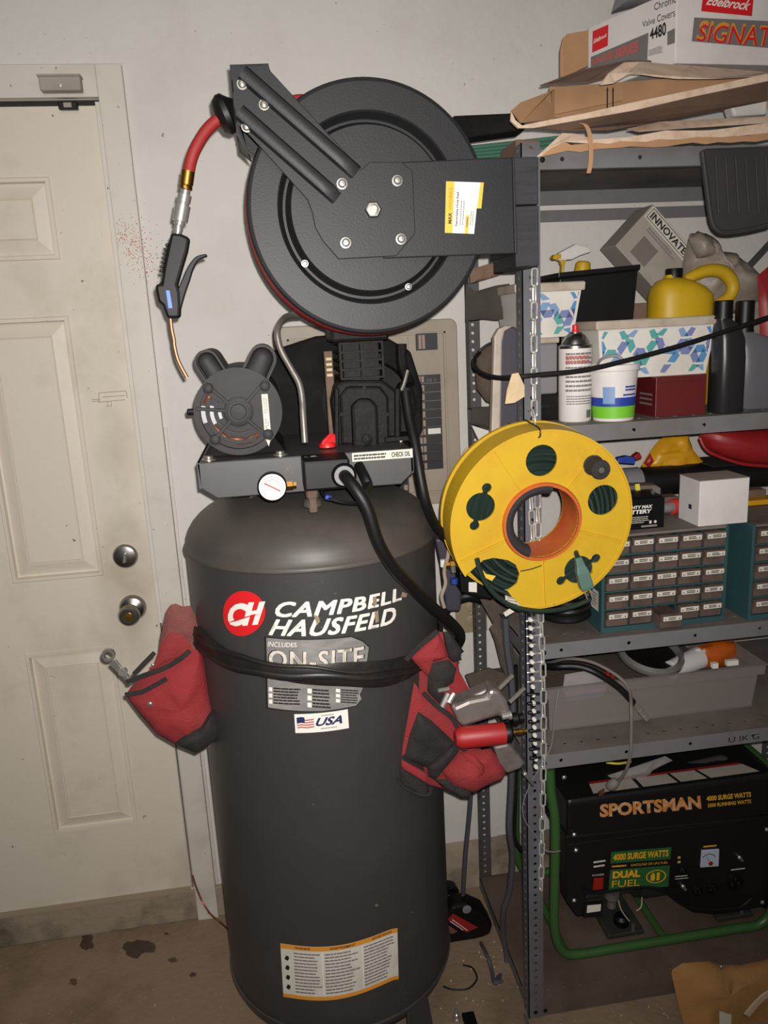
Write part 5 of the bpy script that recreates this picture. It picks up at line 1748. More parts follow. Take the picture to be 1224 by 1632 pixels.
# second torn sheet lying on the shelf
ts = thing('cardboard_sheet', 'torn cardboard sheet with a ragged edge lying on the top shelf front', 'cardboard', UF(1040, 240, 1.918))
sheet('sheet_face', 'cardedge', [(853, 252, -.53), (870, 236, -.53), (896, 212, -.52), (915, 213, -.52), (950, 222, -.53), (1000, 219, -.53), (1060, 208, -.53), (1130, 208, -.53), (1224, 196, -.53), (1224, 212, -.53), (1120, 222, -.53), (1050, 228, -.53), (960, 230, -.53), (900, 226, -.53), (876, 244, -.53)], (0, .004, 0), ts)
pts = [(862, 250, -.534), (880, 235, -.534), (900, 226, -.534)]
r9 = random.Random(9)
for k in range(17):
    x = 910 + k * 20
    pts.append((x, 231 - (x - 910) * .055 + r9.uniform(-2, 2), -.534))
for k in range(17, -1, -1):
    x = 905 + k * 20
    pts.append((x, 242 - (x - 905) * .062 + r9.uniform(-3, 3), -.534))
sheet('torn_edge', 'card', pts, (0, .003, 0), ts)
sheet('corrugation', 'cardedge', [(1000, 205, -.50), (1050, 194, -.49), (1224, 185, -.49), (1224, 196, -.50), (1100, 204, -.51), (1020, 210, -.52)], (0, .004, 0), ts)
tp = MB()
pth = [U(925, 196, -.558), U(934, 200, -.560), U(940, 215, -.562), U(942, 240, -.562), U(941, 262, -.560), U(938, 276, -.558)]
o = ribbon('tape_strip', 'tape', pth, .0042, .0006, None) if False else None
P = spline([V(p) for p in pth], 5)
rings = []
for i, p_ in enumerate(P):
    hw = .004
    rings.append([p_ + V((-hw, 0, 0)), p_ + V((hw, 0, 0)), p_ + V((hw, .0008, 0)), p_ + V((-hw, .0008, 0))])
o = MB().loft(rings).build('tape_strip', 'card')
tag(o, 'brown paper tape strip dangling from the cardboard over the shelf front', 'tape')
o = MB().slab([U(1165, 168, -.42), U(1200, 140, -.42), U(1224, 150, -.42), U(1224, 182, -.42), U(1170, 186, -.42)], (0, .03, 0)).build('glove_pack', 'binwhite', bevel=.005)
tag(o, 'pale plastic pack tucked between the cardboard layers at the right', 'pack')

# long black length of trunking and green tubes behind the reel
o = MB().slab(px([(722, 184), (835, 179), (838, 207), (770, 216), (735, 222)], -.36), (0, .06, 0)).build('plastic_trunking', 'blackm', bevel=.004)
tag(o, 'long black plastic length lying across the top shelf behind the reel', 'trunking')
for k in range(4):
    a, b = U(742, 236 + 5 * k, -.30 + .012 * k), U(850, 224 + 6.5 * k, -.28 + .012 * k)
    o = MB().tube([a, b, b + (b - a) * .6], .0042, 8).build('tubing', 'greenhose', smooth=True)
    tag(o, ('topmost', 'second', 'third', 'lowest')[k] + ' of four thin green tubes on the top shelf behind the reel', 'tube', 'green tubes on the top shelf')
o = MB().slab(px([(822, 222), (860, 222), (860, 256), (822, 258)], -.45), (0, .10, 0)).build('small_carton', 'carddark', bevel=.002)
tag(o, 'small dark brown carton on the top shelf corner above the wooden block', 'carton')
# ribbed floor mat hanging from the top shelf
mp = [(1118, 240), (1128, 236), (1240, 232), (1300, 232), (1300, 350), (1224, 360), (1180, 370), (1152, 372), (1140, 365), (1133, 352), (1128, 320)]
fm = thing('rubber_mat', 'dark ribbed rubber mat draped down from the top shelf at the right', 'mat', U(1180, 372, -.53))
MB().slab(px(mp, -.53), (0, .012, 0)).build('mat_body', 'rubbermat', fm, bevel=.004)
for k in range(9):
    x = 1140 + 16 * k
    MB().tube([U(x, 250, -.531), U(x + 5, 340, -.531)], .0028, 6).build('mat_rib', 'rubbermat', fm, True)
MB().tube([U(1119, 242, -.531), U(1129, 320, -.531), U(1134, 352, -.531), U(1142, 366, -.531), U(1156, 371, -.531), U(1190, 367, -.531), U(1224, 359, -.531)], .005, 8, 4).build('mat_edge', 'rubbermat', fm, True)

# ------------------------------------------------------------------ second shelf
Z2 = 1.405
b0 = UF(916, 670, Z2)
can = thing('spray_can', 'white aerosol can of cleaner with red nozzle at the shelf front', 'spray can', b0)
r_ = .0335
hc = .150
MB().lathe([(r_ * .94, 0), (r_, .003), (r_, hc), (r_ * .97, hc + .002)], b0, (0, 0, 1), 32).build('can_body', 'boxwhite', can, True)
MB().lathe([(r_ * 1.02, hc - .002), (r_ * 1.02, hc + .003), (r_ * .86, hc + .006), (r_ * .80, hc + .013), (r_ * .62, hc + .022), (r_ * .42, hc + .027), (r_ * .40, hc + .030)], b0, (0, 0, 1), 32).build('can_dome', 'nickel', can, True)
MB().lathe([(.008, hc + .029), (.0075, hc + .033), (.006, hc + .034), (.006, hc + .043), (.004, hc + .045)], b0, (0, 0, 1), 12).build('nozzle', 'redpaint', can, True)


def canfn(c, rad, off=.0006):
    return lambda x, y: c + V(((rad + off) * math.sin(x / rad), -(rad + off) * math.cos(x / rad), y))


cf = canfn(b0, r_)
decal('small_print', 'inkgrey', join2d(words2d(-.032, .032, .06, .142, 9, 2, .45, .06, .16, .1), words2d(-.030, .03, .035, .055, 4, 4, .45, .05, .12, .1)), cf, can)
decal('warning_print', 'redspeck', words2d(-.032, .02, .118, .136, 2, 7, .5, .1, .25, .1), canfn(b0, r_, .001), can)
decal('barcode', 'ink', join2d(*[rect2d(.012 + .0016 * k, .0128 + .0016 * k + .0004 * (k % 3), .008, .024) for k in range(9)]), cf, can)

b0 = UF(977, 668, Z2)
tub = thing('cleaner_tub', 'white tapered tub with blue and lime bands beside the aerosol can', 'tub', b0)
prof = [(.0405, 0), (.0415, .004), (.0475, .100), (.0505, .101), (.0515, .106), (.0505, .112), (.045, .113), (.044, .110), (.0, .110)]
MB().lathe(prof, b0, (0, 0, 1), 40).build('tub_body', 'boxwhite', tub, True)


def band(z0_, z1_, material, name='colour_band'):
    ra = lambda z: .0415 + (z - .004) * (.0475 - .0415) / .096 + .0006
    MB().lathe([(ra(z0_), z0_), (ra(z1_), z1_)], b0, (0, 0, 1), 40, cap=False).build(name, material, tub, True)


band(.006, .030, 'lime')
band(.030, .048, 'blue')
tf_ = lambda x, y: b0 + V(((.0415 + (y - .004) * .0625 + .0012) * math.sin(x / .045), -(.0415 + (y - .004) * .0625 + .0012) * math.cos(x / .045), y))
decal('print_patch', 'lblue', rect2d(-.040, -.016, .036, .070, 6, 1), tf_, tub)
decal('lettering', 'blue', join2d(words2d(.004, .032, .060, .072, 2, 3, .6, .2, .4, .1), words2d(0, .036, .050, .056, 1, 5, .6, .1, .2, .1)), tf_, tub)
MB().tube([b0 + V((-.03, .01, .112)), b0 + V((-.028, -.006, .125)), b0 + V((-.005, -.02, .130)), b0 + V((.01, -.028, .118))], .003, 8, 4).build('lid_pull', 'greyplas', tub, True)

# dark red carton carrying the patterned bin
fY = UF(1046, 665, Z2).y
x0, x1 = U(1044, 664, fY).x, U(1124, 662, fY).x
zt_ = U(1080, 599, fY).z
rb = thing('red_carton', 'small dark red carton under the front patterned bin', 'carton', V(((x0 + x1) / 2, fY + .1, Z2)))
MB().box(x0, x1, fY, fY + .23, Z2, zt_).build('carton_body', 'maroon', rb, bevel=.0015)
MB().box(x0 + .001, x1 - .001, fY - .0006, fY, zt_ - .012, zt_ - .0115).build('lid_seam', 'ink', rb)
q = U(1138, 628, fY)
MB().box(x1, x1 + .002, fY + .01, fY + .03, Z2 + .03, Z2 + .058).build('price_label', 'white', rb)
decal('side_print', 'inkgrey', words2d(0, .06, 0, .03, 3, 4, .4, .2, .4), plane_fn((x0 - .0006, fY + .07, Z2 + .02), (0, -1, 0), (0, 0, 1)), rb)


def pattern_bin(name, label, x0, x1, y0, y1, z0, z1, seed):
    """tapered storage bin printed with broken hexagon rings"""
    t = thing(name, label, 'storage bin', V(((x0 + x1) / 2, (y0 + y1) / 2, z0)), 'patterned storage bins')
    ins = .012
    zr = z1 - .018
    rings = []
    for i_, z in ((ins, z0), (0, zr), (-.006, zr), (-.007, z1 - .003), (-.005, z1), (.003, z1), (.004, zr), (ins + .003, z0 + .003)):
        rings.append([V((x0 + i_, y0 + i_, z)), V((x1 - i_, y0 + i_, z)), V((x1 - i_, y1 - i_, z)), V((x0 + i_, y1 - i_, z))])
    MB().loft(rings[0:2], False).add(rings[0], [(0, 1, 2, 3)]).loft(rings[6:8], False).add(rings[7], [(3, 2, 1, 0)]).build('bin_wall', 'binwhite', t)
    MB().loft(rings[1:7], False).build('rim', 'binrim', t, bevel=.002)
    rr_ = random.Random(seed)
    pieces = {'sky': [], 'peri': [], 'aqua': [], 'lblue': []}
    H, Wd = zr - z0 - .006, x1 - x0
    ncx = max(2, int(round(Wd / .062)))
    for cxi in range(ncx + 1):
        for cyi in range(2):
            cx_ = (cxi + .5 * (cyi % 2)) * Wd / ncx
            cy_ = H * (.22 + .58 * cyi)
            R1, R0_ = .037, .020
            a_off = rr_.uniform(-6, 6)
            for k in range(6):
                if rr_.random() < .12:
                    continue
                a0, a1 = R(60 * k + 5 + a_off), R(60 * k + 55 + a_off)
                q = [(cx_ + r0 * math.cos(a), cy_ + r0 * math.sin(a)) for r0, a in ((R0_, a0), (R1, a0), (R1, a1), (R0_, a1))]
                q = [(min(max(x, .006 + ins * (1 - y / H)), Wd - .006 - ins * (1 - y / H)), min(max(y, .003), H)) for x, y in q]
                if max(p[0] for p in q) - min(p[0] for p in q) < .004 or max(p[1] for p in q) - min(p[1] for p in q) < .004:
                    continue
                pieces[rr_.choice(list(pieces))].append(poly2d(q))
    fn = lambda x, y: V((x0 + x, y0 + ins * (1 - (y + .003) / (zr - z0)) - .0008, z0 + .003 + y))
    for m_, L_ in pieces.items():
        if L_:
            for pc_ in L_:
                decal('printed_tile', m_, pc_, fn, t)
    return t


bY = fY + .01
x0b, x1b = U(953, 560, bY).x, U(1140, 550, bY).x
pattern_bin('storage_bin', 'white bin with blue and teal hexagon print resting on the red carton', x0b, x1b, bY, bY + .16, zt_, U(1045, 507, bY).z, 4)
# grey case carrying the other bin
cY = -.40
gx0, gx1 = SX0 + .045, U(889, 600, cY).x
gz = U(872, 538, cY).z
bb = thing('black_case', 'low black case on the shelf behind the aerosol can', 'case', V(((gx0 + gx1) / 2, cY + .1, Z2)))
MB().box(gx0, gx1 + .01, cY, cY + .18, Z2, Z2 + .055).build('case_body', 'blackm', bb, bevel=.004)
MB().box(gx0 + .02, gx0 + .05, cY - .004, cY, Z2 + .025, Z2 + .036).build('case_latch', 'black', bb, bevel=.001)
gc_ = thing('grey_case', 'pale blue-grey plastic case between the black case and a patterned bin', 'case', V(((gx0 + gx1) / 2, cY + .1, Z2 + .055)))
MB().box(gx0, gx1, cY, cY + .17, Z2 + .055, gz - .012).build('case_body', 'greyplas', gc_, bevel=.004)
MB().box(gx0 - .002, gx1 + .003, cY - .003, cY + .173, gz - .012, gz).build('case_lid', 'binrim', gc_, bevel=.003)
pattern_bin('storage_bin', 'white bin with blue hexagon print stacked on the grey case behind the chain', gx0 - .02, U(926, 500, cY).x, cY, cY + .16, gz, U(900, 449, cY).z, 9)
# black square container
kY = -.335
x0, x1 = U(890, 500, kY).x, U(1020, 480, kY).x
zt_ = U(950, 432, kY).z
kb_ = thing('black_tote', 'plain black square container behind the patterned bins', 'tote', V(((x0 + x1) / 2, kY + .07, Z2)))
rings = []
for i_, z in ((.02, Z2), (.004, zt_ - .012), (0, zt_ - .010), (0, zt_), (.006, zt_), (.008, zt_ - .02), (.024, Z2 + .004)):
    rings.append([V((x0 + i_, kY + i_, z)), V((x1 - i_, kY + i_, z + (.010 if z > Z2 + .1 else 0))), V((x1 - i_, kY + .15 - i_, z + (.010 if z > Z2 + .1 else 0))), V((x0 + i_, kY + .15 - i_, z))])
MB().loft(rings[:4], False).add(rings[0], [(0, 1, 2, 3)]).build('tote_wall', 'black', kb_, bevel=.003)
MB().loft(rings[3:], True).build('tote_inside', 'black', kb_)
# trigger spray bottle
sY = -.16
sb_ = thing('trigger_spray_bottle', 'trigger spray bottle with white head and yellow trigger behind the black container', 'spray bottle', U(925, 436, sY) * 1.0)
h0 = U(928, 432, sY)
sb_.location = V((h0.x, h0.y, Z2)); ORG[sb_.name] = V((h0.x, h0.y, Z2))
MB().lathe([(.030, 0), (.036, .006), (.036, h0.z - Z2 - .075), (.030, h0.z - Z2 - .05), (.015, h0.z - Z2 - .012), (.013, h0.z - Z2 - .004)], (h0.x, h0.y, Z2), (0, 0, 1), 24).build('bottle', 'bagclear', sb_, True)
MB().lathe([(.017, -.010), (.019, .0), (.017, .018), (.012, .022)], h0, (.12, 0, 1), 16).build('collar', 'oilyellow', sb_, True)
hd = [(884, 408), (890, 403), (916, 389), (935, 394), (940, 402), (922, 408), (910, 414), (888, 416)]
MB().slab([p + V((0, -.011, 0)) for p in px(hd, sY)], (0, .022, 0)).build('spray_head', 'boxwhite', sb_, bevel=.003)
MB().slab([p + V((0, -.012, 0)) for p in px([(878, 411), (882, 406), (892, 405), (892, 413), (882, 415)], sY)], (0, .024, 0)).build('spray_tip', 'oilyellow', sb_, bevel=.002)
MB().slab([p + V((0, -.007, 0)) for p in px([(890, 413), (902, 412), (899, 422), (896, 438), (893, 438), (894, 424)], sY)], (0, .014, 0)).build('trigger', 'oilyellow', sb_, bevel=.001)
# tilted carton
iY = -.20
ic = thing('tilted_carton', 'grey carton with black bold lettering tipped up behind the black container', 'carton', U(1030, 440, iY + .08))
A = U(1008, 362, iY); B = U(1041, 325, iY); Cc = U(1128, 425, iY); D = U(1095, 462, iY)
dp = V((0, .11, 0))
e_long = (Cc - B).normalized()
e_sh = (A - B)
e_w = e_sh.normalized()
BL = (Cc - B).length * 1.25
BW = (U(943, 397, iY + .10) - U(1033, 325, iY + .10)).length
nrm_ = V((0, -1, 0))
# box axes: long edge, width edge (towards lower left), depth
dl = e_long
dw = (U(952, 400, iY) - B)
dw = (dw - dl * dw.dot(dl)).normalized()
BWw = .125
P0 = B
mb = MB()
vs = []
for i in (0, 1):
    for j in (0, 1):
        for k in (0, 1):
            vs.append(P0 + dl * (BL * i) + dw * (BWw * j) + V((0, .09 * k, 0)))
mb.add(vs, [(0, 1, 3, 2), (4, 6, 7, 5), (0, 4, 5, 1), (2, 3, 7, 6), (0, 2, 6, 4), (1, 5, 7, 3)])
cb_ = mb.build('carton_body', 'boxgrey', ic, bevel=.002)
pfn = lambda off: (lambda x, y: P0 + dl * x + dw * y + V((0, -off, 0)))
decal('edge_band', 'offwhite', rect2d(.004, BL - .004, .002, .034), pfn(.0006), cb_)
tfl = text2d('INNOVATE', bold=.03, width=.122, height=.016)
decal('lettering', 'ink', ([(x + .014, .026 - y) for x, y in tfl[0]], tfl[1]), pfn(.0011), cb_)
fr = [(.008, .140, .005, .0065), (.008, .140, .029, .0305), (.008, .0095, .005, .0305), (.1385, .140, .005, .0305)]
decal('letter_frame', 'ink', join2d(*[rect2d(*q) for q in fr]), pfn(.0011), cb_)
decal('print_panel', 'boxgreydark', rect2d(.035, .085, .062, .110), pfn(.0006), cb_)
decal('small_print', 'inkgrey', words2d(.03, .13, .040, .052, 2, 4, .5), pfn(.0007), cb_)
# support under the tilted carton so it leans on something real
o = MB().box(U(985, 480, -.18).x, U(1100, 480, -.18).x, -.19, -.09, Z2, U(1040, 482, -.18).z).build('brown_carton', 'carddark', bevel=.002)
tag(o, 'plain dark carton hidden behind the bins under the tilted carton', 'carton')
# crumpled bag
bg = thing('crumpled_bag', 'crumpled grey plastic bag heaped beside the tilted carton', 'bag', U(1160, 480, -.22))
MB().pillow(px([(1092, 400), (1100, 372), (1125, 372), (1140, 400), (1165, 402), (1190, 420), (1212, 445), (1215, 480), (1180, 500), (1100, 500), (1085, 440)], -.22), .05, (0, -1, 0), .05, 8, .012, 12).build('bag_body', 'cloth', bg, True, angle=60)
MB().pillow(px([(1097, 380), (1112, 368), (1132, 376), (1142, 410), (1110, 412)], -.25), .02, (0, -1, 0), .02, 5, .006, 14).build('bag_neck', 'cloth', bg, True, angle=60)
MB().pillow(px([(1180, 440), (1212, 440), (1230, 500), (1224, 560), (1150, 560), (1150, 480)], -.20), .03, (0, -1, 0), .03, 5, .006, 15).build('bag_fold', 'cloth', bg, True, angle=60)
o = MB().pillow(px([(1207, 440), (1224, 425), (1262, 440), (1285, 560), (1285, 650), (1215, 650), (1212, 540)], -.30), .02, (0, -1, 0), .02, 5, .003, 2).build('red_rag', 'redlid', smooth=True)
tag(o, 'scrap of dark red cloth at the right end of the second shelf', 'rag')
# yellow oil jug
jY = -.30
jc = U(1084, 480, jY)
jug = thing('oil_jug', 'yellow plastic oil jug with black cap and loop handle', 'oil jug', V((jc.x, jY, Z2)))
hw = (U(1134, 490, jY) - U(1042, 490, jY)).length / 2
rings = []
zt_ = U(1090, 440, jY).z
for z, fx, fy, dx in ((Z2, .94, .9, 0), (Z2 + .006, 1, 1, 0), (U(1090, 472, jY).z, 1, 1, 0), (U(1090, 458, jY).z, .82, .92, -.008), (U(1080, 447, jY).z, .52, .6, -.018), (U(1075, 443, jY).z, .24, .32, -.022), (U(1075, 438, jY).z, .21, .28, -.022)):
    c = V((jc.x + dx, jY, z))
    rings.append([c + V((hw * fx * (abs(math.cos(t)) ** .7) * (1 if math.cos(t) > 0 else -1), .05 * fy * (abs(math.sin(t)) ** .7) * (1 if math.sin(t) > 0 else -1), 0)) for t in [2 * PI * k / 28 for k in range(28)]])
MB().loft(rings).build('jug_body', 'oilyellow', jug, True, angle=50)
cpz = U(1074, 443, jY)
MB().lathe([(.0185, 0), (.0185, .018), (.0175, .020), (0, .020)], cpz, (0, 0, 1), 20).build('cap', 'black', jug, True)
MB().tube([U(1092, 447, jY), U(1108, 438, jY), U(1130, 431, jY), U(1150, 433, jY), U(1164, 445, jY), U(1168, 460, jY), U(1160, 475, jY), U(1140, 486, jY)], lambda t: .011 + .004 * math.sin(PI * t), 12, 5).build('handle', 'oilyellow', jug, True)
# two engine oil bottles
for nm, lab_, X0, X1, ytop, yn_, m_, Yb in (('oil_bottle', 'slim black oil bottle with ribbed black cap', 1136, 1180, 510, 480, 'oilblack', -.465), ('oil_bottle', 'broad grey oil bottle with black cap beside the slim black one', 1172, 1240, 530, 478, 'oilgrey', -.42)):
    c = U((X0 + X1) / 2, 600, Yb)
    t = thing(nm, lab_, 'oil bottle', V((c.x, Yb, Z2)), 'engine oil bottles')
    hw = (U(X1, 600, Yb) - U(X0, 600, Yb)).length / 2
    z1 = U((X0 + X1) / 2, ytop, Yb).z
    capx = U(1153 if m_ == 'oilblack' else 1188, 490, Yb)
    dx = capx.x - c.x
    rings = []
    for f_, fx, k_ in ((0, .94, 0), (.02, 1, 0), (.6, 1, 0), (.8, .96, .15), (.93, .8, .5), (1.0, .56, .9), (1.03, .50, 1)):
        z = Z2 + (z1 - Z2) * f_
        rr_ = max(hw * fx, .0125)
        if f_ >= 1:
            rr_ = min(rr_, .0155)
        cc = V((c.x + dx * k_, Yb, z))
        rings.append([cc + V((rr_ * (abs(math.cos(q)) ** .6) * (1 if math.cos(q) > 0 else -1), .030 * (fx if f_ < 1 else .5) * (abs(math.sin(q)) ** .6) * (1 if math.sin(q) > 0 else -1), 0)) for q in [2 * PI * k / 28 for k in range(28)]])
    MB().loft(rings).build('bottle_body', m_, t, True, angle=50)
    cp = V((c.x + dx, Yb, z1 + (z1 - Z2) * .015))
    cz = capx.z + .012 - cp.z
    cpm = MB().lathe([(.0185, 0), (.0185, cz), (.017, cz + .002), (0, cz + .002)], cp, (0, 0, 1), 24).build('cap', 'black', t, True)
    MB().lathe([(.0195, 0), (.0195, .004), (.0186, .004)], cp, (0, 0, 1), 24, cap=False).build('cap_ring', 'black', t, True)

# black cable crossing the shelves
cb = MB().tube([V((1.396, -.500, 1.62)), V((1.39, -.520, 1.622)), U(1330, 470, -.53), U(1224, 506, -.54), U(1150, 530, -.545), U(1080, 552, -.545), U(1000, 574, -.545), U(930, 590, -.545), U(862, 597, -.54), U(830, 600, -.535), U(795, 602, -.50), U(770, 596, -.44), U(757, 585, -.38), U(756, 572, -.33), U(764, 562, -.28)], .0048, 10, 6).build('cable', 'rubber', smooth=True)
tag(cb, 'black cable stretched diagonally in front of the second shelf', 'cable')
tt = MB().slab([U(816, 596, -.546), U(826, 594, -.546), U(836, 615, -.546), U(836, 632, -.546), U(820, 642, -.546), U(805, 644, -.546), U(808, 622, -.546)], (0, .002, 0)).build('masking_tape_tag', 'tape')
tag(tt, 'wrinkled masking tape flag stuck on the black cable', 'tape')
# stuff stored between the posts behind the reel
o = MB().pillow(px([(742, 452), (752, 466), (790, 455), (812, 452), (815, 508), (790, 510), (770, 508), (742, 512)], -.28), .006, (0, -1, 0), .01, 4, .003, 4).build('canvas_sheet', 'paperdark', smooth=True)
tag(o, 'dark canvas sheet hanging between the two left shelf posts', 'canvas')
o = MB().pillow(px([(748, 430), (812, 410), (815, 430), (790, 440), (750, 452)], -.24), .006, (0, -1, 0), .01, 4, .003, 5).build('brown_card', 'carddark')
tag(o, 'brown card flap just under the hose reel bracket', 'cardboard')
lb = thing('plastic_trough', 'purple-grey plastic trough standing on end beside the front post', 'trough', U(805, 690, -.42))
MB().slab(px([(802, 524), (810, 520), (822, 521), (828, 530), (826, 700), (795, 700), (797, 545)], -.40), (0, .02, 0)).build('trough_side', 'leaf', lb, bevel=.004)
MB().slab(px([(788, 536), (795, 524), (806, 519), (818, 520), (804, 528), (800, 545), (797, 700), (783, 700)], -.42), (0, .02, 0)).build('trough_edge', 'binrim', lb, bevel=.003)
hc_ = thing('rubber_cover', 'dark round rubber cover hanging behind the trough', 'cover', U(770, 640, -.2))  # this is a round rubber cover
MB().pillow(px([(757, 590), (755, 570), (764, 560), (780, 550), (790, 545), (792, 645), (775, 640), (760, 620)], -.26), .02, (0, -1, 0), .02, 5, .002, 7).build('cover_body', 'ragbrown', hc_, True)
MB().tube([U(756, 590, -.285), U(760, 565, -.285), U(776, 550, -.285), U(790, 545, -.285)], .003, 6, 4).build('cover_rim', 'rubber', hc_, True)
o = MB().pillow(px([(752, 648), (790, 648), (790, 690), (770, 680), (750, 676)], -.25), .008, (0, -1, 0), .008, 4, .002, 8).build('dark_rag', 'paperdark', smooth=True)
tag(o, 'dark rag stuffed behind the top of the yellow reel', 'rag')
o = MB().slab(px([(752, 678), (790, 690), (790, 712), (765, 705)], -.24), (0, .012, 0)).build('folded_paper', 'binwhite')
tag(o, 'white printed paper scrap behind the top left of the yellow reel', 'paper')

# ------------------------------------------------------------------ third shelf: drawer cabinets and what stands on them
Z3 = .947


def drawer_cabinet(label, x0, x1, y0, y1, z0, z1, nc, nr, open_rc, seed, lazy=False):
    t = thing('drawer_cabinet', label, 'drawer cabinet', V(((x0 + x1) / 2, (y0 + y1) / 2, z0)), 'teal small-parts cabinets')
    th = .007
    for q in ((x0, x0 + th, z0, z1), (x1 - th, x1, z0, z1)):
        MB().box(q[0], q[1], y0, y1, q[2], q[3]).build('side_panel', 'teal', t, bevel=.001)
    MB().box(x0 + th, x1 - th, y0, y1, z0, z0 + .012).build('bottom_panel', 'teal', t, bevel=.001)
    MB().box(x0 + th, x1 - th, y0 + .002, y1, z1 - .005, z1).build('top_panel', 'deck', t)
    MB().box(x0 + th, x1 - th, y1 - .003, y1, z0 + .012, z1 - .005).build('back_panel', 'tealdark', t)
    W_, H_ = (x1 - x0 - 2 * th) / nc, (z1 - z0 - .017) / nr
    for r_ in range(1, nr):
        z = z0 + .012 + H_ * r_
        MB().box(x0 + th, x1 - th, y0 + .002, y1 - .003, z - .0018, z + .0018).build('shelf_divider', 'teal', t)
    for c_ in range(1, nc):
        x = x0 + th + W_ * c_
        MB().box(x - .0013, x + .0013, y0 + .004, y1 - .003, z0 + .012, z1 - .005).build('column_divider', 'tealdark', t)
    rr_ = random.Random(seed)
    for r_ in range(nr):
        for c_ in range(nc):
            xa, xb = x0 + th + W_ * c_ + .003, x0 + th + W_ * (c_ + 1) - .003
            za, zb_ = z0 + .012 + H_ * r_ + .0035, z0 + .012 + H_ * (r_ + 1) - .0045
            out = .030 if (r_, c_) == open_rc else rr_.uniform(-.001, .003)
            ya = y0 - out
            if (r_, c_) == open_rc:
                za -= .004; zb_ -= .006
            dr = MB()
            # open-topped tray with a sloped pull lip
            tk = .0016
            ye = y1 - .012 - (0 if out < .02 else .02)
            dr.box(xa, xb, ya, ya + tk, za, zb_)
            dr.box(xa, xb, ya + tk, ye, za, za + tk)
            dr.box(xa, xa + tk, ya + tk, ye, za + tk, zb_ - .004)
            dr.box(xb - tk, xb, ya + tk, ye, za + tk, zb_ - .004)
            dr.box(xa, xb, ye - tk, ye, za, zb_ - .004)
            d_ = dr.build('drawer', 'drawer', t)
            hm = zb_ - za
            MB().slab([V((xa, ya, za + hm * .52)), V((xa, ya - .007, za + hm * .60)), V((xa, ya - .007, za + hm * .92)), V((xa, ya, zb_))], (xb - xa, 0, 0)).build('drawer_pull', 'drawer', d_)
            lw = (xb - xa) * .86
            lx = xa + (xb - xa) * .07
            la = decal('drawer_label', 'offwhite', rect2d(0, lw, 0, hm * .33), plane_fn((lx, ya - .0076, za + hm * .59), (1, 0, 0), (0, 0, 1)), d_)
            decal('small_print', 'ink', join2d(words2d(lw * .28, lw * .75, hm * .06, hm * .28, 2, rr_.randint(1, 99), .55, .15, .35, .2), rect2d(lw * .08, lw * .16, hm * .10, hm * .16), rect2d(lw * .84, lw * .90, hm * .08, hm * .18)), plane_fn((lx, ya - .0082, za + hm * .59), (1, 0, 0), (0, 0, 1)), d_)
            f_ = MB()
            for k in range(3):
                f_.ball((xa + (xb - xa) * (.2 + .3 * k), ya + .012, za + .006), (.006, .006, .005), 8, 5)
            f_.build('small_parts', 'iron', d_, True)
    return t


fY = -.485
x0, x1 = U(958, 1018, fY).x, U(1155, 985, fY).x
z1c = U(1156, 838, fY).z
drawer_cabinet('teal cabinet of small labelled drawers partly behind the yellow reel', x0, x1, fY, fY + .15, Z3, z1c, 5, 5, (0, 2), 5)
lab_ = bpy.data.objects['drawer_cabinet']
side = [c for c in lab_.children if c.name.startswith('side_panel')][0]
decal('side_label', 'offwhite', rect2d(0, .06, 0, .045), plane_fn((x0 - .0006, fY + .075, Z3 + .045), (0, -1, 0), (0, 0, 1)), side)
decal('small_print', 'inkgrey', words2d(.004, .056, .006, .040, 5, 3, .45), plane_fn((x0 - .0010, fY + .075, Z3 + .045), (0, -1, 0), (0, 0, 1)), side)
q = UF(1196, 1003, Z3)
x2 = U(1191, 1000, -.50).x
drawer_cabinet('second teal drawer cabinet cut off at the right edge', x2, x2 + (x1 - x0), -.50, -.35, Z3, z1c, 5, 5, (9, 9), 8)

ZC = z1c
# battery
bY = -.455
a, b = U(985, 845, bY), U(1060, 792, bY)
bt = thing('battery', 'black sealed battery with white lettering on the left drawer cabinet', 'battery', V(((a.x + b.x) / 2, bY + .03, ZC)))
MB().box(a.x, b.x, bY, bY + .07, ZC, b.z).build('battery_case', 'black', bt, bevel=.002)
MB().box(a.x + .004, b.x - .004, bY + .004, bY + .066, b.z, b.z + .004).build('battery_lid', 'black', bt, bevel=.002)
bw = b.x - a.x
bf = plane_fn((a.x, bY - .0006, ZC), (1, 0, 0), (0, 0, 1))
bh = b.z - ZC
decal('lettering', 'white', join2d(shift(text2d('MIGHTY MAX', bold=.04, width=bw * .62, height=bh * .11, shear=.2), bw * .10, bh * .68), shift(text2d('BATTERY', bold=.04, width=bw * .60, height=bh * .13, shear=.2), bw * .10, bh * .52)), bf, bt)
decal('small_print', 'offwhite', join2d(words2d(bw * .12, bw * .68, bh * .20, bh * .44, 4, 3, .35, .08, .2, .3), disc2d(bw * .80, bh * .22, bh * .05, n=12), rect2d(bw * .67, bw * .72, bh * .17, bh * .27), words2d(bw * .5, bw * .9, bh * .06, bh * .13, 2, 6, .4)), bf, bt)
for dx in (.012, bw - .02):
    MB().box(a.x + dx, a.x + dx + .006, bY + .02, bY + .026, b.z + .004, b.z + .012).build('terminal', 'steel', bt)
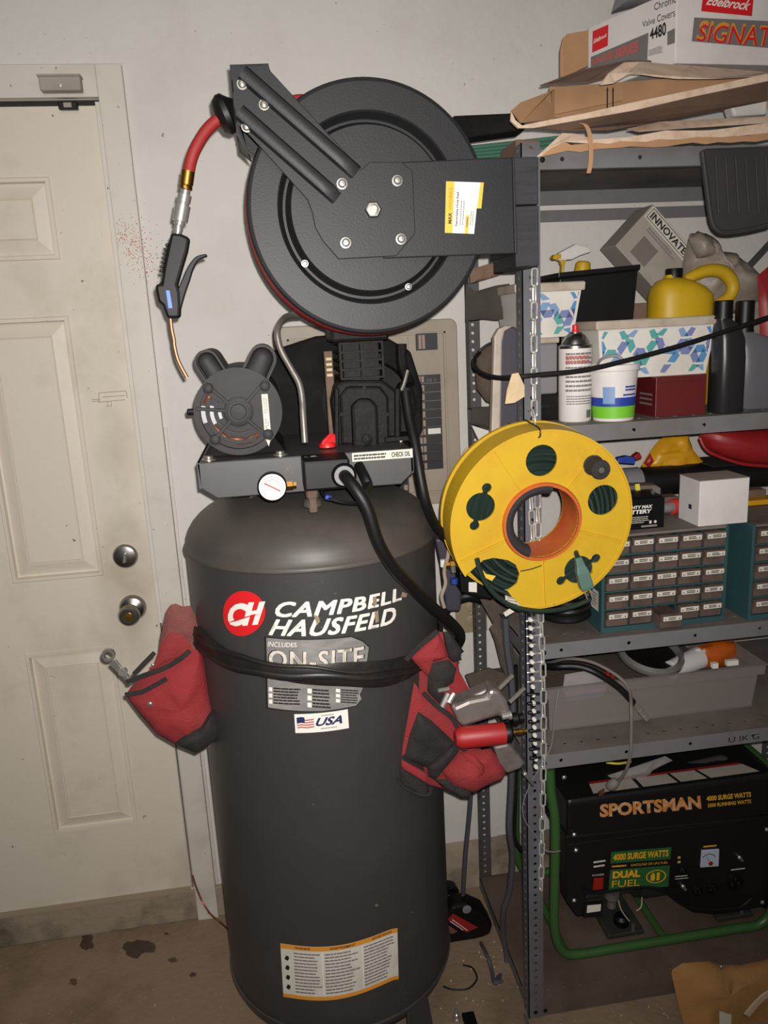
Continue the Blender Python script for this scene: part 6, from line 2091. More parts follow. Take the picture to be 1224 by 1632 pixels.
# charger gadget with a yellow tape flag behind the battery
gY_ = -.37
gd = thing('chrome_bracket', 'dull chrome bracket with yellow tape lying behind the battery', 'bracket', U(1030, 790, gY_))
MB().slab(px([(985, 775), (1045, 773), (1054, 778), (1054, 790), (985, 793)], gY_), (0, .04, 0)).build('bracket_body', 'alu', gd, bevel=.003)
MB().slab(px([(995, 781), (1040, 779), (1042, 786), (997, 788)], gY_ - .0008), (0, .001, 0)).build('bracket_slot', 'gap', gd)
MB().slab(px([(1012, 772), (1019, 771), (1024, 800), (1016, 803)], gY_ - .002), (0, .001, 0)).build('tape_flag', 'ytape', gd)
MB().box(U(990, 800, gY_).x, U(1050, 800, gY_).x, gY_ + .005, gY_ + .035, ZC, U(1020, 792, gY_).z).build('bracket_foot', 'iron', gd)
# sealant tube
s0, s1 = U(1062, 793, -.36), U(1110, 790, -.34)
s0.z = s1.z = ZC + .018
st = thing('sealant_tube', 'red and white sealant tube with a clear cap beside the battery', 'tube', V(s0) - V((0, 0, .018)))
d = (s1 - s0)
MB().lathe([(.011, -.012), (.0125, 0), (.0125, .016)], s0, d, 16).build('tube_cap', 'greyplas', st, True)
MB().lathe([(.017, .016), (.0178, .02), (.0178, .085)], s0, d, 20).build('tube_body', 'tube', st, True)
MB().lathe([(.0181, .036), (.0181, .046)], s0, d, 20, cap=False).build('white_band', 'white', st, True)
# white carton bridging the cabinets
wY = -.475
a, b = U(1113, 836, wY), U(1195, 766, wY)
wc = thing('white_carton', 'small plain white carton on top of the drawer cabinets', 'carton', V(((a.x + b.x) / 2, wY + .05, ZC)))
zt_ = U(1150, 765, wY).z
MB().box(a.x, b.x, wY, wY + .085, ZC, zt_).build('carton_body', 'boxwhite', wc, bevel=.0015)
MB().box(a.x, b.x, wY + .0005, wY + .086, zt_, zt_ + .0015).build('carton_lid', 'boxgrey', wc)
MB().box(a.x - .0006, a.x, wY + .03, wY + .042, ZC + .032, ZC + .042).build('side_mark', 'navy', wc)
# black pipe across the back with a grey coupling
p0, p1 = U(1013, 770, -.27), U(1260, 772, -.27)
p0.z = p1.z = ZC + .033 + .03
pipe = thing('black_pipe', 'thick black plastic pipe with grey coupling lying behind the white carton', 'pipe', V(((p0.x + p1.x) / 2, -.27, ZC + .03)))
MB().lathe([(.034, 0), (.034, (p1 - p0).length)], p0, p1 - p0, 28).build('pipe_body', 'rubber', pipe, True)
MB().lathe([(.031, -.035), (.036, -.033), (.036, .006), (.034, .008)], p0, p1 - p0, 28).build('coupling', 'greyplas', pipe, True)
for xq in (p0.x + .06, p1.x - .12):
    o = MB().box(xq - .03, xq + .03, -.31, -.22, ZC, ZC + .0295).build('wood_scrap', 'carddark', bevel=.002)
    tag(o, 'wooden scrap holding up the black pipe, ' + ('left one' if xq < p0.x + .1 else 'right one'), 'wood scrap', 'wood scraps under the pipe')
o = MB().box(U(1190, 820, -.34).x, U(1300, 820, -.34).x, -.345, -.30, ZC, U(1200, 797, -.34).z).build('yellow_pack', 'ybag', bevel=.003)
tag(o, 'flat yellow pack at the right behind the white carton', 'pack')
ybz = ZC + .065 + .032
yb = thing('yellow_bag', 'crumpled shiny yellow plastic bag on the black pipe', 'bag', U(1075, 745, -.25))
MB().pillow(px([(1022, 742), (1036, 720), (1052, 700), (1072, 691), (1096, 690), (1102, 715), (1122, 738), (1120, 752), (1030, 752)], -.24), .03, (0, -1, 0), .03, 7, .008, 21).build('bag_body', 'ybag', yb, True, angle=40)
MB().pillow(px([(1026, 738), (1036, 722), (1042, 735), (1034, 746)], -.262), .006, (0, -1, 0), .004, 4, .001, 3).build('red_print', 'redlid', yb, True)
MB().pillow(px([(1050, 722), (1102, 714), (1122, 738), (1090, 746), (1060, 746)], -.265), .012, (0, -1, 0), .01, 5, .005, 22).build('bag_fold', 'ybag', yb, True, angle=40)
rl = thing('red_lid', 'big rounded red plastic lid under the second shelf at the right', 'lid', U(1180, 742, -.32))  # this is the big round container lid
lidp = [(1115, 697), (1117, 685), (1130, 680), (1224, 680), (1330, 684), (1330, 752), (1224, 742), (1180, 738), (1140, 725), (1124, 714)]
MB().pillow(px(lidp, -.34), .05, (0, -1, 0), .06, 7, .0, 2).build('lid_body', 'redlid', rl, True, angle=50)
MB().tube([U(1115, 697, -.352), U(1124, 715, -.358), U(1142, 726, -.362), U(1182, 739, -.366), U(1224, 743, -.366), U(1300, 750, -.36)], .004, 8, 4).build('lid_rim', 'redlid', rl, True)
o = MB().box(U(1125, 745, -.30).x, U(1300, 745, -.30).x, -.33, -.20, ZC + .098, U(1180, 737, -.30).z).build('olive_carton', 'gendark', bevel=.004)
tag(o, 'dark olive carton beneath the big red lid', 'carton')
for nm, lab_, pts, m_ in (('bottle_cap', 'small blue cap lying left of the yellow bag', [(984, 738), (986, 730), (1000, 727), (1012, 729), (1013, 740)], 'blue'), ('bottle_cap', 'small dark red cap between the blue cap and the yellow bag', [(1011, 727), (1020, 721), (1024, 730), (1014, 734)], 'redlid')):
    o = MB().slab(px(pts, -.27), (0, .02, 0)).build(nm, m_, bevel=.002)
    tag(o, lab_, 'cap')
# coiled green and black hose on the shelf left of the cabinet
mb = thing('coiled_hose', 'coiled black hose lying on the third shelf below the yellow reel', 'hose', UF(900, 1000, Z3))
hcx = U(892, 960, -.36)
P = []
for i in range(70):
    t = 2 * PI * i / 24
    P.append(V((hcx.x + .055 * math.cos(t), -.38 + .07 * math.sin(t), Z3 + .012 + .0085 * i / 24 * 2)))
MB().tube(P, .0085, 8).build('hose_turns', 'rubber', mb, True)

# ------------------------------------------------------------------ fourth shelf: clear bin
Z4 = .688
cY = -.425
TLx, TRx = U(868, 1108, cY).x, U(1222, 1060, cY).x
zr = (U(870, 1096, cY).z + U(1222, 1059, cY).z) / 2
BLx, BRx = U(879, 1167, cY).x, U(1202, 1130, cY).x
cbn = thing('clear_bin', 'cloudy translucent plastic bin of odds and ends on the fourth shelf', 'storage bin', V(((TLx + TRx) / 2, cY + .13, Z4)))
yb_ = -.10
rings = []
zm = zr - .03
for i_, j_, z in ((.0, .012, Z4 + .001), (.3, .006, zm), (.85, .001, zm + .002), (.95, 0, zr - .003), (1.02, -.006, zr - .002), (1.02, -.006, zr), (.93, .003, zr), (.83, .004, zm + .004), (.28, .009, zm + .002), (.0, .015, Z4 + .004)):
    xa, xb = BLx + (TLx - BLx) * i_, BRx + (TRx - BRx) * i_
    rings.append([V((xa, cY + j_, z)), V((xb, cY + j_, z)), V((xb, yb_ - j_, z)), V((xa, yb_ - j_, z))])
MB().loft(rings, True).build('bin_wall', 'clear', cbn)
# contents
fz = Z4 + .006
ct = thing('chrome_trim_ring', 'chrome round trim ring resting on top of the clear bin contents', 'ring', U(1035, 1070, -.30))
c = U(1036, 1043, -.33)
ax = V((0.05, -.30, .95)).normalized()
MB().lathe([(.062, -.004), (.075, -.006), (.080, 0), (.079, .010), (.070, .016), (.064, .012), (.062, -.004)], c, ax, 40, cap=False).build('ring_body', 'chrome', ct, True, angle=50)
MB().lathe([(.0618, .002), (.03, -.004), (.001, -.006)], c, ax, 32, cap=False).build('ring_centre', 'iron', ct, True)
fw = MB().box(BLx + .02, BRx - .03, cY + .03, yb_ - .03, fz, zr - .055).build('folded_rags', 'ragbrown', bevel=.012)
tag(fw, 'brown folded rags filling the bottom of the clear bin', 'rag')
cu = thing('plastic_cup', 'white plastic cup lying on its side in the clear bin', 'cup', U(1085, 1076, -.36))
a, b = U(1068, 1068, -.37), U(1105, 1052, -.34)
MB().lathe([(.0, .001), (.020, 0), (.022, .002), (.027, (b - a).length + .018), (.025, (b - a).length + .018), (.0195, .004), (0, .004)], a, b - a, 24).build('cup_body', 'cup', cu, True)
MB().tube([b + V((0, 0, .02)), b + V((.012, -.004, .028)), b + V((.02, -.004, .01)), b + V((.012, 0, 0))], .003, 8, 4).build('cup_handle', 'cup', cu, True)
am = MB().pillow(px([(1098, 1050), (1110, 1030), (1150, 1020), (1170, 1022), (1185, 1045), (1180, 1062), (1110, 1066)], -.29), .03, (0, -1, .3), .03, 6, .003, 5).build('amber_bottle', 'amber', smooth=True)
tag(am, 'amber orange plastic bottle lying in the clear bin', 'bottle')
zpl = thing('zip_bag', 'small clear zip bag with pink and blue seal inside the clear bin', 'bag', U(935, 1110, -.40))
MB().pillow(px([(897, 1098), (900, 1075), (940, 1068), (970, 1085), (960, 1110), (905, 1118)], -.405), .008, (0, -1, 0), .008, 5, .004, 8).build('bag_film', 'bagclear', zpl, True)
MB().slab(px([(901, 1104), (965, 1095), (966, 1101), (902, 1111)], -.4145), (0, .002, 0)).build('pink_seal', 'purple', zpl)
MB().slab(px([(902, 1111), (964, 1102), (958, 1111), (906, 1118)], -.4145), (0, .002, 0)).build('blue_seal', 'peri', zpl)
for i, (x, y) in enumerate(((1140, 1063), (1163, 1059), (1172, 1058))):
    o = MB().slab(px([(x - 4, y - 5), (x + 5, y - 6), (x + 5, y + 2), (x - 4, y + 3)], -.385), (0, .01, 0)).build('paper_chip', 'white')
    tag(o, ('left', 'middle', 'right')[i] + ' of three white chips along the rim of the clear bin', 'chip', 'white chips in the clear bin')
o = MB().lathe([(.006, -.004), (.0105, -.004), (.0105, .004), (.006, .004), (.006, -.004)], U(972, 1075, -.43), (.2, -1, .2), 18, cap=False).build('red_grommet', 'redlid', smooth=True)
tag(o, 'small red rubber ring on the hoses over the clear bin', 'ring')
hs = thing('grease_hose', 'black hose with chrome fitting draped over the clear bin front', 'hose', U(1020, 1145, -.45))
MB().tube([U(866, 1062, -.33), U(885, 1062, -.39), U(920, 1062, -.41), U(950, 1072, -.43), U(985, 1095, -.44), U(1005, 1115, -.445), U(1011, 1122, -.445)], .0075, 10, 6).build('hose_body', 'rubber', hs, True)
a, b = U(1009, 1119, -.445), U(1031, 1146, -.447)
L_ = (b - a).length
MB().lathe([(.0075, 0), (.0075, L_ * .3), (.0062, L_ * .31), (.0062, L_ * .42), (.0075, L_ * .43), (.0075, L_ * .62), (.0062, L_ * .63), (.0062, L_ * .74), (.0072, L_ * .75), (.0072, L_)], a, b - a, 14).build('hose_fitting', 'chrome', hs, True, angle=30)
ec = thing('extension_lead', 'grey-brown lead with a plug hanging from the clear bin onto the generator', 'cord', U(975, 1258, -.47))
MB().tube([U(872, 1058, -.30), U(905, 1050, -.38), U(945, 1056, -.42), U(985, 1078, -.45), U(1003, 1100, -.48), U(1006, 1130, -.53), U(1006, 1170, -.535), U(1005, 1200, -.535), U(999, 1225, -.52), U(988, 1243, -.49), U(982, 1248, -.48)], .0038, 8, 6).build('lead', 'boxgreydark', ec, True)
a, b = U(984, 1244, -.485), U(964, 1260, -.47)
MB().lathe([(.006, 0), (.010, .004), (.012, .012), (.012, .022), (.009, .028)], a, b - a, 12).build('plug', 'boxgreydark', ec, True)
for q in (-1, 1):
    MB().obox(b + V((-.008, 0, -.003 + .004 * q)), (.007, 0, .003), (0, .003, 0), (0, 0, .0008)).build('prong', 'copper', ec)

# ------------------------------------------------------------------ rail of air fittings on the post
rail = thing('bit_rail', 'narrow rail of white clips holding bits on the front shelf post', 'bit rail', U(848, 1230, -.505))
ra, rb_ = U(842, 968, -.511), U(852, 1228, -.511)
MB().slab([ra + V((-.004, 0, 0)), ra + V((.004, 0, 0)), rb_ + V((.004, 0, 0)), rb_ + V((-.004, 0, 0))], (0, -.004, 0)).build('rail_strip', 'black', rail)
for k in range(20):
    f_ = (k + .3) / 20
    c = ra.lerp(rb_, f_) + V((.001, -.004, 0))
    MB().lathe([(.0048, 0), (.0048, .006), (.0035, .008), (0, .008)], c, (0, -1, 0), 10).build('clip', 'white', rail, True)
for k in range(8):
    y = (989, 1001, 1013.5, 1027, 1042, 1056, 1071, 1086)[k]
    a, b = U(838 + .3 * k, y + (1 if k != 3 else -3), -.519), U(859 + .6 * k, y - 1 + (3 if k == 3 else 0), -.519)
    t = thing('driver_bit', 'bright steel bit, number %s from the top of the eight on the post rail' % ('one', 'two', 'three', 'four', 'five', 'six', 'seven', 'eight')[k], 'bit', a, 'steel bits on the post rail')
    L_ = (b - a).length
    MB().lathe([(.0018, 0), (.0028, .003), (.0028, L_ * .4), (.0022, L_ * .42), (.0022, L_ * .55)], a, b - a, 8).build('bit_tip', 'steel', t, True)
    MB().lathe([(.0034, L_ * .55), (.0034, L_)], a, b - a, 6).build('hex_shank', 'chrome', t)
for k in range(8):
    y = 1106 + 14.5 * k
    a, b = U(840 + .6 * k, y + 1, -.519), U(860 + .3 * k, y, -.519)
    t = thing('black_bit', 'short black bit, number %s from the top of the black ones on the post rail' % ('one', 'two', 'three', 'four', 'five', 'six', 'seven', 'eight')[k], 'bit', a, 'black bits on the post rail')
    L_ = (b - a).length
    MB().lathe([(.003, 0), (.0042, .002), (.0042, L_ * .6)], a, b - a, 10).build('socket_end', 'black', t, True)
    MB().lathe([(.003, L_ * .6), (.003, L_)], a, b - a, 6).build('hex_shank', 'black', t)

# ------------------------------------------------------------------ things hanging on the wall side of the posts
def hang(name, label, cat, pts, r_, material, k=6):
    o = MB().tube(pts, r_, 10, k).build(name, material, smooth=True)
    return tag(o, label, cat)


hang('hose_loop', 'thick black hose bending round beside the right pouch', 'hose', [U(660, 985, -.18), U(700, 982, -.22), U(720, 962, -.26), U(745, 950, -.28), U(770, 955, -.27), U(790, 965, -.24)], .012, 'rubber')
hang('hanging_cable', 'grey cable hanging straight down beside the front shelf post', 'cable', [U(806, 985, -.40), U(808, 1030, -.40), U(815, 1080, -.40), U(818, 1150, -.40), U(815, 1250, -.40), U(812, 1320, -.40), U(817, 1365, -.38), U(812, 1420, -.36), U(803, 1450, -.35), U(802, 1490, -.33), U(808, 1530, -.33), U(800, 1552, -.36), UF(790, 1566, .006)], .0075, 'cordgrey')
hang('kinked_cable', 'dark cable hanging behind the grey one and kinking into the post', 'cable', [U(822, 1060, -.36), U(823, 1150, -.36), U(822, 1260, -.36), U(820, 1330, -.36), U(828, 1350, -.36), U(840, 1362, -.36)], .005, 'blackm')
hang('charger_lead', 'dark grey lead running down from the right pouch to the charger', 'cord', [U(750, 1225, -.24), U(750, 1270, -.24), U(747, 1310, -.23), U(742, 1360, -.22), U(739, 1410, -.21), U(737, 1440, -.20)], .006, 'cordgrey')
hang('braided_line', 'beige braided line hanging beside the yellow reel', 'line', [U(745, 715, -.40), U(730, 745, -.42), U(722, 800, -.43), U(716, 860, -.43), U(714, 885, -.42), U(708, 910, -.40), U(710, 930, -.39), U(704, 950, -.38), U(708, 968, -.37)], .0042, 'wirewhite')
vl = thing('ball_valve', 'small brass ball valve with a blue collar left of the yellow reel', 'valve', U(722, 925, -.40))
c = U(720, 899, -.41)
MB().lathe([(.009, -.014), (.009, -.006), (.012, -.005), (.012, .005), (.009, .006), (.009, .014)], c, (1, 0, 0), 8).build('valve_body', 'brass', vl)
MB().tube([c + V((0, -.010, 0)), U(723, 912, -.42)], .0055, 8).build('valve_stem', 'chrome', vl, True)
MB().lathe([(.008, 0), (.008, .012)], U(724, 930, -.40), (0, 0, 1), 12).build('blue_collar', 'blue', vl, True)
MB().lathe([(.006, 0), (.006, .016)], U(706, 903, -.40), (0, 0, 1), 10).build('white_sleeve', 'white', vl, True)
o = MB().slab(px([(694, 860), (716, 855), (738, 912), (735, 975), (712, 975), (704, 905)], -.30), (0, .03, 0)).build('filter_bowl', 'leaf', bevel=.006)
tag(o, 'dark grey filter housing in shadow left of the yellow reel', 'filter')
bk = thing('hanging_charger', 'black boxy adapter with a white label behind the lower left of the yellow reel', 'adapter', U(757, 955, -.38))
MB().slab(px([(732, 912), (772, 908), (790, 945), (785, 958), (735, 946)], -.40), (0, .05, 0)).build('adapter_body', 'black', bk, bevel=.005)
MB().slab(px([(747, 928), (760, 928), (760, 944), (747, 943)], -.4006), (0, .0004, 0)).build('white_label', 'white', bk)
o = MB().pillow(px([(765, 955), (800, 955), (812, 975), (818, 1030), (822, 1085), (808, 1080), (798, 1060), (788, 1020), (780, 1000), (790, 990)], -.30), .008, (0, -1, 0), .01, 5, .004, 17).build('hanging_rag', 'ragbrown', smooth=True)
tag(o, 'brown rag hanging behind the front shelf post', 'rag')
o = MB().slab(px([(742, 1078), (780, 1066), (800, 1072), (820, 1078), (818, 1092), (750, 1098)], -.22), (0, .012, 0)).build('wood_offcut', 'ragbrown', bevel=.003)
tag(o, 'grey-brown wood offcut behind the chisel shanks', 'wood')
hang('thin_wire', 'thin pale wire curling down the front of the post', 'wire', [U(890, 1100, -.50), U(884, 1140, -.51), U(878, 1190, -.515), U(862, 1220, -.52), U(845, 1250, -.52), U(833, 1285, -.52), U(838, 1310, -.52), U(856, 1335, -.52), U(866, 1352, -.525), U(880, 1358, -.53), U(893, 1356, -.53)], .0012, 'greyplas', 6)

# ------------------------------------------------------------------ generator
GY = -.395
gen = thing('portable_generator', 'black portable generator in a green tube frame on the bottom shelf', 'generator', UF(1060, 1510, .036) + V((0, .12, 0)))
tr_ = .0118
fp = [(876, 1225), (878, 1262), (884, 1300), (885, 1340), (884, 1400), (883, 1450), (884, 1480), (889, 1503), (902, 1519), (926, 1523), (980, 1518), (1060, 1508), (1140, 1497), (1180, 1490), (1208, 1478), (1228, 1455), (1236, 1420), (1240, 1340), (1240, 1250)]
front = [U(a, b, GY) for a, b in fp]
FZ = .036 + tr_
for p_ in front:
    p_.z = max(p_.z, FZ)
gbk = .31
MB().tube(front, tr_, 14, 4).build('frame_loop', 'gengreen', gen, True)
MB().tube([p_ + V((.0, gbk, 0)) for p_ in front], tr_, 12, 4).build('frame_loop', 'gengreen', gen, True)
for p_ in (front[0], front[-1]):
    MB().tube([p_, p_ + V((.012, .04, .012)), p_ + V((.012, gbk - .04, .012)), p_ + V((0, gbk, 0))], tr_, 12, 4).build('top_tube', 'gengreen', gen, True)
for f_ in (.47, .66):
    i = int(f_ * (len(front) - 1))
    MB().tube([front[i], front[i] + V((0, gbk, 0))], tr_ * .9, 10).build('cross_tube', 'gengreen', gen, True)
# fuel tank with lettering
x0, x1 = U(903, 1330, GY + .02).x, U(1236, 1290, GY + .02).x
zt_, zb_ = U(1060, 1256, GY + .015).z, U(1060, 1322, GY + .02).z
rings = []
for ins, z, fy in ((0, zb_, 0), (0, zt_ - .006, 0), (.004, zt_, .006), (.03, zt_ + .006, .055)):
    rings.append([V((x0 + ins, GY + .015 + fy, z)), V((x1 - ins, GY + .015 + fy, z)), V((x1 - ins, GY + .29 - fy, z)), V((x0 + ins, GY + .29 - fy, z))])
tk = MB().loft(rings).build('fuel_tank', 'genblack', gen, bevel=.008)
MB().box(x0 - .004, x1 + .004, GY + .010, GY + .295, zb_ - .006, zb_ + .004).build('tank_seam', 'genblack', gen, bevel=.002)
gf = GY + .015 - .001
q0 = [U(956, 1303, gf), U(1118, 1289, gf), U(1116, 1268, gf), U(956, 1282, gf)]
decal('lettering', 'bronze', text2d('SPORTSMAN', bold=.045, width=1, height=1), quad_fn(*q0), tk)
decal('lettering', 'gold', text2d('4000 SURGE WATTS', bold=.03, width=1, height=1), quad_fn(U(1126, 1277, gf), U(1197, 1270, gf), U(1197, 1262, gf), U(1126, 1269, gf)), tk)
decal('lettering', 'gold', text2d('3500 RUNNING WATTS', bold=.02, width=1, height=1), quad_fn(U(1128, 1287, gf), U(1197, 1280, gf), U(1197, 1274, gf), U(1128, 1281, gf)), tk)
# sloped top label on the tank shoulder
A_, B_ = rings[2], rings[3]
sf = quad_fn(A_[0].lerp(A_[1], .12), A_[0].lerp(A_[1], .93), B_[0].lerp(B_[1], .90), B_[0].lerp(B_[1], .09), (0, -.0008, .0030))
tl = decal('tank_label', 'boxgrey', join2d(*[rect2d(a, b, .12, .82) for a, b in ((0, .27), (.295, .50), (.52, .68), (.70, 1))]), sf, tk, 'row of white instruction labels along the tank shoulder')
decal('red_strip', 'redlid', rect2d(0, 1, .84, .97), sf, tk)
MB().lathe([(.03, 0), (.032, .004), (.032, .016), (.028, .02), (0, .021)], V(((x0 + x1) / 2 + .03, GY + .17, zt_ + .006)), (0, 0, 1), 20).build('fuel_cap', 'genblack', gen, True)
# control panel with a swooping lower edge
pp = [(902, 1333), (1224, 1300), (1236, 1300), (1236, 1456), (1212, 1446), (1180, 1453), (1140, 1458), (1105, 1455), (1080, 1440), (1060, 1422), (1020, 1416), (980, 1420), (940, 1424), (935, 1428), (930, 1460), (920, 1462), (904, 1440)]
pY = GY + .012
cp = MB().slab(px(pp, pY), (0, .05, 0)).build('control_panel', 'genblack', gen, bevel=.004)
MB().tube([U(a, b, pY - .001) for a, b in ((930, 1416), (945, 1423), (980, 1419), (1020, 1414), (1055, 1418), (1078, 1434), (1100, 1446), (1140, 1450), (1180, 1445), (1198, 1432))], .004, 8, 4).build('panel_ridge', 'genblack', cp, True)
sf = lambda off, c: quad_fn(*[U(x, y, pY - off) for x, y in c])
GQ = [(970, 1419), (1065, 1413), (1070, 1350), (974, 1358)]
gl = decal('power_label', 'lgreen', join2d(rect2d(0, 1, .70, 1), rect2d(0, 1, 0, .54)), sf(.0006, GQ), cp, 'green and gold label naming the fuel types')
decal('lettering', 'gold', join2d(shift(text2d('4000 SURGE WATTS', bold=.03, width=.92, height=.17), .04, .77), shift(text2d('DUAL', bold=.05, width=.46, height=.19), .05, .30), shift(text2d('FUEL', width=.46, height=.17), .05, .07), shift(text2d('GASOLINE OR LPG FUEL', width=.62, height=.06), .34, .59), words2d(.03, .28, .59, .65, 1, 4, .7)), sf(.0012, GQ), gl)
decal('fuel_pictogram', 'gold', join2d(ring2d(.78, .28, .15, .17, 24), rect2d(.69, .76, .18, .34), rect2d(.79, .84, .18, .38), rect2d(.705, .745, .35, .38)), sf(.0012, GQ), gl)
MB().slab(px([(944, 1417), (960, 1416), (961, 1398), (946, 1399)], pY), (0, -.004, 0)).build('power_switch', 'rocker', cp, bevel=.001)
decal('lettering', 'offwhite', join2d(text2d('POWER', width=1, height=1)), sf(.0008, [(944, 1397), (963, 1395), (963, 1392), (944, 1394)]), cp)
decal('lettering', 'offwhite', words2d(0, 1, 0, 1, 2, 3, .4, .3, .5), sf(.0008, [(946, 1385), (966, 1382), (966, 1368), (946, 1371)]), cp)
mt = MB().slab(px([(1115, 1381), (1144, 1379), (1145, 1352), (1117, 1354)], pY), (0, -.005, 0)).build('volt_meter', 'meter', cp, bevel=.0015)
decal('meter_scale', 'ink', join2d(ring2d(.5, .25, .42, .46, 14, R(35), R(145)), poly2d([(.5, .25), (.3, .62), (.53, .27)])), sf(.0056, [(1115, 1381), (1144, 1379), (1145, 1352), (1117, 1354)]), mt)
MB().lathe([(.006, 0), (.006, .0062), (0, .0062)], U(1131, 1374, pY), (0, -1, 0), 14).build('meter_pivot', 'redlid', mt, True)
decal('lettering', 'gold', words2d(0, 1, 0, 1, 1, 2, .8, .3, .5, 0), sf(.0008, [(1121, 1351), (1142, 1349), (1142, 1346), (1121, 1348)]), cp)
for (x, y, r_) in ((1172, 1406, .022), (1112, 1420, .014), (1136, 1416, .014), (1088, 1388, .010)):
    s_ = MB().lathe([(r_, 0), (r_, .003), (r_ * .86, .004), (r_ * .84, .001), (0, .001)], U(x, y, pY), (0, -1, 0), 24).build('outlet', 'black', cp, True)
    for k in range(3):
        t = R(90 + 120 * k)
        c = U(x, y, pY - .002) + V((r_ * .45 * math.cos(t), 0, r_ * .45 * math.sin(t)))
        MB().box(c.x - .0012, c.x + .0012, c.y - .001, c.y + .001, c.z - r_ * .18, c.z + r_ * .18).build('outlet_slot', 'gendark', s_)
for (x, y) in ((1088, 1412), (1178, 1366)):
    b_ = MB().lathe([(.006, 0), (.006, .004), (.004, .006), (.004, .014), (0, .014)], U(x, y, pY), (0, -1, 0), 12).build('ground_post', 'steel', cp, True)
decal('lettering', 'offwhite', join2d(words2d(0, 1, .0, .3, 1, 3, .6, .2, .4), words2d(0, 1, .6, 1, 1, 5, .6, .2, .4)), sf(.0008, [(1076, 1402), (1098, 1400), (1098, 1394), (1076, 1396)]), cp)
decal('indicator', 'greenlead', join2d(rect2d(0, .3, 0, .3), rect2d(0, .3, .6, .9)), sf(.0008, [(1080, 1376), (1095, 1374), (1095, 1362), (1080, 1364)]), cp)
decal('lettering', 'offwhite', words2d(0, 1, 0, 1, 1, 9, .6, .2, .4), sf(.0008, [(1165, 1388), (1190, 1385), (1190, 1382), (1165, 1385)]), cp)
decal('serial_label', 'white', rect2d(0, 1, 0, 1), sf(.0008, [(935, 1455), (957, 1452), (958, 1441), (936, 1443)]), cp)
MB().slab(px([(930, 1462), (960, 1460), (962, 1438), (932, 1440)], pY + .001), (0, .006, 0)).build('label_bracket', 'genblack', cp)
for (x, y) in ((915, 1330), (918, 1355), (915, 1435), (1215, 1438), (1222, 1322), (899, 1239)):
    bolt(gen, U(x, y, pY), (0, -1, 0), .0045, .004, 'chrome', 'bolt')
# engine and alternator under the tank
MB().box(x0 + .06, x0 + .22, GY + .09, GY + .27, .12, zb_ - .01).build('engine_block', 'gendark', gen, bevel=.012)
a = U(975, 1440, GY + .08)
MB().lathe([(.03, 0), (.035, .01), (.035, .05), (.028, .06)], V((a.x, GY + .12, .15)), (1, 0, 0), 20).build('starter_drum', 'alu', gen, True)
MB().lathe([(.02, 0), (.02, .02), (.012, .03), (.012, .05)], V((a.x - .01, GY + .06, .17)), (0, 0, -1), 14).build('carburettor_bowl', 'alu', gen, True)
MB().lathe([(.085, 0), (.09, .02), (.09, .17), (.08, .18)], V((x0 + .23, GY + .16, .16)), (1, 0, 0), 28).build('alternator', 'gendark', gen, True)
for xq in (990, 1160):
    c = U(xq, 1480, GY + .06)
    MB().lathe([(.016, 0), (.020, .006), (.020, .022), (.014, .03)], V((c.x, GY + .06, .060)), (0, 0, 1), 16).build('rubber_mount', 'black', gen, True)
    MB().box(c.x - .05, c.x + .05, GY + .03, GY + .29, .048, .060).build('mount_plate', 'gendark', gen, bevel=.003)
    bolt(gen, V((c.x + .02, GY + .034, .060)), (0, 0, 1), .005, .02, 'steel', 'mount_stud', dome=False)
MB().tube([U(985, 1432, GY + .05), U(990, 1450, GY + .045), U(1003, 1468, GY + .04)], .0018, 6, 4).build('loose_wire', 'wirewhite', gen, True)
MB().tube([U(1023, 1430, GY + .05), U(1022, 1445, GY + .045), U(1014, 1452, GY + .04)], .0018, 6, 4).build('loose_wire', 'wirewhite', gen, True)
# odds and ends on the tank
o = MB().pillow(px([(968, 1236), (1010, 1222), (1060, 1205), (1072, 1212), (1040, 1228), (1028, 1245), (985, 1246)], GY + .07), .012, (0, -1, .5), .008, 5, .006, 31).build('plastic_wrap', 'bagclear', smooth=True)
tag(o, 'shiny crumpled plastic wrap on top of the generator tank', 'wrap')
o = MB().pillow(px([(1075, 1236), (1095, 1215), (1150, 1203), (1180, 1215), (1160, 1230)], GY + .10), .015, (0, -1, .5), .02, 5, .006, 32).build('dark_cloth', 'paperdark', smooth=True)
tag(o, 'dark cloth heaped on the generator tank', 'cloth')
hang('green_tie_down', 'short yellow-green cord lying on the generator tank', 'cord', [U(966, 1215, GY + .12), U(985, 1217, GY + .11), U(1005, 1214, GY + .12)], .003, 'ytape')

# ------------------------------------------------------------------ on the floor
tn = thing('leather_apron', 'tan suede welding apron slumped at the bottom right corner', 'apron', UF(1150, 1600, 0))
AY = -.60
P_ = [(1070, 1552), (1072, 1545), (1088, 1535), (1130, 1532), (1150, 1538), (1180, 1538), (1224, 1529), (1300, 1520), (1300, 1700), (1120, 1700), (1092, 1640), (1082, 1605)]
MB().pillow([U(x, y, AY + (1632 - y) * .0004) for x, y in P_], .03, (0, -1, .35), .03, 7, .006, 41).build('apron_body', 'tan', tn, True, angle=60)
bolt(tn, U(1150, 1541, AY - .02), (0, -1, .3), .004, .003, 'steel', 'rivet')
bolt(tn, U(1187, 1616, AY - .035), (0, -1, .3), .004, .003, 'steel', 'rivet')
ribbon('apron_strap', 'tansilver', [U(1190, 1618, AY - .04), U(1205, 1600, AY - .04), U(1224, 1584, AY - .04), U(1260, 1570, AY - .03)], .008, .002, tn)
MB().slab(px([(1147, 1640), (1147, 1612), (1166, 1618), (1165, 1640)], AY - .036), (0, .002, 0)).build('apron_label', 'offwhite', tn)

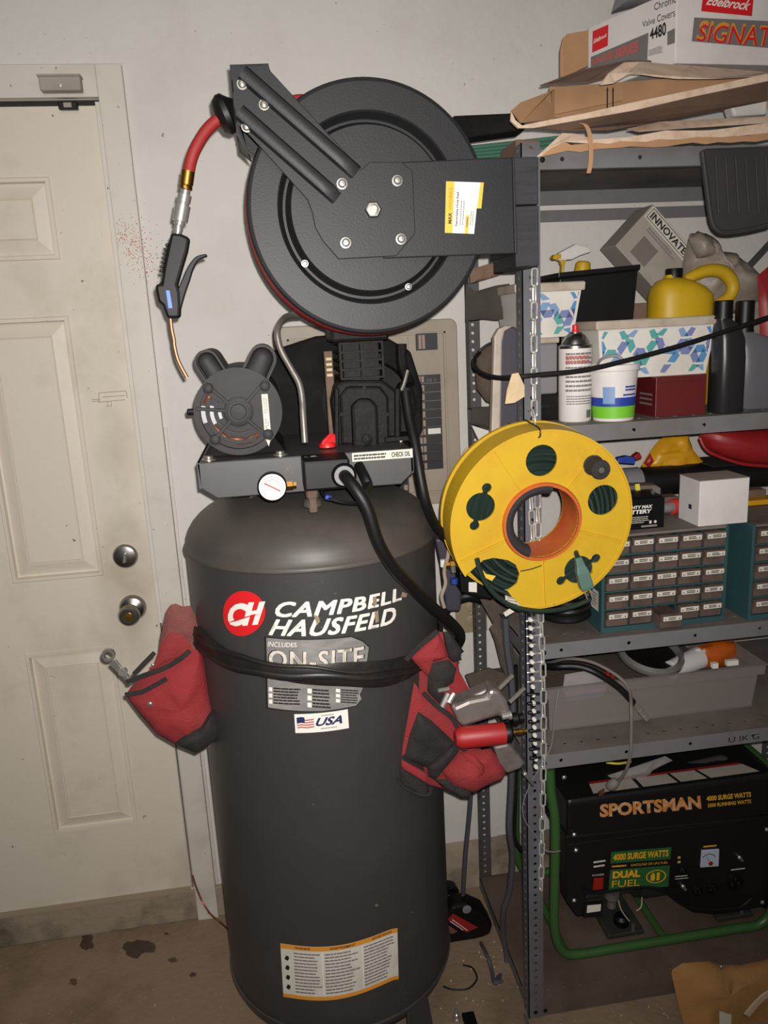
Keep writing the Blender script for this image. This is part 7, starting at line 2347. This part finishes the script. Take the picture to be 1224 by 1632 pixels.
ch = thing('battery_charger', 'black battery charger with red label on the floor behind the tank', 'charger', UF(740, 1505, 0))
cY_ = -.24
MB().slab(px([(698, 1500), (704, 1468), (722, 1445), (745, 1440), (772, 1452), (786, 1475), (782, 1490), (745, 1505), (720, 1515)], cY_), (0, .05, 0)).build('charger_body', 'black', ch, bevel=.008)
lq = px([(712, 1466), (722, 1456), (762, 1478), (744, 1486)], cY_ - .0008)
decal('red_label', 'redlid', rect2d(0, 1, 0, 1), quad_fn(lq[0], lq[3], lq[2], lq[1]), ch)
lq = px([(706, 1478), (724, 1474), (742, 1487), (730, 1496)], cY_ - .0008)
decal('print_panel', 'fadedcloth', rect2d(0, .6, 0, .6), quad_fn(lq[0], lq[3], lq[2], lq[1]), ch)
decal('lettering', 'white', words2d(0, 1, 0, 1, 2, 4, .3, .2, .3), quad_fn(*px([(716, 1470), (742, 1487), (748, 1483), (722, 1464)], cY_ - .0014)), ch)
c = U(744, 1449, cY_ - .001)
MB().lathe([(.012, 0), (.012, .002), (.009, .003), (0, .003)], c, (0, -1, 0), 20).build('badge', 'greyplas', ch, True)
MB().tube([U(752, 1450, cY_ - .002), U(770, 1458, cY_ - .004), U(780, 1472, cY_ - .004)], .006, 8, 4).build('carry_handle', 'black', ch, True)
cyl = thing('black_canister', 'black canister standing behind the charger at the foot of the wall', 'canister', UF(718, 1462, 0))
c = UF(717, 1462, 0)
MB().lathe([(.026, 0), (.028, .004), (.028, .085), (.024, .092), (.018, .094)], c, (0, 0, 1), 24).build('canister_body', 'black', cyl, True)
MB().lathe([(.018, .094), (.019, .097), (.019, .105), (0, .106)], c, (0, 0, 1), 18).build('canister_lid', 'black', cyl, True)
hang('floor_cable', 'brown-grey cable coming out of the charger along the floor', 'cable', [U(764, 1500, -.24), UF(775, 1520, .02), UF(783, 1545, .006), UF(788, 1566, .006), UF(800, 1562, .006)], .005, 'cordgrey')
hang('zip_tie', 'curled black zip tie on the floor right of the tank', 'zip tie', [UF(706, 1572, .002), UF(722, 1577, .002), UF(745, 1576, .002), UF(757, 1566, .003), UF(760, 1556, .006), UF(752, 1542, .004), UF(738, 1538, .002)], .0022, 'rubber')
sc = thing('drop_fitting', 'silver fitting on a black base on the floor at the bottom edge', 'fitting', UF(730, 1624, 0))
c = UF(728, 1628, 0)
MB().lathe([(.009, 0), (.009, .01), (.006, .012), (.006, .022), (.004, .024), (.004, .034), (0, .036)], c, (0, 0, 1), 14).build('fitting_body', 'chrome', sc, True)
q = UF(748, 1630, 0)
MB().box(q.x - .014, q.x + .016, q.y - .03, q.y + .02, 0, .012).build('black_base', 'black', sc, bevel=.002)
o = MB().tube([UF(836, 1618, .004), UF(842, 1634, .004)], .004, 8).build('shell_casing', 'steel', smooth=True)
tag(o, 'small bright metal cylinder on the floor beside the post foot', 'bolt')
# grit on the floor and on the bottom shelf
r5 = random.Random(15)
mb = MB()
for k in range(70):
    x, y = r5.uniform(690, 860), r5.uniform(1440, 1625)
    p_ = UF(x, y, .0)
    s_ = r5.uniform(.0008, .003)
    mb.ball(p_ + V((0, 0, s_ * .6)), (s_, s_, s_ * .7), 5, 3)
for k in range(40):
    p_ = V((r5.uniform(.55, 1.2), r5.uniform(-.60, -.53), 0))
    s_ = r5.uniform(.0008, .0025)
    mb.ball(p_ + V((0, 0, s_ * .6)), (s_, s_, s_ * .7), 5, 3)
for k in range(18):
    p_ = UF(r5.uniform(10, 380), r5.uniform(1500, 1625), 0)
    s_ = r5.uniform(.0006, .0018)
    mb.ball(p_ + V((0, 0, s_ * .6)), (s_, s_, s_ * .7), 5, 3)
o = mb.build('grit', 'cardedge')
o['kind'] = 'stuff'
tag(o, 'pale grit and crumbs scattered over the concrete floor', 'grit')
